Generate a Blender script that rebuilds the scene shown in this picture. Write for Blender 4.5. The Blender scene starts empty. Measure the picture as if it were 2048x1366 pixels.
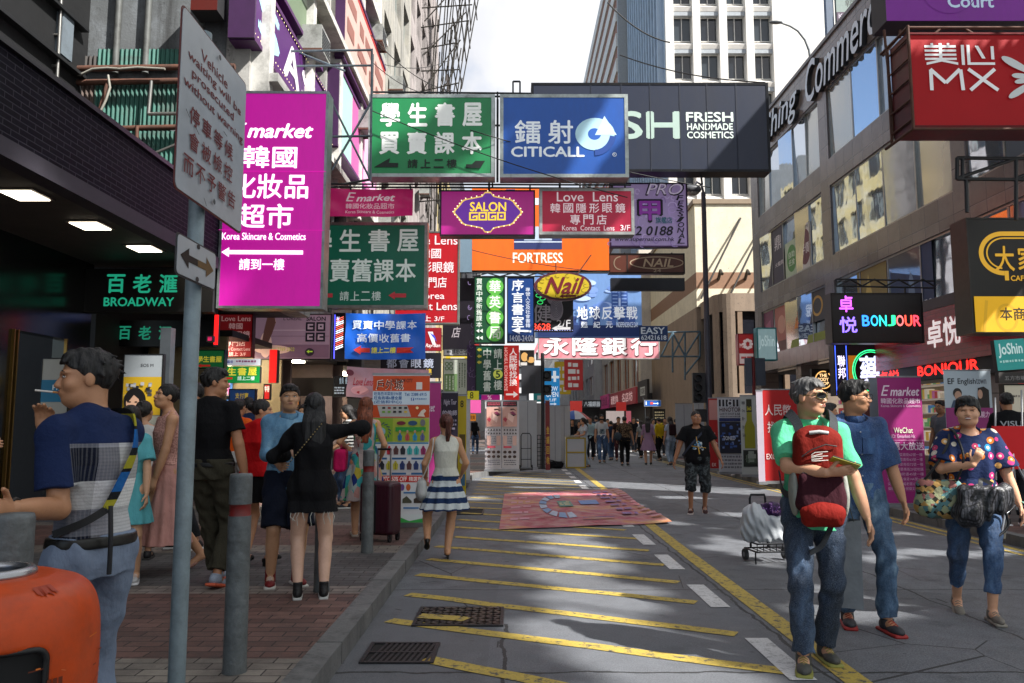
import bpy, math, random
import numpy as np
from mathutils import Vector, Matrix
# ------------------------------------------------------------------ camera, sky, sun, exposure
SC = bpy.context.scene
COL = SC.collection
F, CX, CY, CAMH = 1569.0, 1024.0, 683.0, 1.4
TH = math.atan(165.0 / F)
cam = bpy.data.cameras.new('camera')
cam.sensor_width = 36.0
cam.lens = F / 2048.0 * 36.0
cam.clip_start, cam.clip_end = 0.05, 3000
camo = bpy.data.objects.new('camera', cam)
COL.objects.link(camo)
camo.location = (0, 0, CAMH)
camo.rotation_euler = (math.pi / 2 + TH, 0, 0)
SC.camera = camo
SUN = Vector((0.60, -0.42, 0.69)).normalized()
W = bpy.data.worlds.new('World')
SC.world = W
W.use_nodes = True
wn, wl = W.node_tree.nodes, W.node_tree.links
wbg = wn['Background']
wbg.inputs['Strength'].default_value = 0.11
wsky = wn.new('ShaderNodeTexSky')
wsky.sky_type = 'NISHITA'
wsky.sun_disc = False
wsky.sun_elevation = math.asin(SUN.z)
wsky.sun_rotation = math.atan2(SUN.x, SUN.y)
wtc = wn.new('ShaderNodeTexCoord')
wno = wn.new('ShaderNodeTexNoise')
wno.inputs['Scale'].default_value = 2.3
wno.inputs['Detail'].default_value = 7
wno.inputs['Roughness'].default_value = 0.55
wcr = wn.new('ShaderNodeValToRGB')
wcr.color_ramp.elements[0].position = 0.36
wcr.color_ramp.elements[1].position = 0.49
wmx = wn.new('ShaderNodeMix')
wmx.data_type = 'RGBA'
wl.new(wtc.outputs['Generated'], wno.inputs['Vector'])
wsx = wn.new('ShaderNodeSeparateXYZ')
wl.new(wtc.outputs['Generated'], wsx.inputs[0])
wma = wn.new('ShaderNodeMath')
wma.operation = 'MULTIPLY_ADD'
wl.new(wsx.outputs[0], wma.inputs[0])
wma.inputs[1].default_value = .28
wl.new(wno.outputs['Fac'], wma.inputs[2])
wl.new(wma.outputs[0], wcr.inputs['Fac'])
wl.new(wcr.outputs['Color'], wmx.inputs['Factor'])
wl.new(wsky.outputs['Color'], wmx.inputs[6])
wn2 = wn.new('ShaderNodeTexNoise')
wn2.inputs['Scale'].default_value = 5.0
wn2.inputs['Detail'].default_value = 6
wcl = wn.new('ShaderNodeValToRGB')
wcl.color_ramp.elements[0].position = .35
wcl.color_ramp.elements[0].color = (3.5, 3.55, 3.75, 1)
wcl.color_ramp.elements[1].position = .65
wcl.color_ramp.elements[1].color = (4.9, 4.95, 5.2, 1)
wl.new(wtc.outputs['Generated'], wn2.inputs['Vector'])
wl.new(wn2.outputs['Fac'], wcl.inputs['Fac'])
wl.new(wcl.outputs['Color'], wmx.inputs[7])
wl.new(wmx.outputs[2], wbg.inputs['Color'])
sun = bpy.data.lights.new('sun', 'SUN')
sun.energy = 5.0
sun.angle = math.radians(0.9)
sun.color = (1.0, 0.97, 0.92)
suno = bpy.data.objects.new('sun', sun)
COL.objects.link(suno)
suno.location = (20, -20, 40)
suno.rotation_euler = SUN.to_track_quat('Z', 'Y').to_euler()
SC.view_settings.view_transform = 'Standard'
SC.view_settings.look = 'None'
SC.view_settings.exposure = 1.0
SC.view_settings.gamma = 1.0
SC.cycles.use_denoising = True
SC.cycles.max_bounces = 6
SC.cycles.diffuse_bounces = 3
SC.cycles.glossy_bounces = 3
SC.cycles.transmission_bounces = 3
SC.cycles.sample_clamp_indirect = 4.0
SC.cycles.caustics_reflective = False
SC.cycles.caustics_refractive = False
# ------------------------------------------------------------------ helpers
ST, CT = math.sin(TH), math.cos(TH)
def ray(px, py):
 a, u = (px - CX) / F, (CY - py) / F
 return Vector((a, CT - ST * u, ST + CT * u))
def P(px, py, Y):
 d = ray(px, py)
 return Vector((0, 0, CAMH)) + d * (Y / d.y)
def G(px, py, z=0.0):
 d = ray(px, py)
 return Vector((0, 0, CAMH)) + d * ((z - CAMH) / d.z)
def PX(px, py, X):
 d = ray(px, py)
 return Vector((0, 0, CAMH)) + d * (X / d.x)
def lin(c):
 if isinstance(c, str):
  c = [int(c[i:i + 2], 16) / 255 for i in (0, 2, 4)]
  c = [x / 12.92 if x <= .04045 else ((x + .055) / 1.055) ** 2.4 for x in c]
 return (c[0], c[1], c[2], 1.0)
_M = {}
def nodes_of(name):
 m = bpy.data.materials.new(name)
 m.use_nodes = True
 n, l = m.node_tree.nodes, m.node_tree.links
 return m, n, l, n['Principled BSDF']
def mat(col, rough=.6, var=.18, scale=6.0, bump=0.0, metal=0.0, emit=0.0, bscale=None, stretch=None, spec=.5, ecol=None, dirt=0.0):
 key = (col if isinstance(col, str) else tuple(col), rough, var, scale, bump, metal, emit, bscale, stretch, spec, ecol, dirt)
 if key in _M:
  return _M[key]
 m, n, l, b = nodes_of('surface')
 c = lin(col)
 tc = n.new('ShaderNodeTexCoord')
 co = tc.outputs['Object']
 if stretch:
  mp = n.new('ShaderNodeMapping')
  mp.inputs['Scale'].default_value = stretch
  l.new(co, mp.inputs['Vector'])
  co = mp.outputs['Vector']
 no = n.new('ShaderNodeTexNoise')
 no.inputs['Scale'].default_value = scale
 no.inputs['Detail'].default_value = 5
 no.inputs['Roughness'].default_value = .62
 l.new(co, no.inputs['Vector'])
 mx = n.new('ShaderNodeMix')
 mx.data_type = 'RGBA'
 l.new(no.outputs['Fac'], mx.inputs['Factor'])
 mx.inputs[6].default_value = [max(0, x * (1 - var * 1.6)) for x in c[:3]] + [1]
 mx.inputs[7].default_value = [min(1, x * (1 + var * 1.3)) for x in c[:3]] + [1]
 out = mx.outputs[2]
 if dirt:
  n2 = n.new('ShaderNodeTexNoise')
  n2.inputs['Scale'].default_value = scale * .45
  n2.inputs['Detail'].default_value = 8
  n2.inputs['Roughness'].default_value = .75
  l.new(co, n2.inputs['Vector'])
  r2 = n.new('ShaderNodeValToRGB')
  r2.color_ramp.elements[0].position = .47
  r2.color_ramp.elements[0].color = (0, 0, 0, 1)
  r2.color_ramp.elements[1].position = .66
  r2.color_ramp.elements[1].color = (dirt, dirt, dirt, 1)
  l.new(n2.outputs['Fac'], r2.inputs['Fac'])
  m2 = n.new('ShaderNodeMix')
  m2.data_type = 'RGBA'
  l.new(r2.outputs['Color'], m2.inputs['Factor'])
  l.new(out, m2.inputs[6])
  m2.inputs[7].default_value = (.025, .022, .018, 1)
  out = m2.outputs[2]
 l.new(out, b.inputs['Base Color'])
 b.inputs['Roughness'].default_value = rough
 b.inputs['Metallic'].default_value = metal
 b.inputs['Specular IOR Level'].default_value = spec
 if emit:
  b.inputs['Emission Color'].default_value = lin(ecol) if ecol else c
  b.inputs['Emission Strength'].default_value = emit
 if bump:
  nb = n.new('ShaderNodeTexNoise')
  nb.inputs['Scale'].default_value = bscale or scale * 4
  nb.inputs['Detail'].default_value = 4
  l.new(co, nb.inputs['Vector'])
  bp = n.new('ShaderNodeBump')
  bp.inputs['Strength'].default_value = bump
  bp.inputs['Distance'].default_value = .02
  l.new(nb.outputs['Fac'], bp.inputs['Height'])
  l.new(bp.outputs['Normal'], b.inputs['Normal'])
 _M[key] = m
 return m
class MB:
 """collects polygons, each with a material slot"""
 def __init__(s):
  s.v, s.f, s.m, s.mats, s.sm = [], [], [], [], []
 def slot(s, m):
  if m not in s.mats:
   s.mats.append(m)
  return s.mats.index(m)
 def add(s, vs, fs, m, smooth=False):
  b, k = len(s.v), s.slot(m)
  s.v += [tuple(v) for v in vs]
  for f in fs:
   s.f.append([i + b for i in f])
   s.m.append(k)
   s.sm.append(smooth)
  return s
 def box(s, lo, hi, m, R=None, o=(0, 0, 0)):
  vs = [(x, y, z) for x in (lo[0], hi[0]) for y in (lo[1], hi[1]) for z in (lo[2], hi[2])]
  if R is not None:
   vs = [Vector(o) + R @ Vector(v) for v in vs]
  return s.add(vs, [(0, 1, 3, 2), (4, 6, 7, 5), (0, 4, 5, 1), (2, 3, 7, 6), (0, 2, 6, 4), (1, 5, 7, 3)], m)
 def cbox(s, c, d, m):
  return s.box([c[i] - d[i] / 2 for i in range(3)], [c[i] + d[i] / 2 for i in range(3)], m)
 def quad(s, a, b, c, d, m):
  return s.add([a, b, c, d], [(0, 1, 2, 3)], m)
 def tube(s, pts, r, m, n=8, cap=True, r2=None):
  pts = [Vector(p) for p in pts]
  vs, fs = [], []
  N = len(pts)
  prev = None
  for i, p in enumerate(pts):
   t = (pts[min(i + 1, N - 1)] - pts[max(i - 1, 0)]).normalized()
   ref = Vector((0, 0, 1)) if abs(t.z) < .9 else Vector((1, 0, 0))
   u = t.cross(ref).normalized() if prev is None else (prev - t * prev.dot(t)).normalized()
   prev = u
   w = t.cross(u)
   rr = r if r2 is None else r + (r2 - r) * i / (N - 1)
   for k in range(n):
    a = 2 * math.pi * k / n
    vs.append(p + (u * math.cos(a) + w * math.sin(a)) * rr)
  for i in range(N - 1):
   for k in range(n):
    fs.append((i * n + k, i * n + (k + 1) % n, (i + 1) * n + (k + 1) % n, (i + 1) * n + k))
  s.add(vs, fs, m, True)
  if cap:
   s.add([vs[k] for k in range(n)], [tuple(range(n - 1, -1, -1))], m)
   s.add([vs[(N - 1) * n + k] for k in range(n)], [tuple(range(n))], m)
  return s
 def lathe(s, prof, m, n=24, o=(0, 0, 0), arc=2 * math.pi):
  vs, fs = [], []
  full = arc > 6.28
  cnt = n if full else n + 1
  for (r, z) in prof:
   for k in range(cnt):
    a = arc * k / n
    vs.append((o[0] + r * math.cos(a), o[1] + r * math.sin(a), o[2] + z))
  for i in range(len(prof) - 1):
   for k in range(n):
    k2 = (k + 1) % cnt
    fs.append((i * cnt + k, i * cnt + k2, (i + 1) * cnt + k2, (i + 1) * cnt + k))
  return s.add(vs, fs, m, True)
 def prism(s, poly, axis, a, b, m):
  """poly in the two other axes, extruded along axis from a to b"""
  def mk(p, h):
   q = list(p)
   q.insert(axis, h)
   return q
  n = len(poly)
  vs = [mk(p, a) for p in poly] + [mk(p, b) for p in poly]
  fs = [tuple(range(n)), tuple(range(2 * n - 1, n - 1, -1))] + [(i, (i + 1) % n, n + (i + 1) % n, n + i) for i in range(n)]
  return s.add(vs, fs, m)
 def ell(s, c, r, m, nu=14, nv=9, R=None):
  vs, fs = [], []
  for j in range(nv + 1):
   p = math.pi * j / nv
   for i in range(nu):
    a = 2 * math.pi * i / nu
    v = Vector((r[0] * math.sin(p) * math.cos(a), r[1] * math.sin(p) * math.sin(a), r[2] * math.cos(p)))
    if R is not None:
     v = R @ v
    vs.append(Vector(c) + v)
  for j in range(nv):
   for i in range(nu):
    fs.append((j * nu + i, (j + 1) * nu + i, (j + 1) * nu + (i + 1) % nu, j * nu + (i + 1) % nu))
  return s.add(vs, fs, m, True)
 def build(s, name, parent=None, loc=None, rz=0):
  me = bpy.data.meshes.new(name)
  me.from_pydata(s.v, [], s.f)
  for m in s.mats:
   me.materials.append(m)
  me.polygons.foreach_set('material_index', s.m)
  me.polygons.foreach_set('use_smooth', s.sm)
  me.update()
  o = bpy.data.objects.new(name, me)
  COL.objects.link(o)
  if parent is not None:
   o.parent = parent
  if loc is not None:
   o.location = loc
  if rz:
   o.rotation_euler.z = rz
  return o
def tag(o, label=None, cat=None, group=None, kind=None):
 if label: o['label'] = label
 if cat: o['category'] = cat
 if group: o['group'] = group
 if kind: o['kind'] = kind
 return o
def thing(name, label, cat, loc=(0, 0, 0), rz=0, group=None):
 o = bpy.data.objects.new(name, None)
 COL.objects.link(o)
 o.empty_display_size = .2
 o.location = loc
 o.rotation_euler.z = rz
 return tag(o, label, cat, group)
def copy_tree(o, parent=None):
 c = o.copy()
 COL.objects.link(c)
 if parent is not None:
  c.parent = parent
 for ch in list(o.children):
  copy_tree(ch, c)
 return c
_T = {}
def glyphs(s, bold=0.0, shear=0.0):
 key = (s, bold, shear)
 if key not in _T:
  c = bpy.data.curves.new('text', 'FONT')
  c.body = s
  c.offset = bold
  c.shear = shear
  c.resolution_u = 3
  o = bpy.data.objects.new('text', c)
  me = bpy.data.meshes.new_from_object(o)
  nv = len(me.vertices)
  co = np.zeros(nv * 3, np.float32)
  me.vertices.foreach_get('co', co)
  co = co.reshape(-1, 3)[:, :2]
  fs = [tuple(p.vertices) for p in me.polygons]
  bpy.data.objects.remove(o)
  bpy.data.curves.remove(c)
  bpy.data.meshes.remove(me)
  lo, hi = co.min(0), co.max(0)
  _T[key] = ((co - lo) / np.maximum(hi - lo, 1e-6), fs, (hi - lo))
 return _T[key]
random.seed(4)
rnd = random.uniform
# ------------------------------------------------------------------ signboards
def lin_mat(col, em=0.0, rough=.5):
 return mat(col, rough, .10, 3.0, 0, 0, em, None, None, .4)
class Art:
 """flat lettering and artwork laid on a board; coordinates are board pixels (x right, y down) mapped by fn"""
 def __init__(s, fn, em=0.0):
  s.mb, s.fn, s.k, s.em = MB(), fn, 0, em
 def off(s):
  s.k += 1
  return .004 + .0012 * s.k
 def poly(s, col, pts, em=None):
  h = s.off()
  s.mb.add([s.fn(x, y, h) for x, y in pts], [tuple(range(len(pts)))], lin_mat(col, s.em if em is None else em))
 def rect(s, col, x0, y0, x1, y1, em=None):
  s.poly(col, [(x0, y0), (x0, y1), (x1, y1), (x1, y0)], em)
 def ell(s, col, cx, cy, rx, ry, em=None, a0=0, a1=360, n=28):
  s.poly(col, [(cx + rx * math.cos(math.radians(a0 + (a1 - a0) * i / n)), cy + ry * math.sin(math.radians(a0 + (a1 - a0) * i / n))) for i in range(n if a1 - a0 >= 360 else n + 1)], em)
 def ring(s, col, cx, cy, rx, ry, w, em=None, a0=0, a1=360, n=36):
  h, m = s.off(), lin_mat(col, s.em if em is None else em)
  vs, fs = [], []
  for i in range(n + 1):
   a = math.radians(a0 + (a1 - a0) * i / n)
   vs += [s.fn(cx + rx * math.cos(a), cy + ry * math.sin(a), h), s.fn(cx + (rx - w) * math.cos(a), cy + (ry - w) * math.sin(a), h)]
  for i in range(n):
   fs.append((2 * i, 2 * i + 1, 2 * i + 3, 2 * i + 2))
  s.mb.add(vs, fs, m)
 def line(s, col, pts, w, em=None):
  for (x0, y0), (x1, y1) in zip(pts, pts[1:]):
   dx, dy = x1 - x0, y1 - y0
   L = math.hypot(dx, dy) or 1
   nx, ny = -dy / L * w / 2, dx / L * w / 2
   s.poly(col, [(x0 + nx, y0 + ny), (x1 + nx, y1 + ny), (x1 - nx, y1 - ny), (x0 - nx, y0 - ny)], em)
 def arrow(s, col, x0, y0, x1, y1, w, hl, hw, em=None):
  dx, dy = x1 - x0, y1 - y0
  L = math.hypot(dx, dy)
  ux, uy = dx / L, dy / L
  q = lambda a, b: (x0 + ux * a - uy * b, y0 + uy * a + ux * b)
  s.poly(col, [q(0, w / 2), q(L - hl, w / 2), q(L - hl, hw / 2), q(L, 0), q(L - hl, -hw / 2), q(L - hl, -w / 2), q(0, -w / 2)], em)
 def text(s, t, x0, y0, x1, y1, col, b=.012, sh=0.0, em=None, v=False, rot=False, flip=False):
  m = lin_mat(col, s.em if em is None else em)
  if v:
   n = len(t)
   H = (y1 - y0) / n
   for i, ch in enumerate(t):
    s.text(ch, x0, y0 + i * H + H * .06, x1, y0 + (i + 1) * H - H * .06, col, b, sh, em)
   return
  co, fs, ex = glyphs(t, 0.0, sh)
  if len(t) == 1 and ex[1] < .3 * ex[0]:
   ym, hh = (y0 + y1) / 2, (x1 - x0) * ex[1] / ex[0] / 2
   y0, y1 = ym - hh, ym + hh
  sx_, sy_ = (x1 - x0) / max(ex[0], 1e-6), (y1 - y0) / max(ex[1], 1e-6)
  if rot: sx_, sy_ = (y1 - y0) / max(ex[0], 1e-6), (x1 - x0) / max(ex[1], 1e-6)
  bb = min(b * .75, .03)
  shifts = [(0, 0)] if bb < .006 else [(bb, 0), (-bb, 0), (0, bb), (0, -bb)] + ([(0, 0)] if bb > .02 else [])
  for (dx, dy) in shifts:
   h = s.off()
   s.k -= .8
   if rot:
    vs = [s.fn(x1 - c[1] * (x1 - x0) + dy * sy_, y0 + c[0] * (y1 - y0) + dx * sx_, h) for c in co]
   else:
    vs = [s.fn(x0 + c[0] * (x1 - x0) + dx * sx_, y1 - c[1] * (y1 - y0) + dy * sy_, h) for c in co]
   s.mb.add(vs, fs, m)
  s.k += .4
  return
 def row(s, t, x0, y0, x1, y1, col, gap=.2, **k):
  n = len(t)
  w = (x1 - x0) / (n - gap)
  for i, ch in enumerate(t):
   if ch != ' ':
    s.text(ch, x0 + i * w, y0, x0 + i * w + w * (1 - gap), y1, col, **k)
def board(name, label, cat, rect, Y, bg, art=None, fr=None, dep=.18, em=0.0, grp=None, fw=4, yaw=0.0, roll=0.0, bmat=None, back='2a2a2c', wave=0, rods=None, aem=None):
 """a signboard facing the camera; rect = photo pixels, Y = its distance down the street"""
 x0, y0, x1, y1 = rect
 cx, cy = (x0 + x1) / 2, (y0 + y1) / 2
 c = P(cx, cy, Y)
 s = (Y * CT + (c.z - CAMH) * ST) / F
 hw, hh = (x1 - x0) / 2 * s, (y1 - y0) / 2 * s
 root = thing(name, label, cat, c, 0, grp)
 root.rotation_euler = (0, math.radians(roll), math.radians(yaw))
 bm = bmat or mat(bg, .38, .14, 2.2, .12, 0, em, 2.6, (1, 1, .3), .45, None, .24)
 bk = mat(back, .6, .2)
 p = MB()
 if wave:
  nx, nz = 26, 8
  rw = random.Random(int(x0 * 7 + y0))
  ph = [rw.uniform(0, 6) for _ in range(4)]
  vs, fs = [], []
  def wf(u, v):
   return wave * (math.sin(u * 9 + v * 5 + ph[0]) * .5 + math.sin(u * 17 - v * 8 + ph[1]) * .3 + math.sin(v * 11 + u * 4 + ph[2]) * .25)
  for j in range(nz + 1):
   for i in range(nx + 1):
    u, v = i / nx, j / nz
    sag = .02 * hw * 4 * u * (1 - u) * (1 if j in (0, nz) else .8)
    vs.append(((u * 2 - 1) * hw, -dep / 2 + wf(u, v), (1 - 2 * v) * hh - sag))
  for j in range(nz):
   for i in range(nx):
    fs.append((j * (nx + 1) + i, (j + 1) * (nx + 1) + i, (j + 1) * (nx + 1) + i + 1, j * (nx + 1) + i + 1))
  p.add(vs, fs, bm, True)
  p.build('cloth', root)
  def fn(x, y, h):
   u, v = (x - x0) / (x1 - x0), (y - y0) / (y1 - y0)
   sag = .02 * hw * 4 * u * (1 - u) * .8
   return ((u * 2 - 1) * hw, -dep / 2 + wf(u, v) - h * 2.2 - .006, (1 - 2 * v) * hh - sag)
 else:
  a, b, h = hw - (fw * s if fr else 0), hh - (fw * s if fr else 0), dep / 2
  p.box((-a, -h, -b), (a, -h + .01, b), bm)
  p.box((-a, -h + .012, -b), (a, h, b), bk)
  p.build('panel', root)
  def fn(x, y, hh_):
   return ((x - cx) * s, -dep / 2 - hh_, (cy - y) * s)
 if fr:
  q = MB()
  fm = mat(fr, .35, .3, 5, metal=.6, dirt=.5)
  t, h = fw * s, dep / 2 + .012
  q.box((-hw, -h, -hh), (-hw + t, h, hh), fm)
  q.box((hw - t, -h, -hh), (hw, h, hh), fm)
  q.box((-hw + t, -h, hh - t), (hw - t, h, hh), fm)
  q.box((-hw + t, -h, -hh), (hw - t, h, -hh + t), fm)
  q.build('frame', root)
 if art:
  A = Art(fn, em if aem is None else aem)
  art(A)
  A.mb.build('lettering', root)
 if rods:
  q = MB()
  for (ax, ay, bx, by) in rods:
   q.tube([((ax - cx) * s, .02, (cy - ay) * s), ((bx - cx) * s, .02, (cy - by) * s)], .028, mat('3a3d40', .5, .3, metal=.4), 6)
  q.build('bracket', root)
 return root
def T(*rows):
 def f(A):
  for r in rows:
   k = r[6] if len(r) > 6 else {}
   A.text(r[0], r[1], r[2], r[3], r[4], r[5], **k)
 return f
# ------------------------------------------------------------------ ground
def mathn(n, l, op, a, b=None, c=None):
 q = n.new('ShaderNodeMath')
 q.operation = op
 for i, x in enumerate((a, b, c)):
  if x is None:
   continue
  if isinstance(x, (int, float)):
   q.inputs[i].default_value = x
  else:
   l.new(x, q.inputs[i])
 return q.outputs[0]
def noise(n, l, co, scale, detail=5, rough=.6):
 q = n.new('ShaderNodeTexNoise')
 q.inputs['Scale'].default_value = scale
 q.inputs['Detail'].default_value = detail
 q.inputs['Roughness'].default_value = rough
 l.new(co, q.inputs['Vector'])
 return q.outputs['Fac']
def ramp(n, l, fac, stops, const=False):
 q = n.new('ShaderNodeValToRGB')
 r = q.color_ramp
 r.interpolation = 'CONSTANT' if const else 'LINEAR'
 while len(r.elements) < len(stops):
  r.elements.new(.5)
 for e, (p, c) in zip(r.elements, stops):
  e.position = p
  e.color = lin(c) if not isinstance(c, (int, float)) else (c, c, c, 1)
 l.new(fac, q.inputs['Fac'])
 return q.outputs['Color']
def mixc(n, l, f, a, b, mode='MIX'):
 q = n.new('ShaderNodeMix')
 q.data_type = 'RGBA'
 q.blend_type = mode
 for i, x in ((0, f), (6, a), (7, b)):
  if isinstance(x, (int, float)):
   q.inputs[i].default_value = x
  elif isinstance(x, (tuple, list, str)):
   q.inputs[i].default_value = lin(x)
  else:
   l.new(x, q.inputs[i])
 return q.outputs[2]
def bumpn(n, l, b, h, st=.4, dist=.01):
 q = n.new('ShaderNodeBump')
 q.inputs['Strength'].default_value = st
 q.inputs['Distance'].default_value = dist
 l.new(h, q.inputs['Height'])
 l.new(q.outputs['Normal'], b.inputs['Normal'])
def brick(n, l, co, w, h, mort, off=.5):
 q = n.new('ShaderNodeTexBrick')
 q.offset = off
 q.inputs['Scale'].default_value = 1
 q.inputs['Brick Width'].default_value = w
 q.inputs['Row Height'].default_value = h
 q.inputs['Mortar Size'].default_value = mort
 q.inputs['Mortar Smooth'].default_value = .3
 q.inputs['Color1'].default_value = (0, 0, 0, 1)
 q.inputs['Color2'].default_value = (1, 1, 1, 1)
 q.inputs['Mortar'].default_value = (.5, .5, .5, 1)
 l.new(co, q.inputs['Vector'])
 return q
def road_material():
 m, n, l, b = nodes_of('asphalt')
 tc = n.new('ShaderNodeTexCoord').outputs['Object']
 sx = n.new('ShaderNodeSeparateXYZ')
 l.new(tc, sx.inputs[0])
 x, y = sx.outputs[0], sx.outputs[1]
 base = mixc(n, l, noise(n, l, tc, .55, 6, .7), (.034, .038, .045), (.110, .119, .136))
 base = mixc(n, l, ramp(n, l, noise(n, l, tc, 5.5, 6, .7), [(.38, 0), (.68, .6)]), base, (.165, .175, .195))
 base = mixc(n, l, ramp(n, l, noise(n, l, tc, 85, 3, .8), [(.40, 0), (.66, 1)]), base, mixc(n, l, .55, base, (.30, .31, .33)))
 stain = ramp(n, l, noise(n, l, tc, 1.7, 8, .72), [(.55, 0), (.7, .7)])
 base = mixc(n, l, stain, base, (.032, .034, .037))
 gum = n.new('ShaderNodeTexVoronoi')
 gum.inputs['Scale'].default_value = 4.5
 l.new(tc, gum.inputs['Vector'])
 gs = n.new('ShaderNodeSeparateColor')
 l.new(gum.outputs['Color'], gs.inputs[0])
 spot = mathn(n, l, 'MULTIPLY', mathn(n, l, 'LESS_THAN', gum.outputs['Distance'], mathn(n, l, 'MULTIPLY', gs.outputs[1], .13)), mathn(n, l, 'GREATER_THAN', gs.outputs[0], .55))
 base = mixc(n, l, mathn(n, l, 'MULTIPLY', spot, .7), base, (.022, .022, .022))
 pa = n.new('ShaderNodeTexVoronoi')
 pa.inputs['Scale'].default_value = .42
 l.new(tc, pa.inputs['Vector'])
 ps = n.new('ShaderNodeSeparateColor')
 l.new(pa.outputs['Color'], ps.inputs[0])
 base = mixc(n, l, mathn(n, l, 'MULTIPLY', mathn(n, l, 'GREATER_THAN', ps.outputs[0], .6), .28), base, (.045, .047, .05))
 mp = n.new('ShaderNodeMapping')
 mp.inputs['Scale'].default_value = (1.6, .35, 1)
 l.new(tc, mp.inputs['Vector'])
 bay = mathn(n, l, 'MULTIPLY', mathn(n, l, 'LESS_THAN', x, 1.72), mathn(n, l, 'LESS_THAN', y, 6.9))
 base = mixc(n, l, mathn(n, l, 'MULTIPLY', bay, ramp(n, l, noise(n, l, mp.outputs[0], 1.3, 6, .7), [(.3, .15), (.7, .8)])), base, (.14, .149, .165))
 wob = mathn(n, l, 'MULTIPLY', mathn(n, l, 'SUBTRACT', noise(n, l, tc, 3.0, 4), .5), .12)
 def jl(v, at, w):
  return mathn(n, l, 'LESS_THAN', mathn(n, l, 'ABSOLUTE', mathn(n, l, 'SUBTRACT', mathn(n, l, 'ADD', v, wob), at)), w)
 j = jl(x, 1.76, .012)
 for v, at, w in ((x, 3.35, .011), (y, 4.62, .013), (y, 6.85, .010), (y, 11.6, .010), (y, 16.5, .012), (y, 22.0, .013), (y, 28.0, .013)):
  j = mathn(n, l, 'MAXIMUM', j, jl(v, at, w))
 j = mathn(n, l, 'MAXIMUM', j, mathn(n, l, 'MULTIPLY', jl(x, -.05, .012), mathn(n, l, 'LESS_THAN', y, 5.7)))
 vo = n.new('ShaderNodeTexVoronoi')
 vo.feature = 'DISTANCE_TO_EDGE'
 vo.inputs['Scale'].default_value = .55
 mp2 = n.new('ShaderNodeMix')
 mp2.data_type = 'VECTOR'
 l.new(tc, vo.inputs['Vector'])
 crack = mathn(n, l, 'MULTIPLY', mathn(n, l, 'LESS_THAN', vo.outputs['Distance'], .0025), mathn(n, l, 'GREATER_THAN', noise(n, l, tc, .6, 3), .52))
 j = mathn(n, l, 'MAXIMUM', j, crack)
 base = mixc(n, l, mathn(n, l, 'MULTIPLY', j, .85), base, (.014, .014, .014))
 l.new(base, b.inputs['Base Color'])
 l.new(ramp(n, l, noise(n, l, tc, 1.1, 5), [(.3, .5), (.7, .85)]), b.inputs['Roughness'])
 bumpn(n, l, b, mathn(n, l, 'SUBTRACT', noise(n, l, tc, 110, 4, .75), mathn(n, l, 'MULTIPLY', j, 2.0)), .8, .008)
 return m
def paving_material():
 m, n, l, b = nodes_of('paving')
 tc = n.new('ShaderNodeTexCoord').outputs['Object']
 sx = n.new('ShaderNodeSeparateXYZ')
 l.new(tc, sx.inputs[0])
 y = sx.outputs[1]
 br = brick(n, l, tc, .215, .107, .0045)
 fr = mathn(n, l, 'FRACT', mathn(n, l, 'DIVIDE', mathn(n, l, 'ADD', y, 40.5 - 4.47), 4.05))
 ca = ramp(n, l, fr, [(0, (.115, .056, .046)), (.407, (.20, .172, .148)), (.48, (.066, .065, .067)), (.88, (.185, .160, .138))], True)
 cb = ramp(n, l, fr, [(0, (.205, .108, .088)), (.407, (.29, .25, .22)), (.48, (.115, .112, .112)), (.88, (.27, .24, .20))], True)
 base = mixc(n, l, br.outputs['Color'], ca, cb)
 base = mixc(n, l, ramp(n, l, noise(n, l, tc, 1.3, 8, .75), [(.42, 0), (.72, .8)]), base, (.035, .031, .029))
 base = mixc(n, l, ramp(n, l, noise(n, l, tc, 9, 5, .7), [(.5, 0), (.75, .5)]), base, (.05, .045, .042))
 base = mixc(n, l, br.outputs['Fac'], base, (.018, .016, .015))
 l.new(base, b.inputs['Base Color'])
 b.inputs['Roughness'].default_value = .72
 bumpn(n, l, b, mathn(n, l, 'SUBTRACT', mathn(n, l, 'MULTIPLY', noise(n, l, tc, 60, 4), .35), br.outputs['Fac']), .7, .008)
 return m
def tile_material(axes, w, h, c1, c2, cm, mort=.006, rough=.35, off=.0, dirt=.5, bump=.4, spec=.5, nscale=3.0):
 m, n, l, b = nodes_of('tiles')
 tc = n.new('ShaderNodeTexCoord').outputs['Object']
 sx = n.new('ShaderNodeSeparateXYZ')
 l.new(tc, sx.inputs[0])
 cb = n.new('ShaderNodeCombineXYZ')
 l.new(sx.outputs['XYZ'.index(axes[0])], cb.inputs[0])
 l.new(sx.outputs['XYZ'.index(axes[1])], cb.inputs[1])
 br = brick(n, l, cb.outputs[0], w, h, mort, off)
 base = mixc(n, l, br.outputs['Color'], c1, c2)
 base = mixc(n, l, ramp(n, l, noise(n, l, tc, nscale * 30, 3), [(.3, 0), (.7, .35)]), base, [x * .6 for x in lin(c1)[:3]])
 base = mixc(n, l, ramp(n, l, noise(n, l, tc, nscale * .5, 7, .75), [(.48, 0), (.75, dirt)]), base, (.03, .028, .026))
 base = mixc(n, l, br.outputs['Fac'], base, cm)
 l.new(base, b.inputs['Base Color'])
 b.inputs['Roughness'].default_value = rough
 b.inputs['Specular IOR Level'].default_value = spec
 bumpn(n, l, b, mathn(n, l, 'MULTIPLY', br.outputs['Fac'], -1), bump, .01)
 return m
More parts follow.
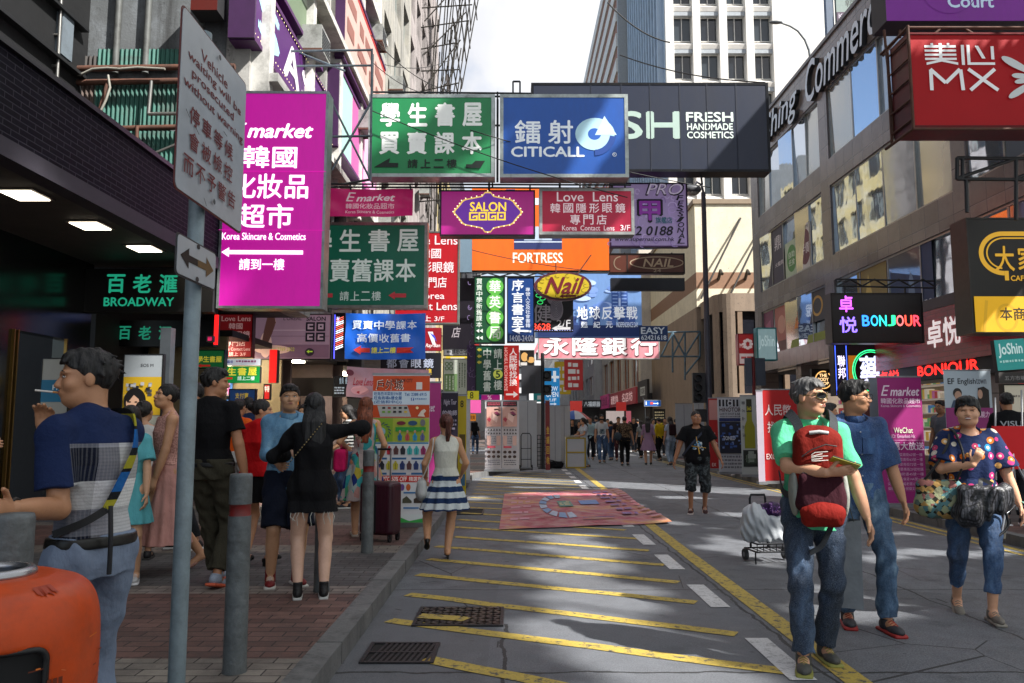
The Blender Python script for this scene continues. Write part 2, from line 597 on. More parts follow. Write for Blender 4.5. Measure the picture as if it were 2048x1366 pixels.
def stained_wall(col, streak=.7, patch=.6, patchcol=(.25, .26, .27)):
 m, n, l, b = nodes_of('stained_wall')
 tc = n.new('ShaderNodeTexCoord').outputs['Object']
 mp = n.new('ShaderNodeMapping')
 mp.inputs['Scale'].default_value = (2.2, 2.2, .22)
 l.new(tc, mp.inputs['Vector'])
 base = mixc(n, l, noise(n, l, tc, 1.2, 6, .7), [x * .7 for x in lin(col)[:3]], [min(1, x * 1.25) for x in lin(col)[:3]])
 base = mixc(n, l, ramp(n, l, noise(n, l, tc, .9, 9, .8), [(.45, 0), (.6, patch)]), base, patchcol)
 base = mixc(n, l, ramp(n, l, noise(n, l, mp.outputs[0], 1.4, 7, .7), [(.48, 0), (.72, streak)]), base, (.03, .03, .03))
 base = mixc(n, l, ramp(n, l, noise(n, l, tc, 7, 8, .8), [(.56, 0), (.7, .75)]), base, (.02, .02, .02))
 l.new(base, b.inputs['Base Color'])
 b.inputs['Roughness'].default_value = .85
 bumpn(n, l, b, noise(n, l, tc, 25, 6), .35, .02)
 return m
def paint_material(col, wear=.5):
 m, n, l, b = nodes_of('road_paint')
 tc = n.new('ShaderNodeTexCoord').outputs['Object']
 base = mixc(n, l, noise(n, l, tc, 4, 5), [x * .65 for x in lin(col)[:3]], col)
 chips = ramp(n, l, noise(n, l, tc, 16, 7, .78), [(.52, 0), (.60, wear)])
 base = mixc(n, l, chips, base, (.07, .07, .07))
 base = mixc(n, l, ramp(n, l, noise(n, l, tc, 110, 2), [(.45, 0), (.75, .35)]), base, (.08, .07, .05))
 l.new(base, b.inputs['Base Color'])
 b.inputs['Roughness'].default_value = .7
 bumpn(n, l, b, noise(n, l, tc, 170, 3), .4, .005)
 return m
q = MB()
q.quad((-400, -60, 0), (400, -60, 0), (400, 800, 0), (-400, 800, 0), road_material())
tag(q.build('road'), kind='structure')
PAVE = paving_material()
KERB = stained_wall((.15, .15, .15), .7, .4, (.24, .235, .23))
kerb_line = [(-1.0, -12), (-1.0, 20.6), (.35, 24.1), (1.1, 25.9), (1.9, 27.6), (1.95, 33.4)]
kw = .15
inner = [(x - kw, y) for x, y in kerb_line]
q = MB()
top = inner + [(-14, 33.4), (-14, -12)]
q.prism(top, 2, 0, .118, PAVE)
tag(q.build('left_pavement'), kind='structure')
q = MB()
for i in range(len(kerb_line) - 1):
 (x0, y0), (x1, y1) = kerb_line[i], kerb_line[i + 1]
 L = math.hypot(x1 - x0, y1 - y0)
 k = max(1, int(L / .92))
 for j in range(k):
  a, b2 = j / k + .008 / L, (j + 1) / k - .008 / L
  pa = (x0 + (x1 - x0) * a, y0 + (y1 - y0) * a)
  pb = (x0 + (x1 - x0) * b2, y0 + (y1 - y0) * b2)
  e = rnd(-.003, .003)
  poly = [(pa[0], pa[1]), (pb[0], pb[1]), (pb[0] - kw, pb[1]), (pa[0] - kw, pa[1])]
  m_ = KERB
  if 5.0 < pa[1] < 5.6 and i == 0: m_ = mat('2a2b2c', .5, .3, 20, bump=.5, dirt=.6)
  q.prism([(px_ + e, py_) for px_, py_ in poly], 2, 0, .125 + e, m_)
tag(q.build('left_kerb'), kind='structure')
q = MB()
q.prism([(5.95, -12), (40, -12), (40, 34), (7.4, 34), (5.95, 32)], 2, 0, .118, PAVE)
q.prism([(10, 43), (60, 43), (60, 260), (9, 260), (7.6, 140), (7.6, 44)], 2, 0, .118, PAVE)
tag(q.build('right_pavement'), kind='structure')
q = MB()
for y in np.arange(-12, 32, .95):
 e = rnd(-.003, .003)
 q.box((5.8 + e, y + .004, 0), (5.95 + e, y + .946, .125 + e), KERB)
for y in np.arange(44, 120, 1.9):
 q.box((7.45, y, 0), (7.6, y + 1.89, .125), KERB)
tag(q.build('right_kerb'), kind='structure')
q = MB()
q.prism([(-14, 43), (1.2, 43), (.6, 60), (.2, 260), (-60, 260), (-60, 43)], 2, 0, .118, PAVE)
tag(q.build('far_pavement'), kind='structure')
YEL = paint_material((.62, .45, .08), 1.0)
WHT = paint_material((.80, .80, .80), .5)
q = MB()
def strip(mb, pts, w, z, m):
 for (x0, y0), (x1, y1) in zip(pts, pts[1:]):
  dx, dy = x1 - x0, y1 - y0
  L = math.hypot(dx, dy)
  nx, ny = -dy / L * w / 2, dx / L * w / 2
  mb.add([(x0 + nx, y0 + ny, z), (x0 - nx, y0 - ny, z), (x1 - nx, y1 - ny, z), (x1 + nx, y1 + ny, z)], [(0, 1, 2, 3)], m)
bars = [(-.52, 4.88, 1.55, 3.55), (-.88, 5.80, 1.58, 4.62), (-.86, 6.66, 1.5, 5.42), (-.88, 7.52, 1.45, 6.36), (-.87, 8.36, 1.48, 7.16), (-.87, 9.2, 1.52, 8.0),
(-.72, 9.98, 1.52, 8.9), (-.78, 10.9, 1.55, 9.8)] + [(-.8, 11.75 + .87 * i, 1.5, 10.6 + .87 * i) for i in range(14)]
for i, (x0, y0, x1, y1) in enumerate(bars):
 if y0 > 21:
  x0 = -.8 + (y0 - 20.6) * .42
 k = 7
 pts = [(x0 + (x1 - x0) * t / k, y0 + (y1 - y0) * t / k + rnd(-.012, .012)) for t in range(k + 1)]
 strip(q, pts, .128, .0042, YEL)
strip(q, [(1.86, -2), (1.88, 3.9), (1.9, 9.0), (1.98, 15), (2.06, 25.5)], .15, .0046, YEL)
strip(q, [(5.62, -5), (5.66, 10), (5.70, 20), (5.72, 31)], .09, .004, YEL)
strip(q, [(5.44, -5), (5.48, 10), (5.52, 20), (5.54, 31)], .06, .004, YEL)
tag(q.build('yellow_road_marking'), kind='structure')
q = MB()
for yc in [2.95, 4.9, 6.62, 8.2, 9.75, 11.35, 12.95, 14.55, 16.15, 17.75, 19.35, 20.95, 22.55, 24.2]:
 strip(q, [(1.60, yc - .43), (1.60, yc + .42)], .15, .005, WHT)
for x in np.arange(2.4, 7.2, .75):
 strip(q, [(x, 35), (x, 41.5)], .3, .005, WHT)
tag(q.build('white_road_marking'), kind='structure')
def plate(name, label, x0, x1, y0, y1, rows, cols, tilt, m, rot=0):
 t = thing(name, label, 'drain cover', ((x0 + x1) / 2, (y0 + y1) / 2, 0), rot)
 hx, hy = (x1 - x0) / 2, (y1 - y0) / 2
 q = MB()
 w = .025
 q.box((-hx, -hy, .001), (hx, -hy + w, .012), m); q.box((-hx, hy - w, .001), (hx, hy, .012), m)
 q.box((-hx, -hy + w, .001), (-hx + w, hy - w, .012), m); q.box((hx - w, -hy + w, .001), (hx, hy - w, .012), m)
 q.quad((-hx + w, -hy + w, .003), (hx - w, -hy + w, .003), (hx - w, hy - w, .003), (-hx + w, hy - w, .003), mat('060606', .8, .2))
 q.build('frame', t)
 return t, hx - w, hy - w
IRON = mat('2b2c2f', .45, .35, 30, bump=.4, metal=.5, dirt=.5)
t, hx, hy = plate('drain_grating', 'cast iron slotted drain grating beside the kerb in the road', -.90, -.46, 4.77, 5.20, 0, 0, 0, IRON)
q = MB()
for k in range(11):
 x = -hx + .02 + k * (2 * hx - .02) / 11
 q.add([(x, -hy, .010), (x + .018, -hy, .010), (x + .018 + .05, hy, .010), (x + .05, hy, .010)], [(0, 1, 2, 3)], IRON)
q.box((-hx, -.012, .008), (hx, .012, .0112), IRON)
q.build('slat', t)
t, hx, hy = plate('manhole_cover', 'rectangular manhole cover of chequered rusty iron crossed by yellow paint', -.70, -.06, 5.62, 6.18, 0, 0, 0, IRON)
q = MB()
r9 = random.Random(9)
for i in range(11):
 for j in range(9):
  cx_, cy_ = -hx + (i + .5) * 2 * hx / 11, -hy + (j + .5) * 2 * hy / 9
  R = Matrix.Rotation(.6 if (i + j) % 2 else -.6, 3, 'Z')
  q.box((-.026, -.017, 0), (.026, .017, .013 + r9.uniform(-.002, .002)), mat('4a4238' if r9.random() < .25 else '35312d', .5, .4, 30, metal=.4), R, (cx_, cy_, 0))
q.build('tread', t)
q = MB()
strip(q, [(-hx, -.02), (0, -.10), (hx * .2, -.13)], .13, .0155, YEL)
q.build('paint_stripe', t)
t, hx, hy = plate('gully_grating', 'small dark gully grating by the kerb near the striped skirt woman', -.93, -.45, 12.35, 13.1, 0, 0, 0, IRON)
# ------------------------------------------------------------------ walls with openings
def ubox(mb, mf, u0, u1, v0, v1, d0, d1, m):
 vs = [mf(u, v, d) for u in (u0, u1) for v in (v0, v1) for d in (d0, d1)]
 mb.add(vs, [(0, 1, 3, 2), (4, 6, 7, 5), (0, 4, 5, 1), (2, 3, 7, 6), (0, 2, 6, 4), (1, 5, 7, 3)], m)
def grid_wall(mb, mf, U, V, cols, rows, th, m, band=None, proud=0.0):
 band = band or m
 v = V[0]
 for (a, b) in rows:
  if a - v > 1e-4:
   ubox(mb, mf, U[0], U[1], v, a, -th, proud, band)
  v = b
  u = U[0]
  for (c, d) in cols:
   if c - u > 1e-4:
    ubox(mb, mf, u, c, a, b, -th, 0, m)
   u = d
  if U[1] - u > 1e-4:
   ubox(mb, mf, u, U[1], a, b, -th, 0, m)
 if V[1] - v > 1e-4:
  ubox(mb, mf, U[0], U[1], v, V[1], -th, proud, band)
rv = random.Random(77)
def window(parent, mf, u0, u1, v0, v1, rec, fm, gm, nv=1, nh=1, t=.05, tilt=.0, cols=None):
 q = MB()
 ubox(q, mf, u0, u1, v0, v0 + t, -rec - .05, -rec + .05, fm)
 ubox(q, mf, u0, u1, v1 - t, v1, -rec - .05, -rec + .05, fm)
 ubox(q, mf, u0, u0 + t, v0 + t, v1 - t, -rec - .05, -rec + .05, fm)
 ubox(q, mf, u1 - t, u1, v0 + t, v1 - t, -rec - .05, -rec + .05, fm)
 us = cols or [u0 + (u1 - u0) * i / nv for i in range(nv + 1)]
 for u in us[1:-1]:
  ubox(q, mf, u - t / 2, u + t / 2, v0 + t, v1 - t, -rec - .04, -rec + .04, fm)
 for i in range(1, nh):
  v = v0 + (v1 - v0) * i / nh
  ubox(q, mf, u0 + t, u1 - t, v - t / 2, v + t / 2, -rec - .035, -rec + .035, fm)
 w = q.build('window', parent)
 g = MB()
 for i in range(len(us) - 1):
  ea, eb = rnd(-tilt, tilt), rnd(-tilt, tilt)
  e = [0, ea, ea + eb, eb]
  a, b = us[i], us[i + 1]
  g.add([mf(a, v0, -rec + e[0]), mf(b, v0, -rec + e[1]), mf(b, v1, -rec + e[2]), mf(a, v1, -rec + e[3])], [(0, 1, 2, 3)], gm if gm is not GLASS or rv.random() < .62 else rv.choice((GLASS2, GLASS2, GLASS3)))
 g.build('pane', w)
 return w
def mirror_glass(col, metal=.75, rough=.03):
 m, n, l, b = nodes_of('window_glass')
 tc = n.new('ShaderNodeTexCoord').outputs['Object']
 b.inputs['Base Color'].default_value = lin(col)
 b.inputs['Metallic'].default_value = metal
 b.inputs['Roughness'].default_value = rough
 bumpn(n, l, b, noise(n, l, tc, 1.1, 2), .06, .05)
 return m
GLASS = mirror_glass((.62, .70, .80), .85)
GLASS2 = mirror_glass((.36, .40, .44), .6, .06)
GLASS3 = mirror_glass((.52, .50, .44), .7, .12)
DGLASS = mirror_glass((.05, .06, .07), .2, .08)
BGLASS = mat('1d2228', .12, .5, .8, spec=.8)
# ---- right: the granite building
mfR = lambda u, v, d: (10.0 - d, u, v)
GRAN = tile_material('YZ', .62, 1.02, (.185, .155, .145), (.27, .232, .22), (.05, .045, .042), .010, .22, 0, .35, .3)
rz = lambda r: CAMH + r * 10.0
bd = thing('granite_building', 'brown granite commercial building with mirrored windows on the right', 'building', (10, 20, 0))
bd.location = (0, 0, 0)
rows = [(rz(.262), rz(.4445)), (rz(.524), rz(.747)), (rz(.832), rz(1.062))]
cols = [(14.3, 16.8), (17.35, 24.05), (24.75, 31.15)]
q = MB()
grid_wall(q, mfR, (14.1, 32.0), (rz(.20), rz(1.212)), cols, rows, .35, GRAN)
q.box((10.36, 14.1, rz(.20)), (10.5, 32, rz(1.21)), mat('14161a', .8))
q.box((10.5, 14.1, rz(.2)), (24, 31.9, rz(1.2)), mat('5a5450', .8, .2))
q.box((9.94, 14.1, rz(1.212)), (10.5, 32.05, rz(1.212) + .12), mat('6d6a6c', .4))
q.build('wall', bd)
STEEL = mat('9a9894', .3, .2, 8, metal=.8)
for (a, b) in rows:
 for k, (c, d) in enumerate(cols):
  n_ = (2, 4, 5)[k]
  window(bd, mfR, c, d, a, b, .1, STEEL, GLASS, n_, 1, .06, .05)
LTXT = mat('c9d2dc', .35, .1, 3, metal=.3)
def raised(mb, txt, mf, u0, u1, v0, v1, m, d0=.1, d1=.16, b=.0, sh=0.0, side=None):
 co, fs, ex = glyphs(txt, b, sh)
 nv = len(co)
 for d in (d1,):
  mb.add([mf(u0 + c[0] * (u1 - u0), v0 + c[1] * (v1 - v0), d) for c in co], fs, m)
 cnt = {}
 for f in fs:
  for a, b2 in zip(f, f[1:] + f[:1]):
   k = (min(a, b2), max(a, b2))
   cnt[k] = cnt.get(k, 0) + 1
 vs, qs = [], []
 for (a, b2), k in cnt.items():
  if k == 1:
   i = len(vs)
   for j in (a, b2):
    vs += [mf(u0 + co[j][0] * (u1 - u0), v0 + co[j][1] * (v1 - v0), d0), mf(u0 + co[j][0] * (u1 - u0), v0 + co[j][1] * (v1 - v0), d1)]
   qs.append((i, i + 1, i + 3, i + 2))
 mb.add(vs, qs, side or m)
q = MB(); raised(q, 'Shing', mfR, 29.6, 26.1, 11.95, 13.25, LTXT, .02, .16, .006, .25, mat('2e3034', .5)); q.build('lettering', bd)
q = MB(); raised(q, 'Commercial', mfR, 25.3, 19.0, 12.0, 13.35, LTXT, .02, .16, .006, .25, mat('2e3034', .5)); q.build('lettering', bd)
q = MB(); raised(q, 'Centre', mfR, 18.3, 14.4, 12.0, 13.3, LTXT, .02, .16, .006, .25, mat('2e3034', .5)); q.build('lettering', bd)
q = MB(); raised(q, 'Ho', mfR, 31.7, 30.1, 12.0, 13.2, LTXT, .02, .16, .006, .25, mat('2e3034', .5)); q.build('lettering', bd)
def wall_art(parent, mf, u0, u1, v0, v1, bg, art, d=-.08, em=0.0, name='poster'):
 A = Art(lambda x, y, h: mf(u0 + (u1 - u0) * x, v1 - (v1 - v0) * y, d + h * .8), em)
 A.rect(bg, 0, 0, 1, 1)
 art(A)
 return A.mb.build(name, parent)
z0, z1 = rows[1]
wall_art(bd, mfR, 31.1, 29.95, z0 + .05, z1 - .05, '2f2433', lambda A: (A.text('龍', .3, .2, .8, .45, 'd8cfd0'), A.text('Dragon', .1, .62, .85, .68, 'd8cfd0'), A.text('Court', .1, .7, .7, .76, 'd8cfd0')))
wall_art(bd, mfR, 29.8, 28.55, z0 + .05, z1 - .05, '33273a', lambda A: (A.text('鼎', .2, .15, .75, .4, 'd8cfd0'), A.text('火龍鼎', .2, .62, .9, .7, 'd8cfd0')))
wall_art(bd, mfR, 28.45, 27.25, z0 + .05, z0 + 1.35, 'b9c6a8', lambda A: (A.ell('4f8a3a', .55, .5, .4, .38), A.text('自助', .3, .3, .8, .48, 'dfe8d0'), A.text('任食', .3, .52, .8, .7, 'dfe8d0')))
wall_art(bd, mfR, 27.15, 25.95, z0 + .05, z0 + 1.6, 'cfc8c4', lambda A: (A.ell('6b2a33', .55, .5, .42, .4), A.text('半價', .28, .42, .84, .66, 'e8dede'), A.text('BOOM', .1, .03, .8, .1, '4a4448')))
z0, z1 = rows[0]
wall_art(bd, mfR, 28.2, 26.6, z0 + .75, z1 - .05, 'd9822c', lambda A: A.text('169', .12, .15, .8, .75, 'b86a20'))
wall_art(bd, mfR, 26.4, 24.85, z0 + .75, z1 - .05, '3a3532', lambda A: A.ring('c99a3a', .5, .5, .3, .33, .08))
wall_art(bd, mfR, 31.1, 30.0, z0 + .05, z1 - .05, '7d3a58', lambda A: (A.poly('a65a76', [(.2, .3), (.7, .2), (.8, .6), (.3, .7)]),))
wall_art(bd, mfR, 29.8, 28.4, z0 + .05, z1 - .05, 'b86a58', lambda A: (A.ell('d89a80', .5, .4, .3, .2), A.rect('6a3a34', 0, .75, 1, 1)))
wall_art(bd, mfR, 28.3, 24.9, z0 + .04, z0 + .38, '8d9a2c', lambda A: None)
wall_art(bd, mfR, 22.6, 20.8, z0 + .05, z1 - .05, '8c7a3a', lambda A: (A.poly('c9b25a', [(.1, 1), (.4, .1), (.7, 1)]),))
wall_art(bd, mfR, 20.6, 18.5, z0 + .05, z1 - .05, '17345f', lambda A: (A.poly('6d86a8', [(.4, .95), (.45, .45), (.5, .3), (.56, .45), (.62, .95)]), A.ell('8aa0ba', .5, .27, .05, .06), A.text('ozone', .5, .8, .95, .9, 'c8d2e0')))
FAS = mat('6a5f5b', .25, .2, 5)
q = MB()
q.box((9.7, 22.3, 3.42), (10.3, 31.9, 4.02), GRAN)
q.box((9.9, 31.2, .12), (10.6, 31.9, 3.42), GRAN)
q.box((9.6, 14.1, 4.0), (10.3, 22.2, 4.25), mat('3a3438', .5))
for y in (27.2, 22.0, 16.6):
 q.box((9.95, y - .25, .12), (10.55, y + .25, 4.0), GRAN)
q.box((13.2, 14.1, .12), (13.4, 31.2, 3.9), mat('a8988a', .7, .2))
q.quad((10.3, 14.1, 3.95), (13.2, 14.1, 3.95), (13.2, 31, 3.95), (10.3, 31, 3.95), mat('cfc8bf', .6))
q.build('shopfront', bd)
q = MB()
for y in np.arange(14.5, 31, 1.5):
 for x in (10.9, 12.2):
  q.cbox((x, y, 3.9), (.9, .22, .04), mat('fff3dd', .5, .0, 1, emit=14.0))
q.build('ceiling_lamp', bd)
# ---- right: the cream building across the side street, the white tower, the banded tower
cb_ = thing('cream_building', 'cream and beige building with dark slit windows across the side street', 'building')
CREAM = stained_wall((.72, .66, .50), .12, .2, (.78, .72, .55))
BEIGE = stained_wall((.30, .225, .165), .3, .2, (.36, .28, .21))
q = MB()
q.box((10, 42, 9.6), (30, 56, 13.4), CREAM)
q.box((10, 42, 8.7), (30, 56, 9.6), mat('8d6c55', .7, .2))
q.box((10, 42, 7.7), (30, 56, 8.7), CREAM)
q.box((10, 42.1, .1), (30, 56, 7.7), BEIGE)
q.box((9.9, 41.9, 13.4), (30, 56, 13.65), mat('8b7a66', .7))
q.build('wall', cb_)
q = MB()
arc = [(11.1 + .9 * math.cos(a), 39.6 + .9 * math.sin(a)) for a in np.linspace(math.pi, 1.5 * math.pi, 8)]
q.prism(arc + [(22, 38.7), (22, 42), (10.2, 42)], 2, 7.0, 7.9, BEIGE)
q.prism(arc + [(22, 38.7), (22, 42), (10.2, 42)], 2, .12, 2.9, BEIGE)
q.prism([(x + .25, y + .25) for x, y in arc] + [(22, 38.95), (22, 42), (10.45, 42)], 2, 2.9, 7.0, mat('20222a', .2, .3))
for x in (11.35, 12.55, 13.6, 14.8, 16):
 q.box((x - .12, 38.72, 2.9), (x + .12, 38.98, 7.0), mat('8a7460', .5) if x != 12.55 else STEEL)
for y in (40.2, 40.8, 41.3):
 q.box((10.2, y, 2.9), (10.42, y + .07, 7.0), mat('34302f', .5))
q.prism(arc[:4] + [(10.5, 39.2), (10.5, 39.7)], 2, 2.9, 7.0, BEIGE)
q.prism(arc[4:] + [(11.2, 38.98), (10.7, 39.0)], 2, 2.9, 7.0, BEIGE)
q.build('lower_block', cb_)
q = MB()
for k in range(5):
 x = 10.9 + k * 1.45
 q.tube([(x + 1.6, 41.95, 12.6), (x - .9, 41.0, 8.0)], .055, mat('2b2724', .5), 5)
q.build('stay_rod', cb_)
for k in range(4):
 x = 11.2 + k * 1.45
 q = MB()
 q.tube([(x, 42, 9.2), (x, 41.5, 9.6), (x, 41.2, 9.35)], .09, mat('2b2724', .5), 6)
 q.build('wall_lamp', cb_)
tw = thing('white_tower', 'tall white office tower with deep window bays and blue shaded side', 'building')
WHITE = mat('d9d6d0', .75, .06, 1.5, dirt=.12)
SHADED_SIDE = mat('a9bacb', .75, .1, 1.2, dirt=.2)  # the white wall's blue shade is put into this face's colour
TX, TY, TH_ = 11.5, 56.0, 66.0
fl, pit = 2.96, 2.0
mfT = lambda u, v, d: (u, TY - d, v)
q = MB()
fx = [TX + .62 + i * pit for i in range(4)]
ww = 1.42
q.box((TX, TY + .75, 8), (TX + 24, TY + 16, TH_), WHITE)
ubox(q, mfT, TX, fx[0], 8, TH_, -.75, 0, WHITE)
for i in range(4):
 a = fx[i] + ww
 b = fx[i + 1] if i < 3 else TX + 8.55
 ubox(q, mfT, a, b, 8, TH_, -.75, 0 if i < 3 else -.002, WHITE)
ubox(q, mfT, TX + 8.55, TX + 24, 8, TH_, -.75, -.3, WHITE)
zs0 = 12.35
nfl = 16
SLAB = mat('9da3a8', .8, .2, 4)
for j in range(nfl):
 zb = zs0 + j * fl
 for i in range(4):
  a, b = fx[i], fx[i] + ww
  ubox(q, mfT, a, b, zb + 1.9, zb + 2.22, -.75, -.22, SLAB)
  zl = zb - .74 + .0
  vs = [mfT(a, zl, -.75), mfT(b, zl, -.75), mfT(b, zl, -.2), mfT(a, zl, -.2), mfT(a, zb, -.7), mfT(b, zb, -.7), mfT(a, zl + .32, -.08), mfT(b, zl + .32, -.08)]
  q.add(vs, [(3, 2, 7, 6), (6, 7, 5, 4), (0, 1, 2, 3)], WHITE)
q.build('wall', tw)
FRW = mat('c9c7c2', .5)
for j in range(nfl):
 zb = zs0 + j * fl
 for i in range(4):
  window(tw, mfT, fx[i] + .02, fx[i] + ww - .02, zb, zb + 1.9, .62, FRW, BGLASS if (i + j) % 3 else DGLASS, 2, 1, .05, .01, None)
q = MB()
q.box((TX - .02, TY + .4, 8), (TX + .6, TY + 16, TH_), SHADED_SIDE)
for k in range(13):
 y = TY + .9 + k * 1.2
 q.box((TX - .45, y, 8), (TX - .02, y + .32, TH_), SHADED_SIDE)
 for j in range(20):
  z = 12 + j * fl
  q.box((TX - .3, y + .34, z), (TX - .02, y + 1.18, z + .5), SHADED_SIDE)
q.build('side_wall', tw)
for k in range(12):
 y = TY + 1.3 + k * 1.2
 q = MB()
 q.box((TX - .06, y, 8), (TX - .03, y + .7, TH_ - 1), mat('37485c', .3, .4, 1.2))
 q.build('window', tw)
bt = thing('banded_tower', 'far tower with brown and white horizontal bands rising behind the white one', 'building')
q = MB()
for j in range(17):
 z = 6 + j * 2.6
 q.box((10.4, 74, z), (26, 112, z + 1.25), mat('8a5a45', .7, .15))
 q.box((10.25, 73.85, z + 1.25), (26, 112, z + 2.6), mat('cfccc6', .7, .1))
q.box((10.4, 73.5, 6), (12.2, 74, 50), mat('9fa3a6', .7))
q.build('wall', bt)
def plain_block(name, label, X0, X1, Y0, Y1, z1, wall, wins, side=1, floors=None, rec=.15, frm=None, gl=None, z0=3.6):
 b = thing(name, label, 'building')
 q = MB()
 mf = (lambda u, v, d: (X0 - d, u, v)) if side > 0 else (lambda u, v, d: (X1 + d, u, v))
 rows = floors
 grid_wall(q, mf, (Y0, Y1), (z0, z1), wins, rows, rec + .15, wall)
 t = rec + .15
 if side > 0:
  q.box((X0 + t, Y0, z0), (X1, Y1, z1), wall)
  q.box((X0 + .6, Y0 + .02, .1), (X1, Y1 - .02, z0), mat('3b3836', .7, .3))
 else:
  q.box((X0, Y0, z0), (X1 - t, Y1, z1), wall)
 q.build('wall', b)
 cnt = 0
 for (a, c) in rows:
  for (u0, u1) in wins:
   if cnt < 96:
    window(b, mf, u0, u1, a, c, rec, frm or FRW, gl or GLASS, 2 if u1 - u0 > 1 else 1, 1, .06, .02)
    cnt += 1
 return b
plain_block('shop_block', 'low block with orange brown window frames past the cream building', 9.2, 22, 56, 80, 14, stained_wall((.55, .5, .43), .2, .2, (.6, .55, .47)),
[(57 + i * 4.6, 60.2 + i * 4.6) for i in range(5)], 1, [(4.2, 7.2), (8, 11.2)], .2, mat('9a5a2c', .5))
plain_block('grey_block', 'grey block far down the right side of the street', 8.6, 22, 82, 118, 22, stained_wall((.5, .5, .5), .3, .2, (.6, .6, .6)),
[(83.5 + i * 5, 87 + i * 5) for i in range(7)], 1, [(4.5, 6.5), (7.8, 9.8), (11, 13), (14.5, 16.5), (18, 20)])
plain_block('pale_block', 'pale block at the far end of the street', 7.6, 22, 122, 190, 26, stained_wall((.62, .62, .62), .2, .2, (.7, .7, .7)),
[(124 + i * 6, 128 + i * 6) for i in range(11)], 1, [(5, 7.5), (9, 11.5), (13, 15.5), (17, 19.5), (21, 23.5)])
b = thing('end_building', 'hazy grey building closing the far end of the street', 'building')
q = MB()
mfE = lambda u, v, d: (u, 230 - d, v)
grid_wall(q, mfE, (-30, 40), (0, 24), [(-28 + i * 5, -25 + i * 5) for i in range(13)], [(4 + j * 4, 6.4 + j * 4) for j in range(5)], .5, mat('c8c9ca', .8, .1))
q.box((-30, 230.5, 0), (40, 236, 24), mat('3a3c40', .5))
q.build('wall', b)
# ---- left: concrete building beyond the canopy and its neighbours
CONC = stained_wall((.12, .128, .133), .9, .75, (.21, .23, .25))
lb = thing('concrete_building', 'old grey concrete building with stained side wall above the canopy', 'building')
q = MB()
mfL = lambda X: (lambda u, v, d: (X + d, u, v))
XL = -4.4
rowsL = [(5.2 + 3.1 * j, 6.9 + 3.1 * j) for j in range(11)]
colsL = [(13.3, 15.2), (15.9, 17.8), (18.5, 20.4), (21.1, 23.0)]
grid_wall(q, mfL(XL), (12.6, 24), (3.7, 40), colsL, rowsL, .4, stained_wall((.36, .35, .33), .7, .4, (.5, .49, .46)))
q.box((-12, 12.6, 3.7), (XL - .4, 24, 40), CONC)
q.box((-9, 12.9, .1), (-6.9, 24, 3.7), mat('2a2725', .7))
q.box((-4.9, 23.4, .12), (-4.5, 23.8, 3.7), mat('34383c', .5, .3))
q.build('wall', lb)
for (a, c) in rowsL[:9]:
 for (u0, u1) in colsL:
  window(lb, mfL(XL), u0, u1, a, c, .25, mat('70787c', .4, .2, metal=.5), BGLASS, 3, 2, .05, .02)
q = MB()
for y_, x_ in ((13.05, -4.28), (15.5, -4.25), (18.2, -4.27), (20.9, -4.26), (23.7, -4.27)):
 q.tube([(x_, y_, 4), (x_, y_ + .05, 14), (x_, y_, 38)], .05, mat('6a6c6a', .6, .3, 5, dirt=.6), 7)
for x_ in (-5.2, -6.1, -6.6):
 q.tube([(x_, 12.5, 7.2), (x_ + .03, 12.5, 14), (x_, 12.5, 34)], .055, mat('5a5c5a', .6, .3, 5, dirt=.6), 7)
q.build('drain_pipe', lb)
q = MB()
for (a, c) in rowsL:
 q.box((XL, 12.7, c + .25), (XL + .45, 23.9, c + .4), mat('c8c6c0', .8, .15, dirt=.4))
for u in (12.8, 15.55, 18.15, 20.75, 23.4):
 q.box((XL, u - .12, 6.9), (XL + .3, u + .12, 39), mat('c8c6c0', .8, .15, dirt=.4))
q.build('ledge', lb)
yb = plain_block('grey_tenement', 'grey streaked tenement on the left above the signs', -14, -4.6, 24, 34, 36, stained_wall((.33, .32, .29), .75, .6, (.46, .43, .36)),
[(24.5 + i * 2.4, 26.2 + i * 2.4) for i in range(4)], -1, [(5.6 + 3 * j, 7.3 + 3 * j) for j in range(9)], .25, mat('8e9490', .4), BGLASS, 3.7)
plain_block('pink_building', 'pinkish tenement on the left with bamboo scaffolding', -14, -4.7, 34, 48, 27.5, stained_wall((.34, .30, .29), .75, .5, (.46, .42, .41)),
[(34.6 + i * 2.3, 36.2 + i * 2.3) for i in range(5)], -1, [(5.6 + 3 * j, 7.4 + 3 * j) for j in range(7)], .25, mat('8e9490', .4), BGLASS, 3.7)
plain_block('yellow_building', 'low yellow painted block further along the left side', -14, -4.9, 48.5, 74, 20, stained_wall((.46, .36, .15), .7, .6, (.50, .47, .40)),
[(50 + i * 3, 52.2 + i * 3) for i in range(8)], -1, [(5.6 + 3 * j, 7.6 + 3 * j) for j in range(5)], .25, mat('8e9490', .4), BGLASS, 3.7)
plain_block('distant_building', 'distant pale block on the left side of the street', -14, -5.2, 76, 200, 27, stained_wall((.72, .71, .69), .25, .3, (.7, .7, .68)),
[(78 + i * 8, 83 + i * 8) for i in range(15)], -1, [(5.6 + 5 * j, 8.4 + 5 * j) for j in range(4)], .25, mat('8e9490', .4), BGLASS, .1)
cv = thing('shop_canopy', 'dark tiled canopy with recessed lights over the left pavement', 'canopy')
FT = tile_material('YZ', .24, .062, (.004, .004, .008), (.008, .008, .015), (.050, .048, .062), .005, .6, .5, .25, .5, .08)
q = MB()
q.box((-4.75, -3, 3.98), (-4.6, 12.42, 4.80), FT)
q.build('fascia', cv)
q = MB()
q.box((-4.78, -3, 3.80), (-4.57, 12.44, 3.976), mat('3a3740', .7, .2, 4))
q.box((-4.78, -3, 4.802), (-4.55, 12.44, 4.86), mat('1b1b20', .4))
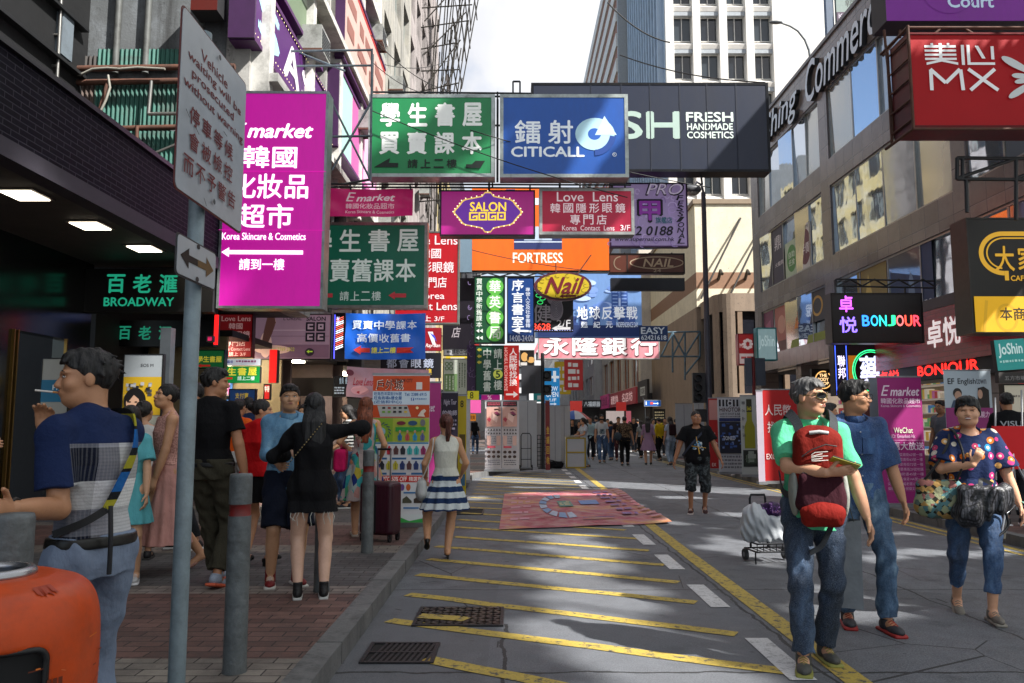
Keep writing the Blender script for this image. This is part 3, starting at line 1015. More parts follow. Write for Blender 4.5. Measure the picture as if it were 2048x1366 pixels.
q.build('trim', cv)
q = MB()
q.box((-8, -3, 3.9), (-4.79, 12.4, 4.0), mat('55504c', .6, .2, dirt=.3))
q.box((-8, 12.0, 4.01), (-4.76, 12.42, 4.79), FT)
q.build('ceiling', cv)
for px_, py_ in ((50, 390), (181, 451), (289, 497), (-160, 290)):
 c = ray(px_, py_)
 c = Vector((0, 0, CAMH)) + c * ((3.89 - CAMH) / c.z)
 q = MB()
 q.cbox((c.x, c.y, 3.885), (.34, .36, .02), mat('d8cfc0', .5, .05, 40, emit=3.0, ecol='fff0d6'))
 q.cbox((c.x, c.y, 3.892), (.42, .44, .012), mat('77716b', .4))
 q.build('ceiling_light', cv)
db = thing('dark_building', 'black shaded building front above and behind the canopy at left', 'building')
BLK = mat('0b0b0d', .18, .3, 2, spec=.6)
q = MB()
q.box((-9, -3, 4.81), (-7.1, 12.55, 30), mat('101113', .7, .4, 2, bump=.3))  # near-black colour carries the shade on this front
q.box((-6.8, -3, .12), (-6.6, 10.3, 3.9), BLK)
q.box((-6.8, 11.55, .12), (-6.6, 12.2, 3.9), BLK)
q.box((-6.8, 10.3, 2.65), (-6.6, 11.55, 3.9), BLK)
q.box((-8.6, 10.2, .12), (-8.5, 11.6, 2.7), mat('4a3420', .6, .3, emit=.12, ecol='6a4a28'))  # back panel glows to stand in for the lit interior
q.build('wall', db)
q = MB()
GOLD = mat('8a6c38', .3, .2, metal=.8)
for y in (10.28, 10.36, 11.5):
 q.box((-6.6, y, .12), (-6.56, y + .025, 2.65), GOLD)
q.build('door_trim', db)
q = MB()
for k in range(9):
 z = 5.4 + k * .8
 q.box((-7.08, 3, z), (-6.95, 12.3, z + .05), mat('1d1e20', .5))
q.build('louvre', db)
cs = thing('corrugated_sheeting', 'rusty green corrugated sheeting fixed on the concrete side wall', 'sheeting')
def corr(x0, x1, z0, z1, y, m, pitch=.075):
 q = MB()
 n_ = int((x1 - x0) / pitch * 6)
 vs, fs = [], []
 for i in range(n_ + 1):
  x = x0 + (x1 - x0) * i / n_
  yy = y - .018 * math.sin(2 * math.pi * x / pitch)
  vs += [(x, yy, z0), (x, yy, z1)]
 for i in range(n_):
  fs.append((2 * i, 2 * i + 2, 2 * i + 3, 2 * i + 1))
 q.add(vs, fs, m, True)
 return q
CGR = mat('2a5f54', .55, .3, 3, metal=.2, dirt=.85)
def cpix(a, b, c, d, y, m, name='sheet'):
 p0, p1 = P(a, b, y), P(c, d, y)
 corr(p0.x, p1.x, p1.z, p0.z, y, m).build(name, cs)
cpix(195, 98, 356, 140, 12.5, CGR)
cpix(138, 112, 194, 140, 12.5, mat('3a3431', .7, .3, 3, dirt=.8))
cpix(190, 165, 356, 252, 12.45, CGR)
cpix(118, 165, 189, 260, 12.45, mat('5a4a42', .7, .3, 3, dirt=.8))
cpix(205, 262, 356, 350, 12.48, CGR)
q = MB()
RUST = mat('5c3a2c', .8, .4, 8, dirt=.5)
def pbar(a, b, c, d, y, r, m):
 q.tube([P(a, b, y), P(c, d, y)], r, m, 6)
pbar(100, 138, 470, 133, 12.3, .05, RUST); pbar(100, 166, 470, 160, 12.3, .05, RUST); pbar(190, 258, 460, 252, 12.3, .045, RUST)
pbar(303, 162, 297, 228, 12.25, .03, STEEL); pbar(297, 228, 460, 226, 12.25, .03, STEEL); pbar(297, 312, 470, 240, 12.25, .025, STEEL)
pbar(274, 252, 272, 330, 12.25, .03, RUST); pbar(215, 165, 195, 235, 12.28, .03, RUST)
q.build('rail', cs)
q = MB()
q.tube([P(*a, 12.15) for a in ((125, 128), (140, 145), (160, 150), (185, 138), (215, 136), (240, 138), (275, 135), (330, 138))], .02, mat('8d8a80', .6), 6)
q.tube([P(*a, 12.15) for a in ((216, 150), (220, 175), (212, 200), (200, 225), (190, 240))], .02, mat('8d8a80', .6), 6)
q.build('cable', cs)
t = thing('meter_box', 'grey metal electrical box on a ladder frame above the canopy', 'box', P(115, 70, 11.8))
q = MB()
q.cbox((0, 0, 0), (.33, .3, .75), mat('6e7880', .5, .2, 5, dirt=.4)); q.cbox((0, -.155, 0), (.27, .012, .68), mat('7d8890', .5, .2, 5, dirt=.3))
q.build('box_body', t)
q = MB()
for dx in (-.26, .16):
 q.tube([(dx, -.2, -.9), (dx - .02, -.2, .9)], .025, STEEL, 6)
for dz in (-.6, -.1, .35):
 q.tube([(-.26, -.2, dz), (.16, -.2, dz)], .02, STEEL, 6)
q.build('ladder', t)
# ---- out of the frame to the right: an added unseen netting lets the sun through in patches
def lit(X, Y):
 """sun patches designed for the road, cut through as holes"""
 w = .12 * math.sin(Y * 3.1) + .08 * math.sin(Y * 7.3 + 1)
 if 3.2 < Y < 10.2:
  c = float(np.interp(Y, [3.2, 4.6, 6.2, 8, 10.2], [.90, .78, .64, .68, .80]))
  hw = float(np.interp(Y, [3.2, 5, 7, 10], [.52, .46, .40, .36]))
  if abs(X - c - w) < hw + .1 * math.sin(Y * 5): return True
 if 5.8 < Y < 10.8 and abs(X - 2.6 - w - (Y - 8) * .05) < .20 + .24 * math.sin(Y * 2.2 + .8): return True
 if 4.9 < Y < 6.4 and abs(X - 4.4 - (Y - 5.6) * .9) < .18 + .2 * math.sin(Y * 6): return True
 if 7.6 < Y < 10.4 and 3.6 < X < 5.6 and math.sin((Y - X * .28) * 3.6 + .6 * math.sin(X * 4)) > .72: return True
 if abs(Y - 15.2 - .1 * X) < .36 and -1.0 < X < 2.0: return True
 if 11.2 < Y < 21 and 2.1 < X < 5.6:
  return math.sin(Y * 2.3 + X * .4) * math.sin(X * 1.9 + Y * .25 + 1) > .66
 if 15.6 < Y < 19.5 and 0 < X < 2 and math.sin(Y * 4 + X) > .5: return True
 return False
def gobo_sheet():
 X0, d = 9.3, .16
 ry, rzz = SUN.y / SUN.x, SUN.z / SUN.x
 q = MB()
 m, n, l, b = nodes_of('gobo')
 tl = n.new('ShaderNodeBsdfTranslucent')  # sunlight glows through the sheet, added as fill for the street
 tl.inputs['Color'].default_value = (.62, .66, .66, 1)
 ms = n.new('ShaderNodeMixShader')
 ms.inputs[0].default_value = .42
 b.inputs['Base Color'].default_value = (.6, .62, .62, 1)
 l.new(b.outputs[0], ms.inputs[1])
 l.new(tl.outputs[0], ms.inputs[2])
 l.new(ms.outputs[0], n['Material Output'].inputs['Surface'])
 for z in np.arange(.1, 22.4, d):
  run = None
  ys = np.arange(-24, 12.6, d)
  for i, y in enumerate(ys):
   hole = False
   yc, zc = y + d / 2, z + d / 2
   t_ = zc / rzz
   X, Yg = X0 - t_, yc - ry * t_
   if X > -1.0 and lit(X, Yg): hole = True  # opening wherever a designed sun patch lands
   if zc > 12.5:
    v = math.sin(yc * 1.7 + 1.3 * math.sin(zc * .9)) + math.sin(zc * 2.1 + 1.1 * math.sin(yc * 1.3 + 2))
    if v > 1.12 and not (X > -5.2 and Yg < 11.5): hole = True
   if (yc - 1.9) ** 2 / 1.2 + (zc - 23.2) ** 2 / .5 < 1: hole = True
   if not hole and run is None: run = y
   if hole and run is not None or (i == len(ys) - 1 and run is not None):
    q.quad((X0, run, z), (X0, y if hole else y + d, z), (X0, y if hole else y + d, z + d), (X0, run, z + d), m)
    run = None
 t = thing('sun_gobo', 'added pale netting out of view to the right', 'gobo', (0, 0, 0))  # made-up screen that blocks the sun and projects its patches
 q.build('gobo_sheet', t)
 q = MB()
 for y in range(-24, 13, 3):
  q.tube([(9.45, y, 0), (9.45, y, 22.4)], .04, mat('8a7a50', .7), 6)
 q.build('pole', t)
gobo_sheet()
# ---- bamboo scaffolding on the left tenement
def scaffold():
 t = thing('bamboo_scaffold', 'dark bamboo scaffolding leaning out from the left tenement against the sky', 'scaffolding', (-4.7, 40, 10))
 m = mat('2e2a24', .8, .4, 4)
 r = random.Random(21)
 o = Vector((-4.7, 40, 10))
 def out(z): return .9 + max(0, z - 17) * .17
 n = 0
 def pole(a, b, rad=.035):
  q = MB()
  q.tube([Vector(a) - o, Vector(b) - o], rad, m, 5)
  q.build('pole', t)
 for y in (38.5, 39.7, 41, 42.3, 43.6, 45):
  for k in (0, 1):
   z = 12
   while z < 27:
    zz = z + r.uniform(4, 6)
    x = -4.7 + out(z) * (1 if k else .45)
    x2 = -4.7 + out(zz) * (1 if k else .45)
    pole((x + r.uniform(-.1, .1), y + r.uniform(-.2, .2), z - .3), (x2 + r.uniform(-.1, .1), y + r.uniform(-.3, .3), zz))
    z = zz - .3
 for z in np.arange(12.5, 28, 1.15):
  x = -4.7 + out(z)
  pole((x + r.uniform(-.1, .15), 37.8 + r.uniform(-.3, .3), z), (x + r.uniform(-.1, .15), 45.6 + r.uniform(-.3, .6), z + r.uniform(-.3, .3)))
  pole((-4.7, 38.6 + r.uniform(0, .3), z + .1), (x + r.uniform(.3, .9), 38.5 + r.uniform(-.2, .2), z + r.uniform(0, .5)))
 for k in range(8):
  z = 13 + k * 1.8
  pole((-4.5, 38.4, z), (-4.7 + out(z + 2.5) + .5, 38.4, z + 2.6 + r.uniform(-.4, .4)))
 q = MB()
 for k in range(7):
  z, y = 17 + k * 1.4 + r.uniform(-.3, .3), 39 + r.uniform(0, 4)
  x = -4.7 + out(z) * .8
  vs = [Vector((x + r.uniform(-.2, .2), y + a, z + b)) - o for a, b in ((0, 0), (1.5, .2), (1.7, 1.2), (.2, 1.4))]
  q.add(vs, [(0, 1, 2, 3)], mat('7d7f84' if k % 2 else '3a3230', .7, .3, 2))
 q.build('tarpaulin', t)
scaffold()
def ac_units():
 r = random.Random(31)
 first = None
 for i, (x, y, z) in enumerate([(-4.1, 15.5, 9.2), (-4.1, 20.8, 9.6), (-4.1, 22.6, 13.0), (-4.3, 26, 8.3), (-4.3, 30.8, 10.6), (-4.3, 28.3, 14), (-4.35, 36, 9.8), (-4.35, 38.2, 13), (-4.1, 18.2, 12.6)]):
  labs = ['grey air conditioner on the concrete facade nearest the purple facade sign', 'air conditioner beside the pink facade sign', 'air conditioner high beside the red framed board',
'lowest air conditioner on the grey streaked tenement', 'farther air conditioner on the grey streaked tenement', 'topmost air conditioner on the grey streaked tenement',
'lower air conditioner on the pinkish tenement', 'upper air conditioner on the pinkish tenement', 'air conditioner high on the concrete facade in the middle']
  if first is None:
   t = first = thing('air_conditioner', labs[i], 'air conditioner', (x, y, z), 0, 'air conditioners on the left facades')
   q = MB(); q.cbox((0, 0, 0), (.5, .75, .5), mat('9a9c98', .6, .2, 4, dirt=.6)); q.build('casing', t)
   q = MB()
   for k in range(6): q.box((.251, -.33, -.2 + k * .07), (.262, .33, -.165 + k * .07), mat('4a4c4e', .6))
   q.build('grille', t)
   q = MB(); q.box((-.3, -.38, -.30), (.26, -.34, -.25), RUST); q.box((-.3, .34, -.30), (.26, .38, -.25), RUST); q.build('bracket', t)
  else:
   t = copy_tree(first); t.location = (x, y, z); t['label'] = labs[i]
ac_units()
# ------------------------------------------------------------------ the signs over the street
def scrib(A, x0, y0, x1, y1, col, rows=3, seed=1, h=.6, v=False):
 """illegible small print as short strokes"""
 r = random.Random(seed)
 for j in range(rows):
  a = y0 + (y1 - y0) * j / rows if not v else x0 + (x1 - x0) * j / rows
  H = (y1 - y0) / rows * h if not v else (x1 - x0) / rows * h
  x, e = (x0, x1) if not v else (y0, y1)
  while x < e - H * .3:
   w = H * r.uniform(.5, 1.6)
   w = min(w, e - x)
   if not v: A.rect(col, x, a + H * r.uniform(0, .15), x + w, a + H * r.uniform(.8, 1))
   else: A.rect(col, a + H * r.uniform(0, .15), x, a + H * r.uniform(.8, 1), x + w)
   x += w + H * r.uniform(.2, .45)
GS = 'signs hung over the street'
def a_mag(A):
 A.text('E', 462, 248, 494, 278, 'f6ecfa', .0, .3)
 A.text('market', 497, 250, 626, 278, 'f6ecfa', .035, .25)
 A.text('韓國', 489, 296, 596, 340, 'f6ecfa', .018)
 A.text('化妝品', 468, 353, 620, 402, 'f6ecfa', .018)
 A.text('超市', 484, 414, 592, 462, 'f6ecfa', .018)
 A.text('Korea Skincare & Cosmetics', 455, 472, 619, 486, 'f6ecfa', .012)
 A.arrow('f0e8f6', 615, 511, 455, 511, 8, 15, 19)
 A.text('請到一樓', 491, 524, 579, 546, 'f6ecfa', .015)
 A.rect('b0148a', 448, 347, 655, 348.2)
 A.rect('b0148a', 448, 466, 655, 467)
board('magenta_signboard', 'tall glowing magenta signboard with white arrow beside the traffic sign pole', 'signboard', (449, 182, 656, 622), 12.2, 'b4108f', a_mag, '9aa2a4', .3, .36, GS, 5, roll=.3, aem=.75)
def a_g1(A):
 for i, ch in enumerate('學生書屋'): A.text(ch, 764 + i * 54.3, 212, 801 + i * 54.3, 258, 'e8ece8', .045)
 for i, ch in enumerate('買賣課本'): A.text(ch, 763 + i * 54.3, 272, 801 + i * 54.3, 315, 'e8ece8', .045)
 A.poly('0e1a14', [(752, 343), (784, 324), (782, 334), (800, 334), (800, 343)])
 A.row('請上二樓', 819, 327, 915, 344, '0e1a14', .25, b=.03)
 A.poly('0e1a14', [(933, 345), (934, 337), (945, 337), (952, 330), (971, 330), (962, 345)])
board('green_signboard', 'bright green bookshop signboard in chrome frame with eight bold white characters', 'signboard', (740, 193, 990, 362), 16.5, '1f7a48', a_g1, 'a8b0ac', .4, .10, GS, 7, rods=[(745, 360, 690, 370), (742, 100, 741, 362)])
def a_cc(A):
 A.text('鐳', 1030, 247, 1080, 294, 'e6eef4', .02); A.text('射', 1096, 247, 1144, 294, 'e6eef4', .02)
 A.text('CITICALL', 1023, 301, 1166, 321, 'e6eef4', .035)
 A.ell('a9cfdc', 1188, 275, 39, 33)
 A.ell('2156a8', 1187, 275, 13, 12)
 A.poly('b9dbe4', [(1188, 277), (1207, 238), (1231, 277)])
 A.ring('1a3f86', 1186, 272, 44, 47, 12, a0=10, a1=88)
 A.ring('dfe9ee', 1226, 317, 4.2, 4.2, 1)
 A.text('R', 1224.2, 314.6, 1227.8, 319.4, 'dfe9ee', .01)
board('blue_signboard', 'royal blue signboard with pale ring arrow logo in chrome frame', 'signboard', (1000, 193, 1254, 363), 16.5, '1c4f9e', a_cc, 'a8b0ac', .4, .12, GS, 7, rods=[(995, 195, 995, 366)])
def a_lush(A):
 A.text('LUSH', 1110, 230, 1355, 284, 'a4bab0', .03)
 A.text('FRESH', 1369, 231, 1461, 250, 'd6e4dc', .03)
 A.text('HANDMADE', 1370, 254, 1460, 267, 'd6e4dc', .03)
 A.text('COSMETICS', 1370, 271, 1461, 284, 'd6e4dc', .03)
 for x in (1180, 1240, 1297, 1356, 1410, 1468): A.rect('181d2b', x, 172, x + 1.4, 350)
board('navy_billboard', 'wide dark navy billboard with pale lettering above the pale purple sign', 'billboard', (1062, 170, 1533, 352), 20.5, '182034', a_lush, '14161c', .5, .08, GS, 5, aem=.06, rods=[(1400, 352, 1402, 372), (1060, 250, 950, 250)])
def a_ec(A):
 A.text('E', 692, 384, 712, 402, 'f6dfe8', .0, .3); A.text('market', 713, 388, 790, 402, 'f6dfe8', .035, .25)
 A.text('韓國化妝品超市', 692, 407, 789, 418, 'f2cfdc', .012)
 A.text('Korea Skincare & Cosmetics', 692, 421, 789, 427, 'f2cfdc', .01)
board('pink_cloth_banner', 'creased pink cloth banner tied under the frame beside the green signboard', 'banner', (659, 377, 826, 433), 17.2, 'd02872', a_ec, None, .04, .10, GS, wave=.05)
def a_g2(A):
 for i, ch in enumerate('學生書屋'): A.text(ch, 624 + i * 57.5, 461, 665 + i * 57.5, 505, 'ccd8d2', .022)
 for i, ch in enumerate('買賣舊課本'): A.text(ch, 620 + i * 43.5, 521, 659 + i * 43.5, 566, 'ccd8d2', .02)
 A.row('請上二樓', 684, 586, 765, 604, 'b8c4be', .15, b=.012)
 A.arrow('a8323a', 670, 594, 636, 594, 8, 13, 16); A.arrow('a8323a', 815, 594, 780, 594, 8, 13, 16)
board('dark_green_signboard', 'dark green bookshop signboard partly behind the magenta one, small red arrows', 'signboard', (610, 446, 856, 619), 18.3, '0f5a46', a_g2, 'a39d98', .3, .14, GS, 6)
def a_sg(A):
 pts = []
 for i in range(72):
  a = i / 72 * 2 * math.pi
  k = 1 + .07 * abs(math.cos(a * 4)) ** 3
  pk = 1.18 if abs(math.sin(a)) > .995 else 1
  pts.append((976 + 64 * k * math.cos(a), 428 + 33 * k * pk * math.sin(a)))
 A.poly('d8b25a', pts)
 A.poly('5a2a86', [(976 + (x - 976) * .945, 428 + (y - 428) * .93) for x, y in pts])
 A.text('SALON', 941, 408, 1012, 426, 'f2cf3e', .03)
 for i, (L, x) in enumerate(zip('GOGO', (939, 957.5, 976, 994.5))):
  A.rect('f2cf3e', x, 428, x + 17, 445); A.rect('5a2a86', x + 3.4, 431, x + 13.6, 442)
  if L == 'G':
   A.rect('f2cf3e', x + 8, 435, x + 14, 438); A.rect('5a2a86', x + 12, 431, x + 17, 434.5); A.rect('f2cf3e', x + 6.6, 437, x + 10, 440)
  else: A.rect('f2cf3e', x + 6.5, 434.5, x + 10.5, 438.5)
 r = random.Random(2)
 for (x, y) in pts[::2]: A.ell('f4ecc0', x, y, 1.3, 1.3, em=.8, n=7)
board('purple_signboard', 'glowing pink purple signboard with ornate gold bordered oval in the middle', 'signboard', (881, 383, 1070, 476), 17, 'a01878', a_sg, '2a1a2c', .3, .24, GS, 3, aem=.5, rods=[(978, 383, 978, 362)])
def a_ll(A):
 A.text('Love  Lens', 1113, 388, 1234, 407, 'f0dfe4', .008)
 A.row('韓國隱形眼鏡', 1100, 411, 1248, 430, 'f0dfe4', .25, b=.012)
 A.row('專門店', 1139, 434, 1211, 454, 'f0dfe4', .25, b=.012)
 A.text('Korea  Contact  Lens', 1123, 456, 1226, 466, 'f0dfe4', .012); A.text('3/F', 1238, 455, 1257, 466, 'f0dfe4', .012)
board('crimson_signboard', 'crimson signboard in battered chrome frame under the royal blue one', 'signboard', (1078, 380, 1266, 474), 17, 'a8173a', a_ll, 'b4b4b0', .35, .16, GS, 6, rods=[(1120, 380, 1120, 362), (1225, 380, 1225, 362)])
def a_pro(A):
 r = random.Random(5)
 for _ in range(40):
  x, y = r.uniform(1215, 1370), r.uniform(372, 492)
  A.ring(r.choice(['b7a6cf', '8a76aa', 'a892c4']), x, y, r.uniform(5, 10), r.uniform(5, 10), 2, a0=r.uniform(0, 180), a1=r.uniform(200, 380))
 A.text('PRO', 1290, 367, 1366, 393, '1c1826', .035, .3); A.text('PRO', 1292, 369, 1364, 391, 'cfc4de', .0, .3)
 A.text('甲', 1274, 402, 1322, 447, '1c1826', .06); A.text('甲', 1278, 405, 1318, 443, '8a3aa0', .03)
 A.text('指', 1216, 402, 1262, 447, '8a3aa0', .03)
 A.text('旗艦店', 1309, 437, 1342, 450, '2a5a68', .03)
 A.text('2352 0188', 1228, 456, 1343, 474, '1c1826', .03, .2)
 A.text('www.supernail.com.hk', 1228, 478, 1345, 488, '1c1826', .02, .2)
 for i, ch in enumerate('FESSIONAL'): A.text(ch, 1351 + (i % 2) * 2, 393 + i * 11, 1365, 403 + i * 11, '1c1826', .03, .2)
board('lilac_signboard', 'pale lilac signboard with swirly pattern and italic black lettering', 'signboard', (1218, 366, 1374, 497), 22, '9f8cba', a_pro, '4a2f56', .2, .16, GS, 3)
def a_rv(A):
 A.text('Love Lens', 812, 472, 915, 490, 'e8d0d4', .008); A.text('韓國', 840, 498, 882, 518, 'e8d0d4', .015)
 A.text('隱形眼鏡', 822, 525, 908, 547, 'e8d0d4', .015); A.text('專門店', 838, 556, 894, 577, 'e8d0d4', .015)
 A.text('Korea', 836, 587, 890, 600, 'e8d0d4', .01); A.text('Contact Lens', 792, 607, 915, 622, 'e8d0d4', .01)
 A.text('請上 3/F', 832, 633, 890, 645, 'e8d0d4', .01)
board('red_vertical_signboard', 'tall red vertical signboard half hidden by the dark green one', 'signboard', (790, 463, 919, 650), 21.5, 'a3131f', a_rv, '8a8c88', .25, .14, GS, 3)
def a_fort(A):
 A.text('FORTRESS', 1026, 509, 1124, 529, 'f8ecdc', .02)
 A.rect('26305e', 1028, 470, 1123, 502); A.rect('c8d4e2', 1028, 486, 1123, 488); A.rect('a8b8cc', 1048, 456, 1103, 484); A.rect('26305e', 1012, 380, 1030, 420)
 for x, y in ((1049, 398), (1012, 395)): A.rect('c8d4e2', x, y, x + 30, y + 14)
board('orange_billboard', 'large orange billboard with navy block logo under the purple signboard', 'billboard', (944, 376, 1216, 544), 27, 'd96018', a_fort, None, .4, .16, GS)
def a_br(A):
 A.ring('b09a80', 1312, 527, 54, 13, 2.5); A.text('NAIL', 1285, 519, 1345, 535, 'c8b090', .02, .2); A.text('24', 1305, 540, 1320, 546, 'b09a80', .02)
 A.rect('2c1a14', 1252, 508, 1255, 548)
 A.ring('8a7460', 1240, 528, 14, 14, 2, a0=90, a1=270)
board('brown_signboard', 'old brown carved signboard on a rusty bracket right of the orange one', 'signboard', (1216, 508, 1368, 549), 30, '5a2e22', a_br, '241814', .3, 0, GS, 3, rods=[(1216, 545, 1250, 505), (1250, 545, 1300, 505), (1300, 545, 1345, 505)])
board('black_strip_signboard', 'plain black strip signboard below the brown carved one', 'signboard', (1221, 557, 1368, 582), 33, '16171f', None, None, .3, 0, GS)
def a_hy(A):
 for i, ch in enumerate('買賣中學新舊課本'): A.text(ch, 953, 558 + i * 12.4, 964.5, 569 + i * 12.4, 'd8e4da', .012)
 for i, ch in enumerate('華英書局'):
  A.ell('4f9a3c', 990, 574 + i * 31, 17, 17, em=.25);
 for i, ch in enumerate('華英書局'): A.text(ch, 979, 562 + i * 31, 1001, 586 + i * 31, 'e0f0dc', .025)
 for y in (663, 677): A.poly('d8e4da', [(953, y), (959, y - 4), (959, y + 4)]); A.poly('d8e4da', [(960, y), (966, y - 4), (966, y + 4)])
board('green_vertical_signboard', 'dark green vertical signboard with four characters on light green discs', 'signboard', (948, 553, 1010, 688), 25, '124a2e', a_hy, '1a1e1c', .25, .06, GS, 2)
def a_xy(A):
 for i, ch in enumerate('序言書室'): A.text(ch, 1024, 560 + i * 24.5, 1047, 582 + i * 24.5, 'e0e6f0', .02)
 for i, ch in enumerate('專營人文及社會書籍'): A.text(ch, 1051, 576 + i * 9, 1060, 584 + i * 9, 'c8d0e0', .01)
 A.arrow('e0e6f0', 1062, 664, 1024, 662, 4, 16, 14)
 A.text('14:00-24:00', 1020, 672, 1066, 684, 'd4dcea', .012)
board('blue_vertical_signboard', 'deep blue vertical signboard with white arrow and opening hours', 'signboard', (1014, 555, 1069, 686), 25.3, '143a78', a_xy, '12161c', .25, .1, GS, 2)
def a_ft(A):
 A.text('健', 1066, 610, 1102, 646, 'c8c8d0', .015)
 A.ell('a8a8b4', 1113, 620, 13, 22); A.ell('a8a8b4', 1110, 598, 16, 14); A.ell('a8a8b4', 1108, 634, 9, 8)
 for i in range(5): A.ring('6a6a78', 1112, 618, 11 - 2 * i, 19 - 3.6 * i, .9)
 A.text('3628', 1066, 648, 1100, 661, 'e03a2a', .015, em=1); A.text('2/F', 1113, 641, 1140, 655, 'd8d8dc', .01)
 A.arrow('d0d0d4', 1140, 658, 1103, 658, 5, 10, 10)
 for p in ((1074, 580), (1083, 585), (1077, 592), (1085, 598), (1080, 606)): A.ring('2fb45a', p[0], p[1], 6, 4, 1.2, em=1.0)
 for x in range(1064, 1146, 5): A.ell('8a90c8', x, 662, 1, 1, em=.6, n=6)
board('foot_signboard', 'black massage signboard with grey foot sole and green neon leaf', 'signboard', (1062, 577, 1146, 664), 28, '15151d', a_ft, None, .25, 0, GS)
c = P(1125, 573, 24)
def a_nail(A):
 A.ell('4a2430', 1126, 572, 57, 29); A.ell('b09a1c', 1126, 572, 52, 25, em=.2)
 r = random.Random(3)
 for i in range(14):
  a = i / 14 * 6.28
  A.ring('6a5a14', 1126 + 46 * math.cos(a), 572 + 21 * math.sin(a), 6, 4, 1, a0=r.uniform(0, 90), a1=r.uniform(200, 330))
 A.text('Nail', 1089, 555, 1168, 588, '6a1020', .03, .4)
 A.arrow('6a1020', 1151, 592, 1118, 593, 4, 8, 9)
def nail_sign():
 s = (24 * CT + (c.z - CAMH) * ST) / F
 root = thing('oval_sign', 'oval yellow sign with curly dark red script and red rim', 'sign', c, 0, GS)
 q = MB()
 n_ = 40
 rim = [(57 * s * math.cos(2 * math.pi * i / n_), 29 * s * math.sin(2 * math.pi * i / n_)) for i in range(n_)]
 q.prism(rim, 1, -.1, .1, mat('7a2430', .4, .2))
 q.build('panel', root)
 A = Art(lambda x, y, h: ((x - 1125) * s, -.1 - h, (572 - y) * s), 0)
 a_nail(A)
 A.mb.build('lettering', root)
 q = MB()
 q.tube([(-.2, 0, .3), (-.2, 0, .75)], .02, RUST, 6); q.tube([(.4, 0, .3), (.9, 0, 1.0)], .02, RUST, 6)
 q.build('bracket', root)
nail_sign()
def a_mv(A):
 r = random.Random(8)
 for _ in range(26):
  x = r.uniform(1140, 1265); h = r.uniform(10, 60)
  A.rect(r.choice(['2e4478', '3a5490', '4a66a4', '26386a']), x, 668 - h, x + r.uniform(4, 12), 668)
 for _ in range(22):
  A.ell(r.choice(['8ea6d4', '6f8cc4', 'a9bce0', '5a78b4']), r.uniform(1100, 1270), r.uniform(560, 625), r.uniform(6, 18), r.uniform(4, 9))
 for x in (1222, 1240):
  A.rect('33508e', x, 580, x + 14, 640)
  for k in range(8): A.rect('7d98cc', x + 2, 584 + k * 7, x + 12, 586 + k * 7)
 A.rect('1c2c58', 1075, 652, 1282, 675)
 for i, ch in enumerate('地球反擊戰'): A.text(ch, 1153 + i * 24.6, 615, 1174 + i * 24.6, 640, 'e4eaf4', .025)
 for i, ch in enumerate('甦紀元'): A.text(ch, 1161 + i * 24.5, 645, 1174 + i * 24.5, 657, 'e4eaf4', .015)
 A.text('INDEPENDENCE DAY', 1231, 646, 1274, 656, 'd0daea', .012)
board('film_billboard', 'misty blue city film billboard behind the yellow oval sign', 'billboard', (1070, 544, 1282, 676), 36, '6484b4', a_mv, None, .3, .22, GS)
def a_easy(A):
 A.text('EASY', 1282, 655, 1329, 668, 'd8e4f0', .03); A.text('62421618', 1282, 671, 1332, 680, 'd8e4f0', .03)
board('phone_number_sign', 'small navy sign with white phone number at the corner of the film billboard', 'sign', (1279, 652, 1335, 683), 35, '16386a', a_easy, None, .1, .05, GS)
def a_wl(A):
 for i in range(9):
  x = 1080 + i * 28
  A.poly('c87a84', [(x, 676), (x + 8, 676), (x - 14, 716), (x - 19, 716)])
 for i, ch in enumerate('永隆銀行'):
  x = 1088 + i * 58
  A.text(ch, x, 676, x + 50, 713, '4a1a20', .06); A.text(ch, x - 1, 675, x + 48, 711, 'f4f0f0', .035)
board('pink_bank_signboard', 'long pale pink bank signboard with four big white characters', 'signboard', (1076, 675, 1318, 719), 42, 'd08a92', a_wl, 'd8d4d0', .4, .15, GS, 2)
def bars_thing(name, label, cat, Y, segs, r, m, grp=None, dY=0.0, part='bar'):
 root = thing(name, label, cat, (0, 0, 0), 0, grp)
 root.location = P((segs[0][0] + segs[0][2]) / 2, (segs[0][1] + segs[0][3]) / 2, Y)
 for sgm in segs:
  q = MB()
  ya = Y + (sgm[4] if len(sgm) > 4 else 0)
  yb_ = Y + (sgm[5] if len(sgm) > 5 else (sgm[4] if len(sgm) > 4 else 0))
  q.tube([P(sgm[0], sgm[1], ya) - root.location, P(sgm[2], sgm[3], yb_) - root.location], r, m, 6)
  q.build(part, root)
 return root
BLUEST = mat('5f7886', .5, .3, 6, metal=.4, dirt=.5)
bars_thing('sign_truss', 'blue grey steel lattice bracket holding the pale pink bank signboard', 'bracket', 42,
[(1320, 665, 1400, 663), (1320, 713, 1400, 713), (1345, 663, 1345, 745), (1400, 663, 1400, 713), (1370, 664, 1370, 760), (1322, 713, 1345, 665), (1345, 665, 1370, 713), (1370, 713, 1400, 664), (1370, 750, 1400, 713), (1345, 713, 1370, 664)], .05, BLUEST)
DST = mat('33373b', .5, .3, 6, metal=.5, dirt=.4)
bars_thing('pipe_scaffold', 'grey steel pipe frame between the magenta and the bright green signboards', 'frame', 14.4,
[(470, 104, 745, 100), (487, 276, 745, 272), (744, 98, 741, 362), (664, 340, 742, 205), (664, 205, 742, 362), (470, 104, 470, 130), (470, 133, 745, 131, .4), (484, 60, 690, 142, .6)], .022, mat('6d7a82', .45, .3, 6, metal=.6, dirt=.4))
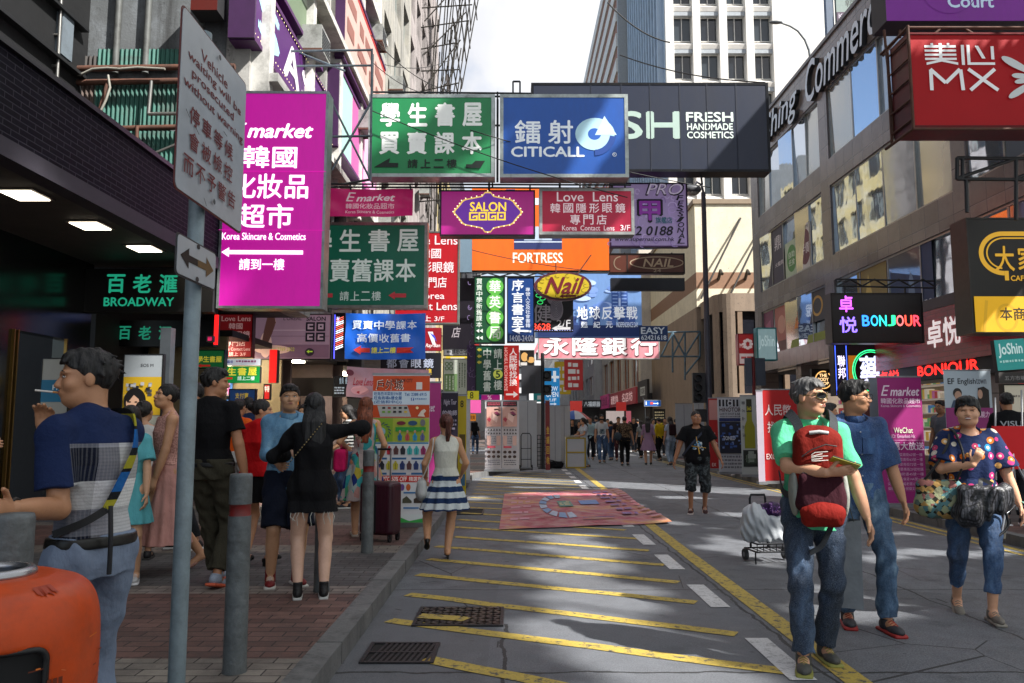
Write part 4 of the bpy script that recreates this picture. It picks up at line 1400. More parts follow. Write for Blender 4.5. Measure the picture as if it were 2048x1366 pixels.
bars_thing('upper_sign_rail', 'thin dark rail running above the bright green and royal blue signboards', 'rail', 16.8,
[(742, 184, 1062, 187), (742, 191, 1005, 193), (995, 184, 995, 362), (860, 184, 862, 194), (1026, 187, 1026, 163), (1026, 163, 1040, 163), (1040, 163, 1040, 187)], .022, DST)
bars_thing('lower_sign_rail', 'dark rail with ties between the crimson and the royal blue signboards', 'rail', 16.9,
[(650, 368, 1262, 370), (650, 374, 1262, 377), (880, 368, 880, 384), (1060, 368, 1060, 384), (745, 362, 745, 374), (985, 362, 985, 374), (1160, 362, 1160, 378), (1250, 362, 1250, 382), (700, 368, 702, 380), (820, 370, 822, 380)], .02, DST)
bars_thing('hanging_truss', 'dark lattice truss under the orange billboard above the vertical signboards', 'truss', 26.5,
[(945, 546, 1215, 546), (945, 553, 1150, 553)] + [(950 + i * 25, 546 if i % 2 else 553, 975 + i * 25, 553 if i % 2 else 546) for i in range(8)], .025, DST)
GL = 'small signs along the left shops'
def a_l1(A):
 A.text('Love Lens', 445, 633, 503, 643, 'f0c8c8', .01); A.text('韓國', 460, 647, 487, 659, 'f0c8c8', .015); A.text('隱形眼鏡', 445, 663, 502, 676, 'f0c8c8', .015)
 A.text('專門店', 454, 681, 494, 693, 'f0c8c8', .015); A.text('Korea Contact Lens', 446, 696, 504, 702, 'f0c8c8', .012); A.text('請上 3/F', 462, 705, 496, 713, 'f0c8c8', .012)
board('small_red_signboard', 'small red signboard directly below the magenta one', 'signboard', (440, 628, 508, 716), 15.5, '9c1720', a_l1, '3a1012', .15, .08, GL, 2)
def a_lo(A):
 A.rect('8d7080', 512, 632, 660, 690); A.rect('6e4f60', 512, 690, 660, 716)
 A.rect('a58a96', 545, 660, 640, 662); A.rect('7d6070', 545, 672, 660, 674)
 A.ell('c9a396', 534, 690, 12, 26); A.ell('c9a396', 548, 700, 36, 9); A.ell('d0ac9e', 546, 645, 7, 9)
 A.poly('5a3a34', [(536, 632), (550, 634), (553, 646), (546, 668), (536, 694), (524, 700), (530, 660)])
 A.text("L'OREAL", 568, 634, 604, 641, '241a20', .01); A.text('SALON', 614, 634, 652, 642, '15101a', .03)
 for i, (x, y) in enumerate(((613, 645), (634, 645), (613, 666), (634, 666))):
  A.rect('15101a', x, y, x + 18, y + 18); A.rect('9c8290', x + 3.6, y + 3.6, x + 14.4, y + 14.4)
  A.rect('15101a', x + 7, y + 7, x + (18 if i != 1 else 11), y + 10.5)
 A.ell('2c2028', 622, 705, 9, 8); A.arrow('a8c83a', 628, 704, 616, 704, 2.4, 5, 7)
 A.text('Tel: 2769 2522', 544, 696, 592, 703, 'a8a03a', .01)
board('salon_poster_board', 'mauve salon poster board with reclining woman right of the small red sign', 'poster', (510, 628, 664, 720), 17, '8a6a78', a_lo, '2c2428', .12, .2, GL, 2)
def a_led(A):
 for i in range(16):
  y = 634 + i * 4
  A.line('d05a4a' if i % 4 < 2 else 'e8e8f0', [(673, y + 6), (688, y)], 1.6, em=1.2)
 A.text('髮廊', 674, 634, 680, 650, 'd8d8ff', .0, em=1, v=True)
 A.line('4a4af0', [(671, 630), (671, 718)], 1.4, em=2)
board('led_strip_sign', 'narrow black vertical sign with glowing red and blue diagonal lights', 'sign', (668, 626, 691, 722), 18.5, '101018', a_led, None, .15, 0, GL)
def a_bl(A):
 for i, ch in enumerate('買賣中學課本'): A.text(ch, 705 + i * 22, 641, 724 + i * 22, 658, 'dfe8f4', .02)
 for i, ch in enumerate('高價收舊書'): A.text(ch, 716 + i * 21.6, 667, 735 + i * 21.6, 684, 'dfe8f4', .02)
 A.arrow('c03028', 741, 700, 709, 700, 9, 14, 18); A.text('請上二樓', 744, 694, 793, 706, 'd8d04a', .03); A.poly('c03028', [(795, 695), (829, 695), (822, 700), (829, 706), (795, 706)])
board('blue_cloth_banner', 'creased bright blue cloth banner below the dark green signboard', 'banner', (691, 626, 851, 718), 17.6, '1e5cc0', a_bl, None, .05, .10, GL, wave=.06)
def a_sg2(A):
 A.text('學生書屋', 397, 713, 446, 725, 'f0e04a', .03); A.arrow('d02a20', 424, 732, 398, 732, 4, 8, 8)
board('hanging_green_sign', 'small dark green hanging sign with yellow characters left of its twin', 'sign', (388, 700, 452, 738), 13.6, '0f6a34', a_sg2, '12301e', .12, .12, GL, 2)
def a_sg3(A):
 for i, ch in enumerate('學生書屋'): A.text(ch, 437 + i * 20.5, 736, 454 + i * 20.5, 751, 'f0e04a', .03)
 A.arrow('d02a20', 468, 757, 441, 757, 4, 9, 9); A.text('請上二樓', 478, 753, 512, 761, 'e0f0e8', .02)
board('bright_green_sign', 'bright green sign with four yellow characters above the shop counter', 'sign', (428, 733, 521, 766), 14.4, '108a3e', a_sg3, None, .12, .3, GL)
def a_wh(A):
 A.text('嘉俊', 456, 721, 468, 727, '2a3a8a', .02); scrib(A, 474, 721, 516, 728, '8a4a70', 1, 3)
board('white_strip_sign', 'white strip sign with tiny blue print above the bright green sign', 'sign', (452, 718, 522, 731), 14.5, 'd4d8e0', a_wh, None, .08, .25, GL)
def a_opt(A):
 for i, ch in enumerate('都會眼鏡'): A.text(ch, 774 + i * 24.5, 718, 794 + i * 24.5, 736, 'a8b0c4', .02)
 A.text('樓', 852, 738, 864, 750, 'c8a83a', .02)
board('dark_optical_sign', 'black optician sign with grey characters behind the blue cloth banner', 'sign', (762, 706, 882, 756), 21, '14141c', a_opt, None, .15, .05, GL)
def a_lc(A):
 A.text('Love Lens', 706, 757, 748, 772, '9c2a3a', .02, .3)
 A.text('韓國隱形眼鏡專門店', 756, 752, 848, 764, 'c48a94', .02)
 A.ell('c9949c', 722, 782, 18, 9); A.ell('a8323c', 724, 786, 8, 3); A.ell('6a3a4a', 700, 748, 8, 6)
board('sagging_pink_banner', 'sagging pale pink cloth banner above the outdoor shop standee', 'banner', (694, 736, 856, 796), 17.9, 'b08a96', a_lc, None, .05, .12, GL, roll=2, wave=.10)
def a_rb(A):
 A.poly('d8dae0', [(856, 664), (866, 664), (872, 690), (866, 690)]); A.poly('3a4ac0', [(860, 666), (870, 672), (874, 684)])
 A.text('Ray-Ban', 852, 688, 881, 697, 'f0e0e0', .02, .3)
board('red_eyewear_sign', 'small red and dark eyewear sign under the tall red signboard', 'sign', (850, 656, 883, 702), 21, '8a1420', a_rb, None, .15, .1, GL)
def a_dk(A):
 A.text('店', 904, 655, 922, 676, 'a8a0a8', .01, .2); scrib(A, 892, 575, 898, 640, '5a4a58', 1, 7, v=True)
board('dark_vertical_sign', 'dark vertical sign with faint brush characters left of the green vertical one', 'sign', (886, 556, 949, 700), 27.5, '1a1620', a_dk, None, .2, .02, GL)
def a_7(A):
 A.arrow('1a1a1e', 902, 704, 893, 704, 1.6, 4, 6); A.text('請按', 904, 699, 918, 709, '1a1a1e', .02); A.ring('1a1a1e', 923, 704, 4, 4, .9); A.text('7', 921.5, 701, 924.5, 707, '1a1a1e', .01); A.text('字', 928, 699, 936, 709, '1a1a1e', .02)
board('pale_arrow_sign', 'pale grey strip sign with small left arrow and circled numeral', 'sign', (887, 698, 940, 712), 26.5, 'b0b2b4', a_7, '6a6c6e', .1, .12, GL, 1.5)
def a_dn(A):
 for x, y in ((894, 728), (902, 728), (894, 737), (902, 737)): A.ring('4a6a3e', x, y, 4, 4, 1.6)
 A.poly('5f7a50', [(889, 748), (915, 748), (915, 786), (889, 786)])
 scrib(A, 918, 726, 934, 776, '4a5a44', 3, 5, .5, v=True); scrib(A, 892, 752, 912, 780, 'b8c8b0', 3, 6, .5, v=True)
board('pale_clinic_sign', 'pale green clinic sign with clover emblem and small vertical print', 'sign', (886, 717, 939, 790), 26.4, 'a9b0a4', a_dn, '3a4038', .12, .1, GL, 1.5)
def a_jh(A):
 for i, ch in enumerate('中學舊書'): A.text(ch, 967, 698 + i * 22, 982, 717 + i * 22, 'd8e4da', .02)
 for i, ch in enumerate('請上'): A.text(ch, 988, 698 + i * 22, 1004, 717 + i * 22, 'd8e4da', .02)
 A.ell('a8b04a', 996, 749, 9.5, 9.5, em=.3); A.text('5', 992, 742, 1000, 756, '14402a', .03); A.text('樓', 988, 761, 1004, 780, 'd8e4da', .02)
 for y in (700, 713, 725): A.arrow('c8c04a', 963, y, 954, y, 4, 5, 8)
board('lower_green_signboard', 'dark green vertical signboard with yellow circled five and three small arrows', 'signboard', (951, 691, 1008, 789), 25, '0f4a34', a_jh, '16241c', .2, .06, GS, 2)
def a_rm(A):
 for i, ch in enumerate('人民幣找換'): A.text(ch, 1019, 697 + i * 15.2, 1034, 711 + i * 15.2, 'f8e8e4', .03)
 A.text('MONEY EXCHANGE', 1009, 696, 1015, 782, 'f0c8c0', .02, rot=True)
 A.arrow('f8e8e4', 1012, 789, 1036, 789, 3.6, 9, 13)
board('red_exchange_signboard', 'red vertical exchange signboard with white arrow pointing right at its foot', 'signboard', (1008, 691, 1038, 800), 25.6, 'c8201a', a_rm, None, .2, .25, GS)
def a_ft2(A):
 A.ell('c89a5a', 1049, 714, 7, 9); A.ell('c89a5a', 1062, 720, 8, 6); A.ell('14100e', 1056, 716, 2, 6)
 A.rect('c8c4c0', 1041, 725, 1054, 731)
board('footprint_sign', 'small black sign with two tan footprints above the traffic light board', 'sign', (1039, 700, 1069, 733), 30, '17130f', a_ft2, 'c8c8c8', .1, .05, GS, 1)
def a_no(A):
 A.poly('e8f0f8', [(1106, 742), (1112, 742), (1112, 752), (1118, 752), (1118, 757), (1112, 757), (1112, 764), (1107, 764), (1107, 757), (1103, 757), (1103, 752), (1106, 752)])
 A.text('NOW', 1093, 773, 1115, 782, 'e8f0f8', .03); A.text('OPEN', 1092, 784, 1116, 794, 'e8f0f8', .03); A.text('1/F', 1099, 797, 1112, 803, 'e8f0f8', .03); A.arrow('e8f0f8', 1100, 808, 1113, 808, 2, 5, 6)
board('sky_blue_signboard', 'sky blue vertical signboard right of the pedestrian signal', 'signboard', (1089, 736, 1119, 815), 38, '1e86c8', a_no, None, .2, .25, GS)
def a_pv(A):
 r = random.Random(11)
 for _ in range(16): A.ring('7a6a94', r.uniform(937, 948), r.uniform(560, 785), 4, 5, 1.2, a0=r.uniform(0, 100), a1=r.uniform(200, 330))
board('purple_strip_sign', 'narrow dark purple patterned strip sign left of the green vertical signboards', 'sign', (934, 690, 951, 792), 26.2, '43325a', a_pv, None, .12, .03, GL)
board('teal_edge_sign', 'narrow pale blue back of a sign beside the tall red signboard', 'sign', (918, 478, 944, 546), 26, '6f8696', None, None, .2, .02, GL)
board('yellow_shop_sign', 'small yellow shop sign below the dark green vertical signboard', 'sign', (935, 782, 958, 800), 24.6, 'b8b21e', lambda A: A.text('8', 940, 784, 947, 797, '3a3a10', .02), None, .1, .2, GL)
board('magenta_strip_sign', 'small magenta strip sign under the dark green vertical signboard', 'sign', (963, 790, 1000, 800), 25.8, 'b8208a', lambda A: A.text('%', 975, 791, 983, 799, 'f0d0e4', .02), None, .1, .2, GL)
def a_lushs(A):
 A.text('LUSH', 552, 770, 588, 786, 'b8a890', .02, .2); A.text('fresh handmade', 552, 765, 576, 768, '8a7a66', .0)
board('dark_shop_fascia', 'black shop fascia with chalk style lettering behind the denim shirt man', 'sign', (543, 756, 672, 792), 19.5, '120e0d', a_lushs, None, .2, .08, GL)
def a_qr(A):
 A.text('會員', 679, 755, 688, 768, 'b8d0e0', .02); A.text('優惠', 691, 755, 699, 768, 'b8d0e0', .02); scrib(A, 670, 774, 690, 790, 'c8d8e4', 3, 4)
board('black_menu_board', 'small black board with white print left of the sagging pink banner', 'sign', (668, 752, 697, 794), 19, '0f1218', a_qr, '4a5058', .08, .15, GL, 1)
def a_cs(A):
 A.ring('e08a2a', 708, 784, 8, 10, 2.5, a0=40, a1=320, em=1.5); A.text('2', 734, 778, 740, 790, 'd02a2a', .02, em=1)
 A.line('e08a2a', [(716, 776), (728, 790)], 1.5, em=1); A.line('3aa05a', [(716, 790), (730, 776)], 1.2, em=.8)
board('neon_curl_sign', 'dark sign with glowing orange curl under the sagging pink banner', 'sign', (694, 773, 744, 797), 18.6, '14100e', a_cs, None, .1, 0, GL)
board('black_display_fascia', 'dark red lit column sign beside the bright green sign', 'sign', (541, 700, 556, 766), 16.5, 'b41414', None, None, .2, .9, GL)
board('red_neon_strip', 'thin glowing red vertical strip at the canopy end', 'sign', (430, 630, 438, 690), 13, 'c81414', None, None, .08, 1.6, GL)
def a_bw(A):
 for i, ch in enumerate('百老滙'): A.text(ch, 222 + i * 52, 552, 257 + i * 52, 588, '1f9a78', .03)
 A.text('BROADWAY', 218, 598, 356, 615, '1f9a78', .03)
board('black_fascia_sign', 'black fascia sign with large teal characters under the canopy', 'sign', (150, 540, 432, 626), 12.1, '0a0a0b', a_bw, None, .25, .0, None, aem=.42)
def a_bw2(A):
 for i, ch in enumerate('百老滙'): A.text(ch, 243 + i * 40, 654, 267 + i * 40, 680, '1f8a6c', .03)
board('black_inner_sign', 'second black sign with smaller teal characters behind the fascia sign', 'sign', (175, 642, 432, 694), 13.8, '080809', a_bw2, None, .2, .0, None, aem=.34)
# ---- the right side
GR = 'signs hung over the right pavement'
def box_sign(name, label, rect, Y, bg, art, dep, em=0, fr=None, fw=4, side=None, grp=GR, aem=None):
 return board(name, label, 'signboard', rect, Y, bg, art, fr, dep, em, grp, fw, back=side or bg, aem=aem)
def a_court(A):
 A.text('Court', 1877, 7, 1966, 33, 'b4c8dc', .03); A.text('Dragon', 1868, -32, 1990, 3, 'b4c8dc', .03); A.ring('5a1270', 1880, -10, 56, 56, 1.2, a0=20, a1=160)
box_sign('purple_box_sign', 'purple box sign with pale raised lettering at the top right corner', (1756, -60, 2130, 60), 12, '6a1480', a_court, .5, .14, side='2a2630')
def a_mx(A):
 c = 'dcdcdc'
 for x0, y0, x1, y1 in ((1834, 104, 1896, 109), (1834, 113, 1896, 117.5), (1834, 121.5, 1896, 126), (1834, 130, 1896, 134.5), (1862, 100, 1868, 134), (1846, 100, 1851, 105), (1878, 100, 1883, 105)): A.rect(c, x0, y0, x1, y1)
 A.poly(c, [(1836, 140), (1862, 134), (1869, 134), (1898, 140), (1898, 145), (1866, 138), (1836, 145)])
 A.rect(c, 1905, 104, 1911, 145); A.poly(c, [(1916, 104), (1922, 104), (1922, 140), (1970, 140), (1970, 145), (1916, 145)]); A.poly(c, [(1932, 106), (1939, 106), (1952, 132), (1945, 132)]); A.rect(c, 1963, 107, 1969, 134)
 A.line(c, [(1843, 197), (1843, 155)], 7); A.line(c, [(1842, 154), (1871, 182), (1900, 154)], 7); A.line(c, [(1901, 155), (1904, 197)], 7)
 A.line(c, [(1916, 154), (1972, 197)], 7); A.line(c, [(1968, 154), (1918, 197)], 7)
 for ang, L, W in ((-148, 62, 15), (-170, 40, 11), (150, 70, 17), (175, 44, 12), (205, 20, 5)):
  a = math.radians(ang)
  ux, uy = math.cos(a), -math.sin(a)
  cx_, cy_ = 2056 + ux * 8, 172 + uy * 8
  pts = [(cx_ + ux * L * (1 - math.cos(t)) / 2 * 1.1 - uy * W * .6 * math.sin(t) * (.4 + .6 * (1 - math.cos(t)) / 2), cy_ + uy * L * (1 - math.cos(t)) / 2 * 1.1 + ux * W * .6 * math.sin(t) * (.4 + .6 * (1 - math.cos(t)) / 2)) for t in np.linspace(0, 2 * math.pi, 22)[:-1]]
  A.poly('b8bcbc', pts)
MXM = mat('9a0d16', .38, .15, 1.5, bump=.25, bscale=2.2, emit=.08, spec=.2)
r_ = board('red_box_sign', 'big red box sign with white strokes and petals on a rusty cage frame', 'signboard', (1802, 78, 2130, 272), 11, '9a0d16', a_mx, '5a0c12', .5, .1, GR, 5, back='7a0c12', bmat=MXM, aem=.12)
q = MB()
for (dx, dz) in ((-1.22, .75), (-1.22, -.75)):
 q.tube([(dx, -.32, dz), (dx, .5, dz)], .022, RUST, 6); q.tube([(dx, -.32, dz), (1.2, -.32, dz)], .018, RUST, 6)
for y in (-.32, .3): q.tube([(-1.22, y, -.75), (-1.22, y, .78)], .022, RUST, 6)
for k in range(5): q.tube([(-1.22, -.32, -.6 + k * .3), (-1.22, .3, -.6 + k * .3)], .014, RUST, 6)
q.build('cage', r_)
def a_cdc(A):
 y_ = 'c8982a'
 A.ring(y_, 1992, 512, 48, 44, 9, a0=90, a1=270); A.rect(y_, 1992, 468, 2110, 477); A.rect(y_, 1992, 547, 2000, 566)
 A.ring(y_, 1994, 512, 36, 32, 3, a0=100, a1=270); A.rect(y_, 1994, 480, 2110, 483)
 A.text('大', 1975, 498, 2012, 547, y_, .02); A.text('家', 2020, 498, 2060, 547, y_, .02); A.text('樂', 2066, 498, 2106, 547, y_, .02)
 A.text('CAFÉ DE CORAL', 2003, 554, 2108, 567, 'c8982a', .03)
 A.rect('c8981a', 1928, 598, 2128, 668)
 A.ring('b48a1c', 1990, 640, 22, 28, 5); A.line('b48a1c', [(1952, 606), (1944, 668)], 6)
 A.text('本商場', 1977, 620, 2052, 645, '1e1a14', .012)
box_sign('black_gold_box_sign', 'black and yellow box sign with rounded gold emblem at the right edge', (1922, 440, 2130, 670), 12, '14120f', a_cdc, .42, .04, '3a3836', 3, '2c2622', aem=.35)
def a_bj(A):
 A.text('卓', 1673, 594, 1700, 626, 'c050e0', .02, em=1.6); A.text('悦', 1672, 636, 1706, 667, '7a60f0', .02, em=1.6)
 for i, (ch, cl) in enumerate(zip('BONJOUR', ('2a7af0', '2aa0e0', '2ac8b0', '2ad080', 'e06060', 'f04a3a', 'e83a4a'))):
  A.text(ch, 1717 + i * 16.8, 633, 1731 + i * 16.8, 654, cl, .025, em=1.6)
box_sign('led_box_sign', 'black box sign with glowing rainbow lettering on a lattice arm', (1656, 588, 1838, 688), 17, '120c0c', a_bj, .35, 0, '1c1818', 3, '0f0d0d')
bars_thing('lattice_arm', 'black lattice arm above the glowing rainbow box sign', 'bracket', 17.1,
[(1672, 558, 1868, 562), (1672, 572, 1868, 576), (1672, 558, 1672, 572)] + [(1676 + i * 24, 558 if i % 2 else 572, 1700 + i * 24, 572 if i % 2 else 559) for i in range(8)] + [(1690, 572, 1690, 588), (1810, 574, 1810, 588)], .02, mat('141416', .5, .2))
bars_thing('empty_sign_frame', 'empty black steel sign frame below the big red box sign', 'frame', 11.2,
[(1914, 316, 2130, 318), (1914, 358, 2130, 360), (1914, 316, 1914, 358), (1916, 356, 2030, 318), (2032, 318, 2032, 440), (1932, 358, 1934, 425), (1925, 318, 1925, 358), (2030, 358, 2120, 320)], .028, mat('17171a', .5, .2))
bars_thing('red_sign_hanger', 'rusty hanger bars between the purple and the red box signs', 'frame', 11.5,
[(1766, 112, 1812, 56), (1812, 56, 2120, 58), (1800, 60, 1800, 76), (1768, 60, 1790, 275), (1930, 58, 1960, 76), (1880, 58, 1860, 76)], .02, RUST)
def a_yao(A):
 A.rect('14203a', 1666, 692, 1690, 790)
 for x in (1667, 1689, 1776): A.line('3a5af0', [(x, 692), (x, 790)], 1.2, em=2)
 for i, ch in enumerate('聯邦'): A.text(ch, 1671, 712 + i * 24, 1686, 734 + i * 24, 'd8d0f0', .02, em=1)
 A.rect('c87a1a', 1692, 712, 1776, 790, em=.25); A.text('KO', 1676, 772, 1696, 788, '3a50e0', .03, em=1.2)
 A.ell('10141a', 1737, 742, 38, 42, em=0); A.ring('2ac878', 1737, 742, 38, 42, 2, em=1.6); A.ring('2ac878', 1737, 742, 34, 38, 1.6, em=1.4)
 A.text('藥', 1714, 714, 1760, 770, 'c8d0f4', .03, em=.9)
board('neon_pharmacy_sign', 'pharmacy sign with green neon ring round one large pale character', 'sign', (1664, 690, 1780, 792), 20.5, '281c24', a_yao, '1c1c20', .3, .02, GR, 2)
def a_bs(A):
 A.ring('e0a860', 1645, 760, 17, 18, 2.2, em=.9, a0=-50, a1=140); A.ring('e0a860', 1645, 760, 17, 18, 2.2, em=.9, a0=150, a1=290)
 for i, t_ in enumerate(('THE', 'BODY', 'SHOP')): A.text(t_, 1637 - (i > 0) * 3, 748 + i * 8, 1652 + (i > 0) * 3, 754 + i * 8, 'f0c890', .03, em=.9)
board('round_logo_sign', 'dark sign with glowing amber circle logo left of the neon pharmacy sign', 'sign', (1622, 738, 1668, 782), 24, '14100e', a_bs, None, .15, 0, GR)
rs = thing('red_shopfront', 'red tiled cosmetics shopfront with glowing red lettering on the right', 'shopfront')
RTILE = tile_material('YZ', .45, .11, (.30, .02, .03), (.42, .03, .04), (.12, .02, .02), .006, .25, .5, .2, .3)
q = MB()
q.box((9.45, 9.0, 2.75), (9.95, 21.6, 3.95), RTILE)
q.box((9.5, 21.2, .12), (9.9, 21.7, 3.3), mat('7a1a1c', .3))
q.box((9.6, 9.2, 2.4), (10.4, 21.2, 2.75), mat('121010', .4))
q.build('fascia', rs)
mfS = lambda u, v, d: (9.45 - d, u, v)
A = Art(lambda x, y, h: (9.45 - h - .02, 21.6 - x, 3.95 - y), .35)
A.text('卓悦', 3.9, .25, 5.2, .85, 'e8dcdc', .03); A.text('BONJOUR', 5.3, .28, 8.6, .82, 'e8dcdc', .02)
A.mb.build('lettering', rs)
A = Art(lambda x, y, h: (9.56 - h - .02, 21.6 - x, 3.95 - y), 1.8)
A.rect('0e0c0c', .6, 1.19, 12, 1.54, em=0)
A.text('卓悦', 1.2, 1.22, 2.3, 1.52, 'e0201a', .03); A.text('BONJOUR', 3.2, 1.22, 5.6, 1.52, 'e0201a', .03); A.text('卓悦', 7.2, 1.22, 8.2, 1.52, 'e0201a', .03)
A.mb.build('neon_lettering', rs)
r6 = random.Random(6)
sh = thing('shop_shelves', 'lit shelves full of small goods inside the red shopfront', 'shelves')
q, q2 = MB(), MB()
gm = [mat(c_, .5, .1, emit=.18) for c_ in ('c8b8a0', 'b04a4a', '4a7ab0', 'd8d0c0', 'c8a04a', '6aa06a', 'b86a9a', 'e0dcd4')]  # goods glow a little, shop light put into their colour
for y0 in np.arange(9.6, 30.5, 1.5):
 for k in range(6):
  z = .45 + k * .42
  q.box((12.6, y0, z), (13.15, y0 + 1.42, z + .03), mat('d8d0c4', .5, emit=.1))  # shelf boards carry the same added glow
  y = y0 + .03
  while y < y0 + 1.3:
   w = r6.uniform(.06, .17)
   q2.box((12.66, y, z + .031), (12.9, y + w, z + r6.uniform(.14, .34)), r6.choice(gm))
   y += w + .02
q.build('shelf', sh)
g_ = q2.build('goods', sh); g_['kind'] = 'stuff'
def a_mx2(A):
 A.rect('d8c4c0', 1476, 708, 1504, 728)
 for a in range(0, 360, 45): A.ell('e4d0cc', 1493 + 7 * math.cos(math.radians(a)), 689 + 8 * math.sin(math.radians(a)), 4, 3)
 A.text('MX', 1477, 688, 1488, 696, 'e4d0cc', .02); scrib(A, 1479, 713, 1500, 724, 'b04a4a', 1, 2)
board('small_petal_sign', 'small red and pale sign with petal emblem on the granite building', 'sign', (1474, 668, 1505, 731), 27, 'a82a2c', a_mx2, '8a1a20', .3, .12, GR, 1.5)
def a_js(A): A.text('JoShin', 1515, 672, 1546, 700, 'cfe4e4', .03)
board('pale_teal_sign', 'washed out pale teal sign right of the small petal sign', 'sign', (1511, 656, 1551, 722), 26, 'a4c4c6', a_js, '2a8a8c', .3, .14, GR, 2.5)
def a_js2(A):
 A.text('JoShin', 1993, 687, 2041, 715, 'd8f0ec', .035); scrib(A, 1993, 720, 2040, 729, 'b0dcd4', 1, 8)
board('bright_teal_sign', 'bright teal sign tilted up under the black and yellow box sign', 'sign', (1988, 679, 2047, 740), 11.2, '2a9a94', a_js2, None, .1, .12, GR, roll=-4)
def a_fr(A): A.text('美容', 1998, 790, 2016, 800, '5a544c', .02); scrib(A, 2010, 790, 2036, 798, '7a746c', 1, 4)
board('cream_window_poster', 'cream framed poster at the right edge beneath the bright teal sign', 'poster', (2003, 768, 2100, 830), 11.8, 'c8c0ac', a_fr, '1c1a18', .08, .1, None, 3)
board('grey_shop_panel', 'grey lettered shop panel above the cream framed poster', 'sign', (1994, 745, 2100, 766), 12, '4a4644', lambda A: A.text('五方市場', 2005, 752, 2046, 761, 'b0aca8', .02), None, .1, 0)
def wallsign(name, label, X, Y0, Y1, z0, z1, bg, art, em=.1, d=.12):
 t = thing(name, label, 'sign', (X, (Y0 + Y1) / 2, z0))
 q = MB()
 yc = (Y0 + Y1) / 2
 q.box((-d, Y0 - yc, 0), (.05, Y1 - yc, z1 - z0), lin_mat(bg, em))
 q.build('panel', t)
 A = Art(lambda x, y, h: (-d - h, (Y1 - yc) - (Y1 - Y0) * x, (z1 - z0) * (1 - y)), em * 2)
 art(A)
 A.mb.build('lettering', t)
 return t
wallsign('red_fascia_sign', 'long dusky red fascia sign along the far right shops', 9.1, 57, 73, 2.9, 4.1, '8a3036', lambda A: (A.text('滙豐找換', .1, .2, .4, .8, 'd8b0b0', .03), A.text('名店坊', .55, .2, .9, .8, 'd8b0b0', .03), A.rect('5a1a40', 0, 0, .06, 1)))
wallsign('magenta_fascia_sign', 'magenta fascia sign at the far end of the long red one', 9.1, 73.5, 80, 2.9, 4.2, 'a8306a', lambda A: (A.text('化妝品', .1, .2, .9, .8, '4a1030', .03),))
wallsign('corner_fascia_sign', 'dark corner fascia with small white street plate', 9.15, 52.5, 56.5, 2.9, 4.4, '2c2826', lambda A: (A.rect('d8dcdc', .3, .3, .8, .7), A.text('西洋菜南街', .34, .36, .76, .64, '22262c', .02)), .0)
t = board('hoarding_panel', 'big blank grey hoarding high over the far shops', 'billboard', (1168, 722, 1262, 800), 95, '8d9096', None, '6a6c70', .4, .05, None, 3, yaw=-35)
c = P(1305, 806, 44)
def a_st(A): A.arrow('e8f0f8', 1305, 807, 1318, 807, 1.4, 4, 5); A.rect('c84a4a', 1300, 804, 1306, 809); A.rect('e8f0f8', 1291, 803, 1293, 810)
board('blue_direction_sign', 'blue direction sign with white arrow above the far crowd', 'sign', (1288, 800, 1322, 813), 41, '1c5ab0', a_st, 'c8ccd0', .08, .15, None, 1, rods=[(1290, 813, 1290, 930), (1286, 800, 1286, 795)])
def farsign(name, label, rect, Y, bg, tx, col):
 board(name, label, 'sign', rect, Y, bg, (lambda A: A.text(tx, rect[0] + 2, rect[1] + 3, rect[2] - 2, rect[3] - 3, col, .02)) if tx else None, None, .15, .22, 'far shop signs above the crowd')
farsign('far_red_sign', 'small far red sign left of the multicoloured umbrella', (1140, 802, 1164, 824), 60, 'c03a34', None, 'f0e0e0')
farsign('far_black_sign', 'far black sign with pale characters above the crowd', (1166, 800, 1202, 816), 55, '1a1c20', '八福銀器', 'b8c0c8')
farsign('far_white_sign', 'far pale sign above the crowd in the middle of the street', (1212, 822, 1248, 846), 62, 'd8c8c4', None, 'b04a4a')
farsign('far_crimson_sign', 'far crimson sign beside the pale one above the crowd', (1232, 804, 1252, 822), 58, 'b0302c', None, 'f0e0e0')
farsign('far_pink_sign', 'far pink strip sign left of the dark menu panel', (1252, 822, 1262, 858), 52, 'c86a78', None, '')
farsign('far_green_sign', 'small far orange sign seen past the black backpack walker', (938, 828, 952, 842), 40, 'd8842a', '現貨', '5a2a10')
farsign('far_magenta_sign', 'far magenta and white sign left of the lash posters', (934, 800, 962, 826), 48, 'b84a86', None, '')
def a_menu(A): scrib(A, 1309, 823, 1327, 840, 'c8b890', 3, 12); A.rect('c8b02a', 1312, 846, 1326, 862)
board('dark_menu_panel', 'dark panel with gold print behind the far crowd on the right', 'sign', (1307, 818, 1330, 866), 43, '17140f', a_menu, None, .2, .1)
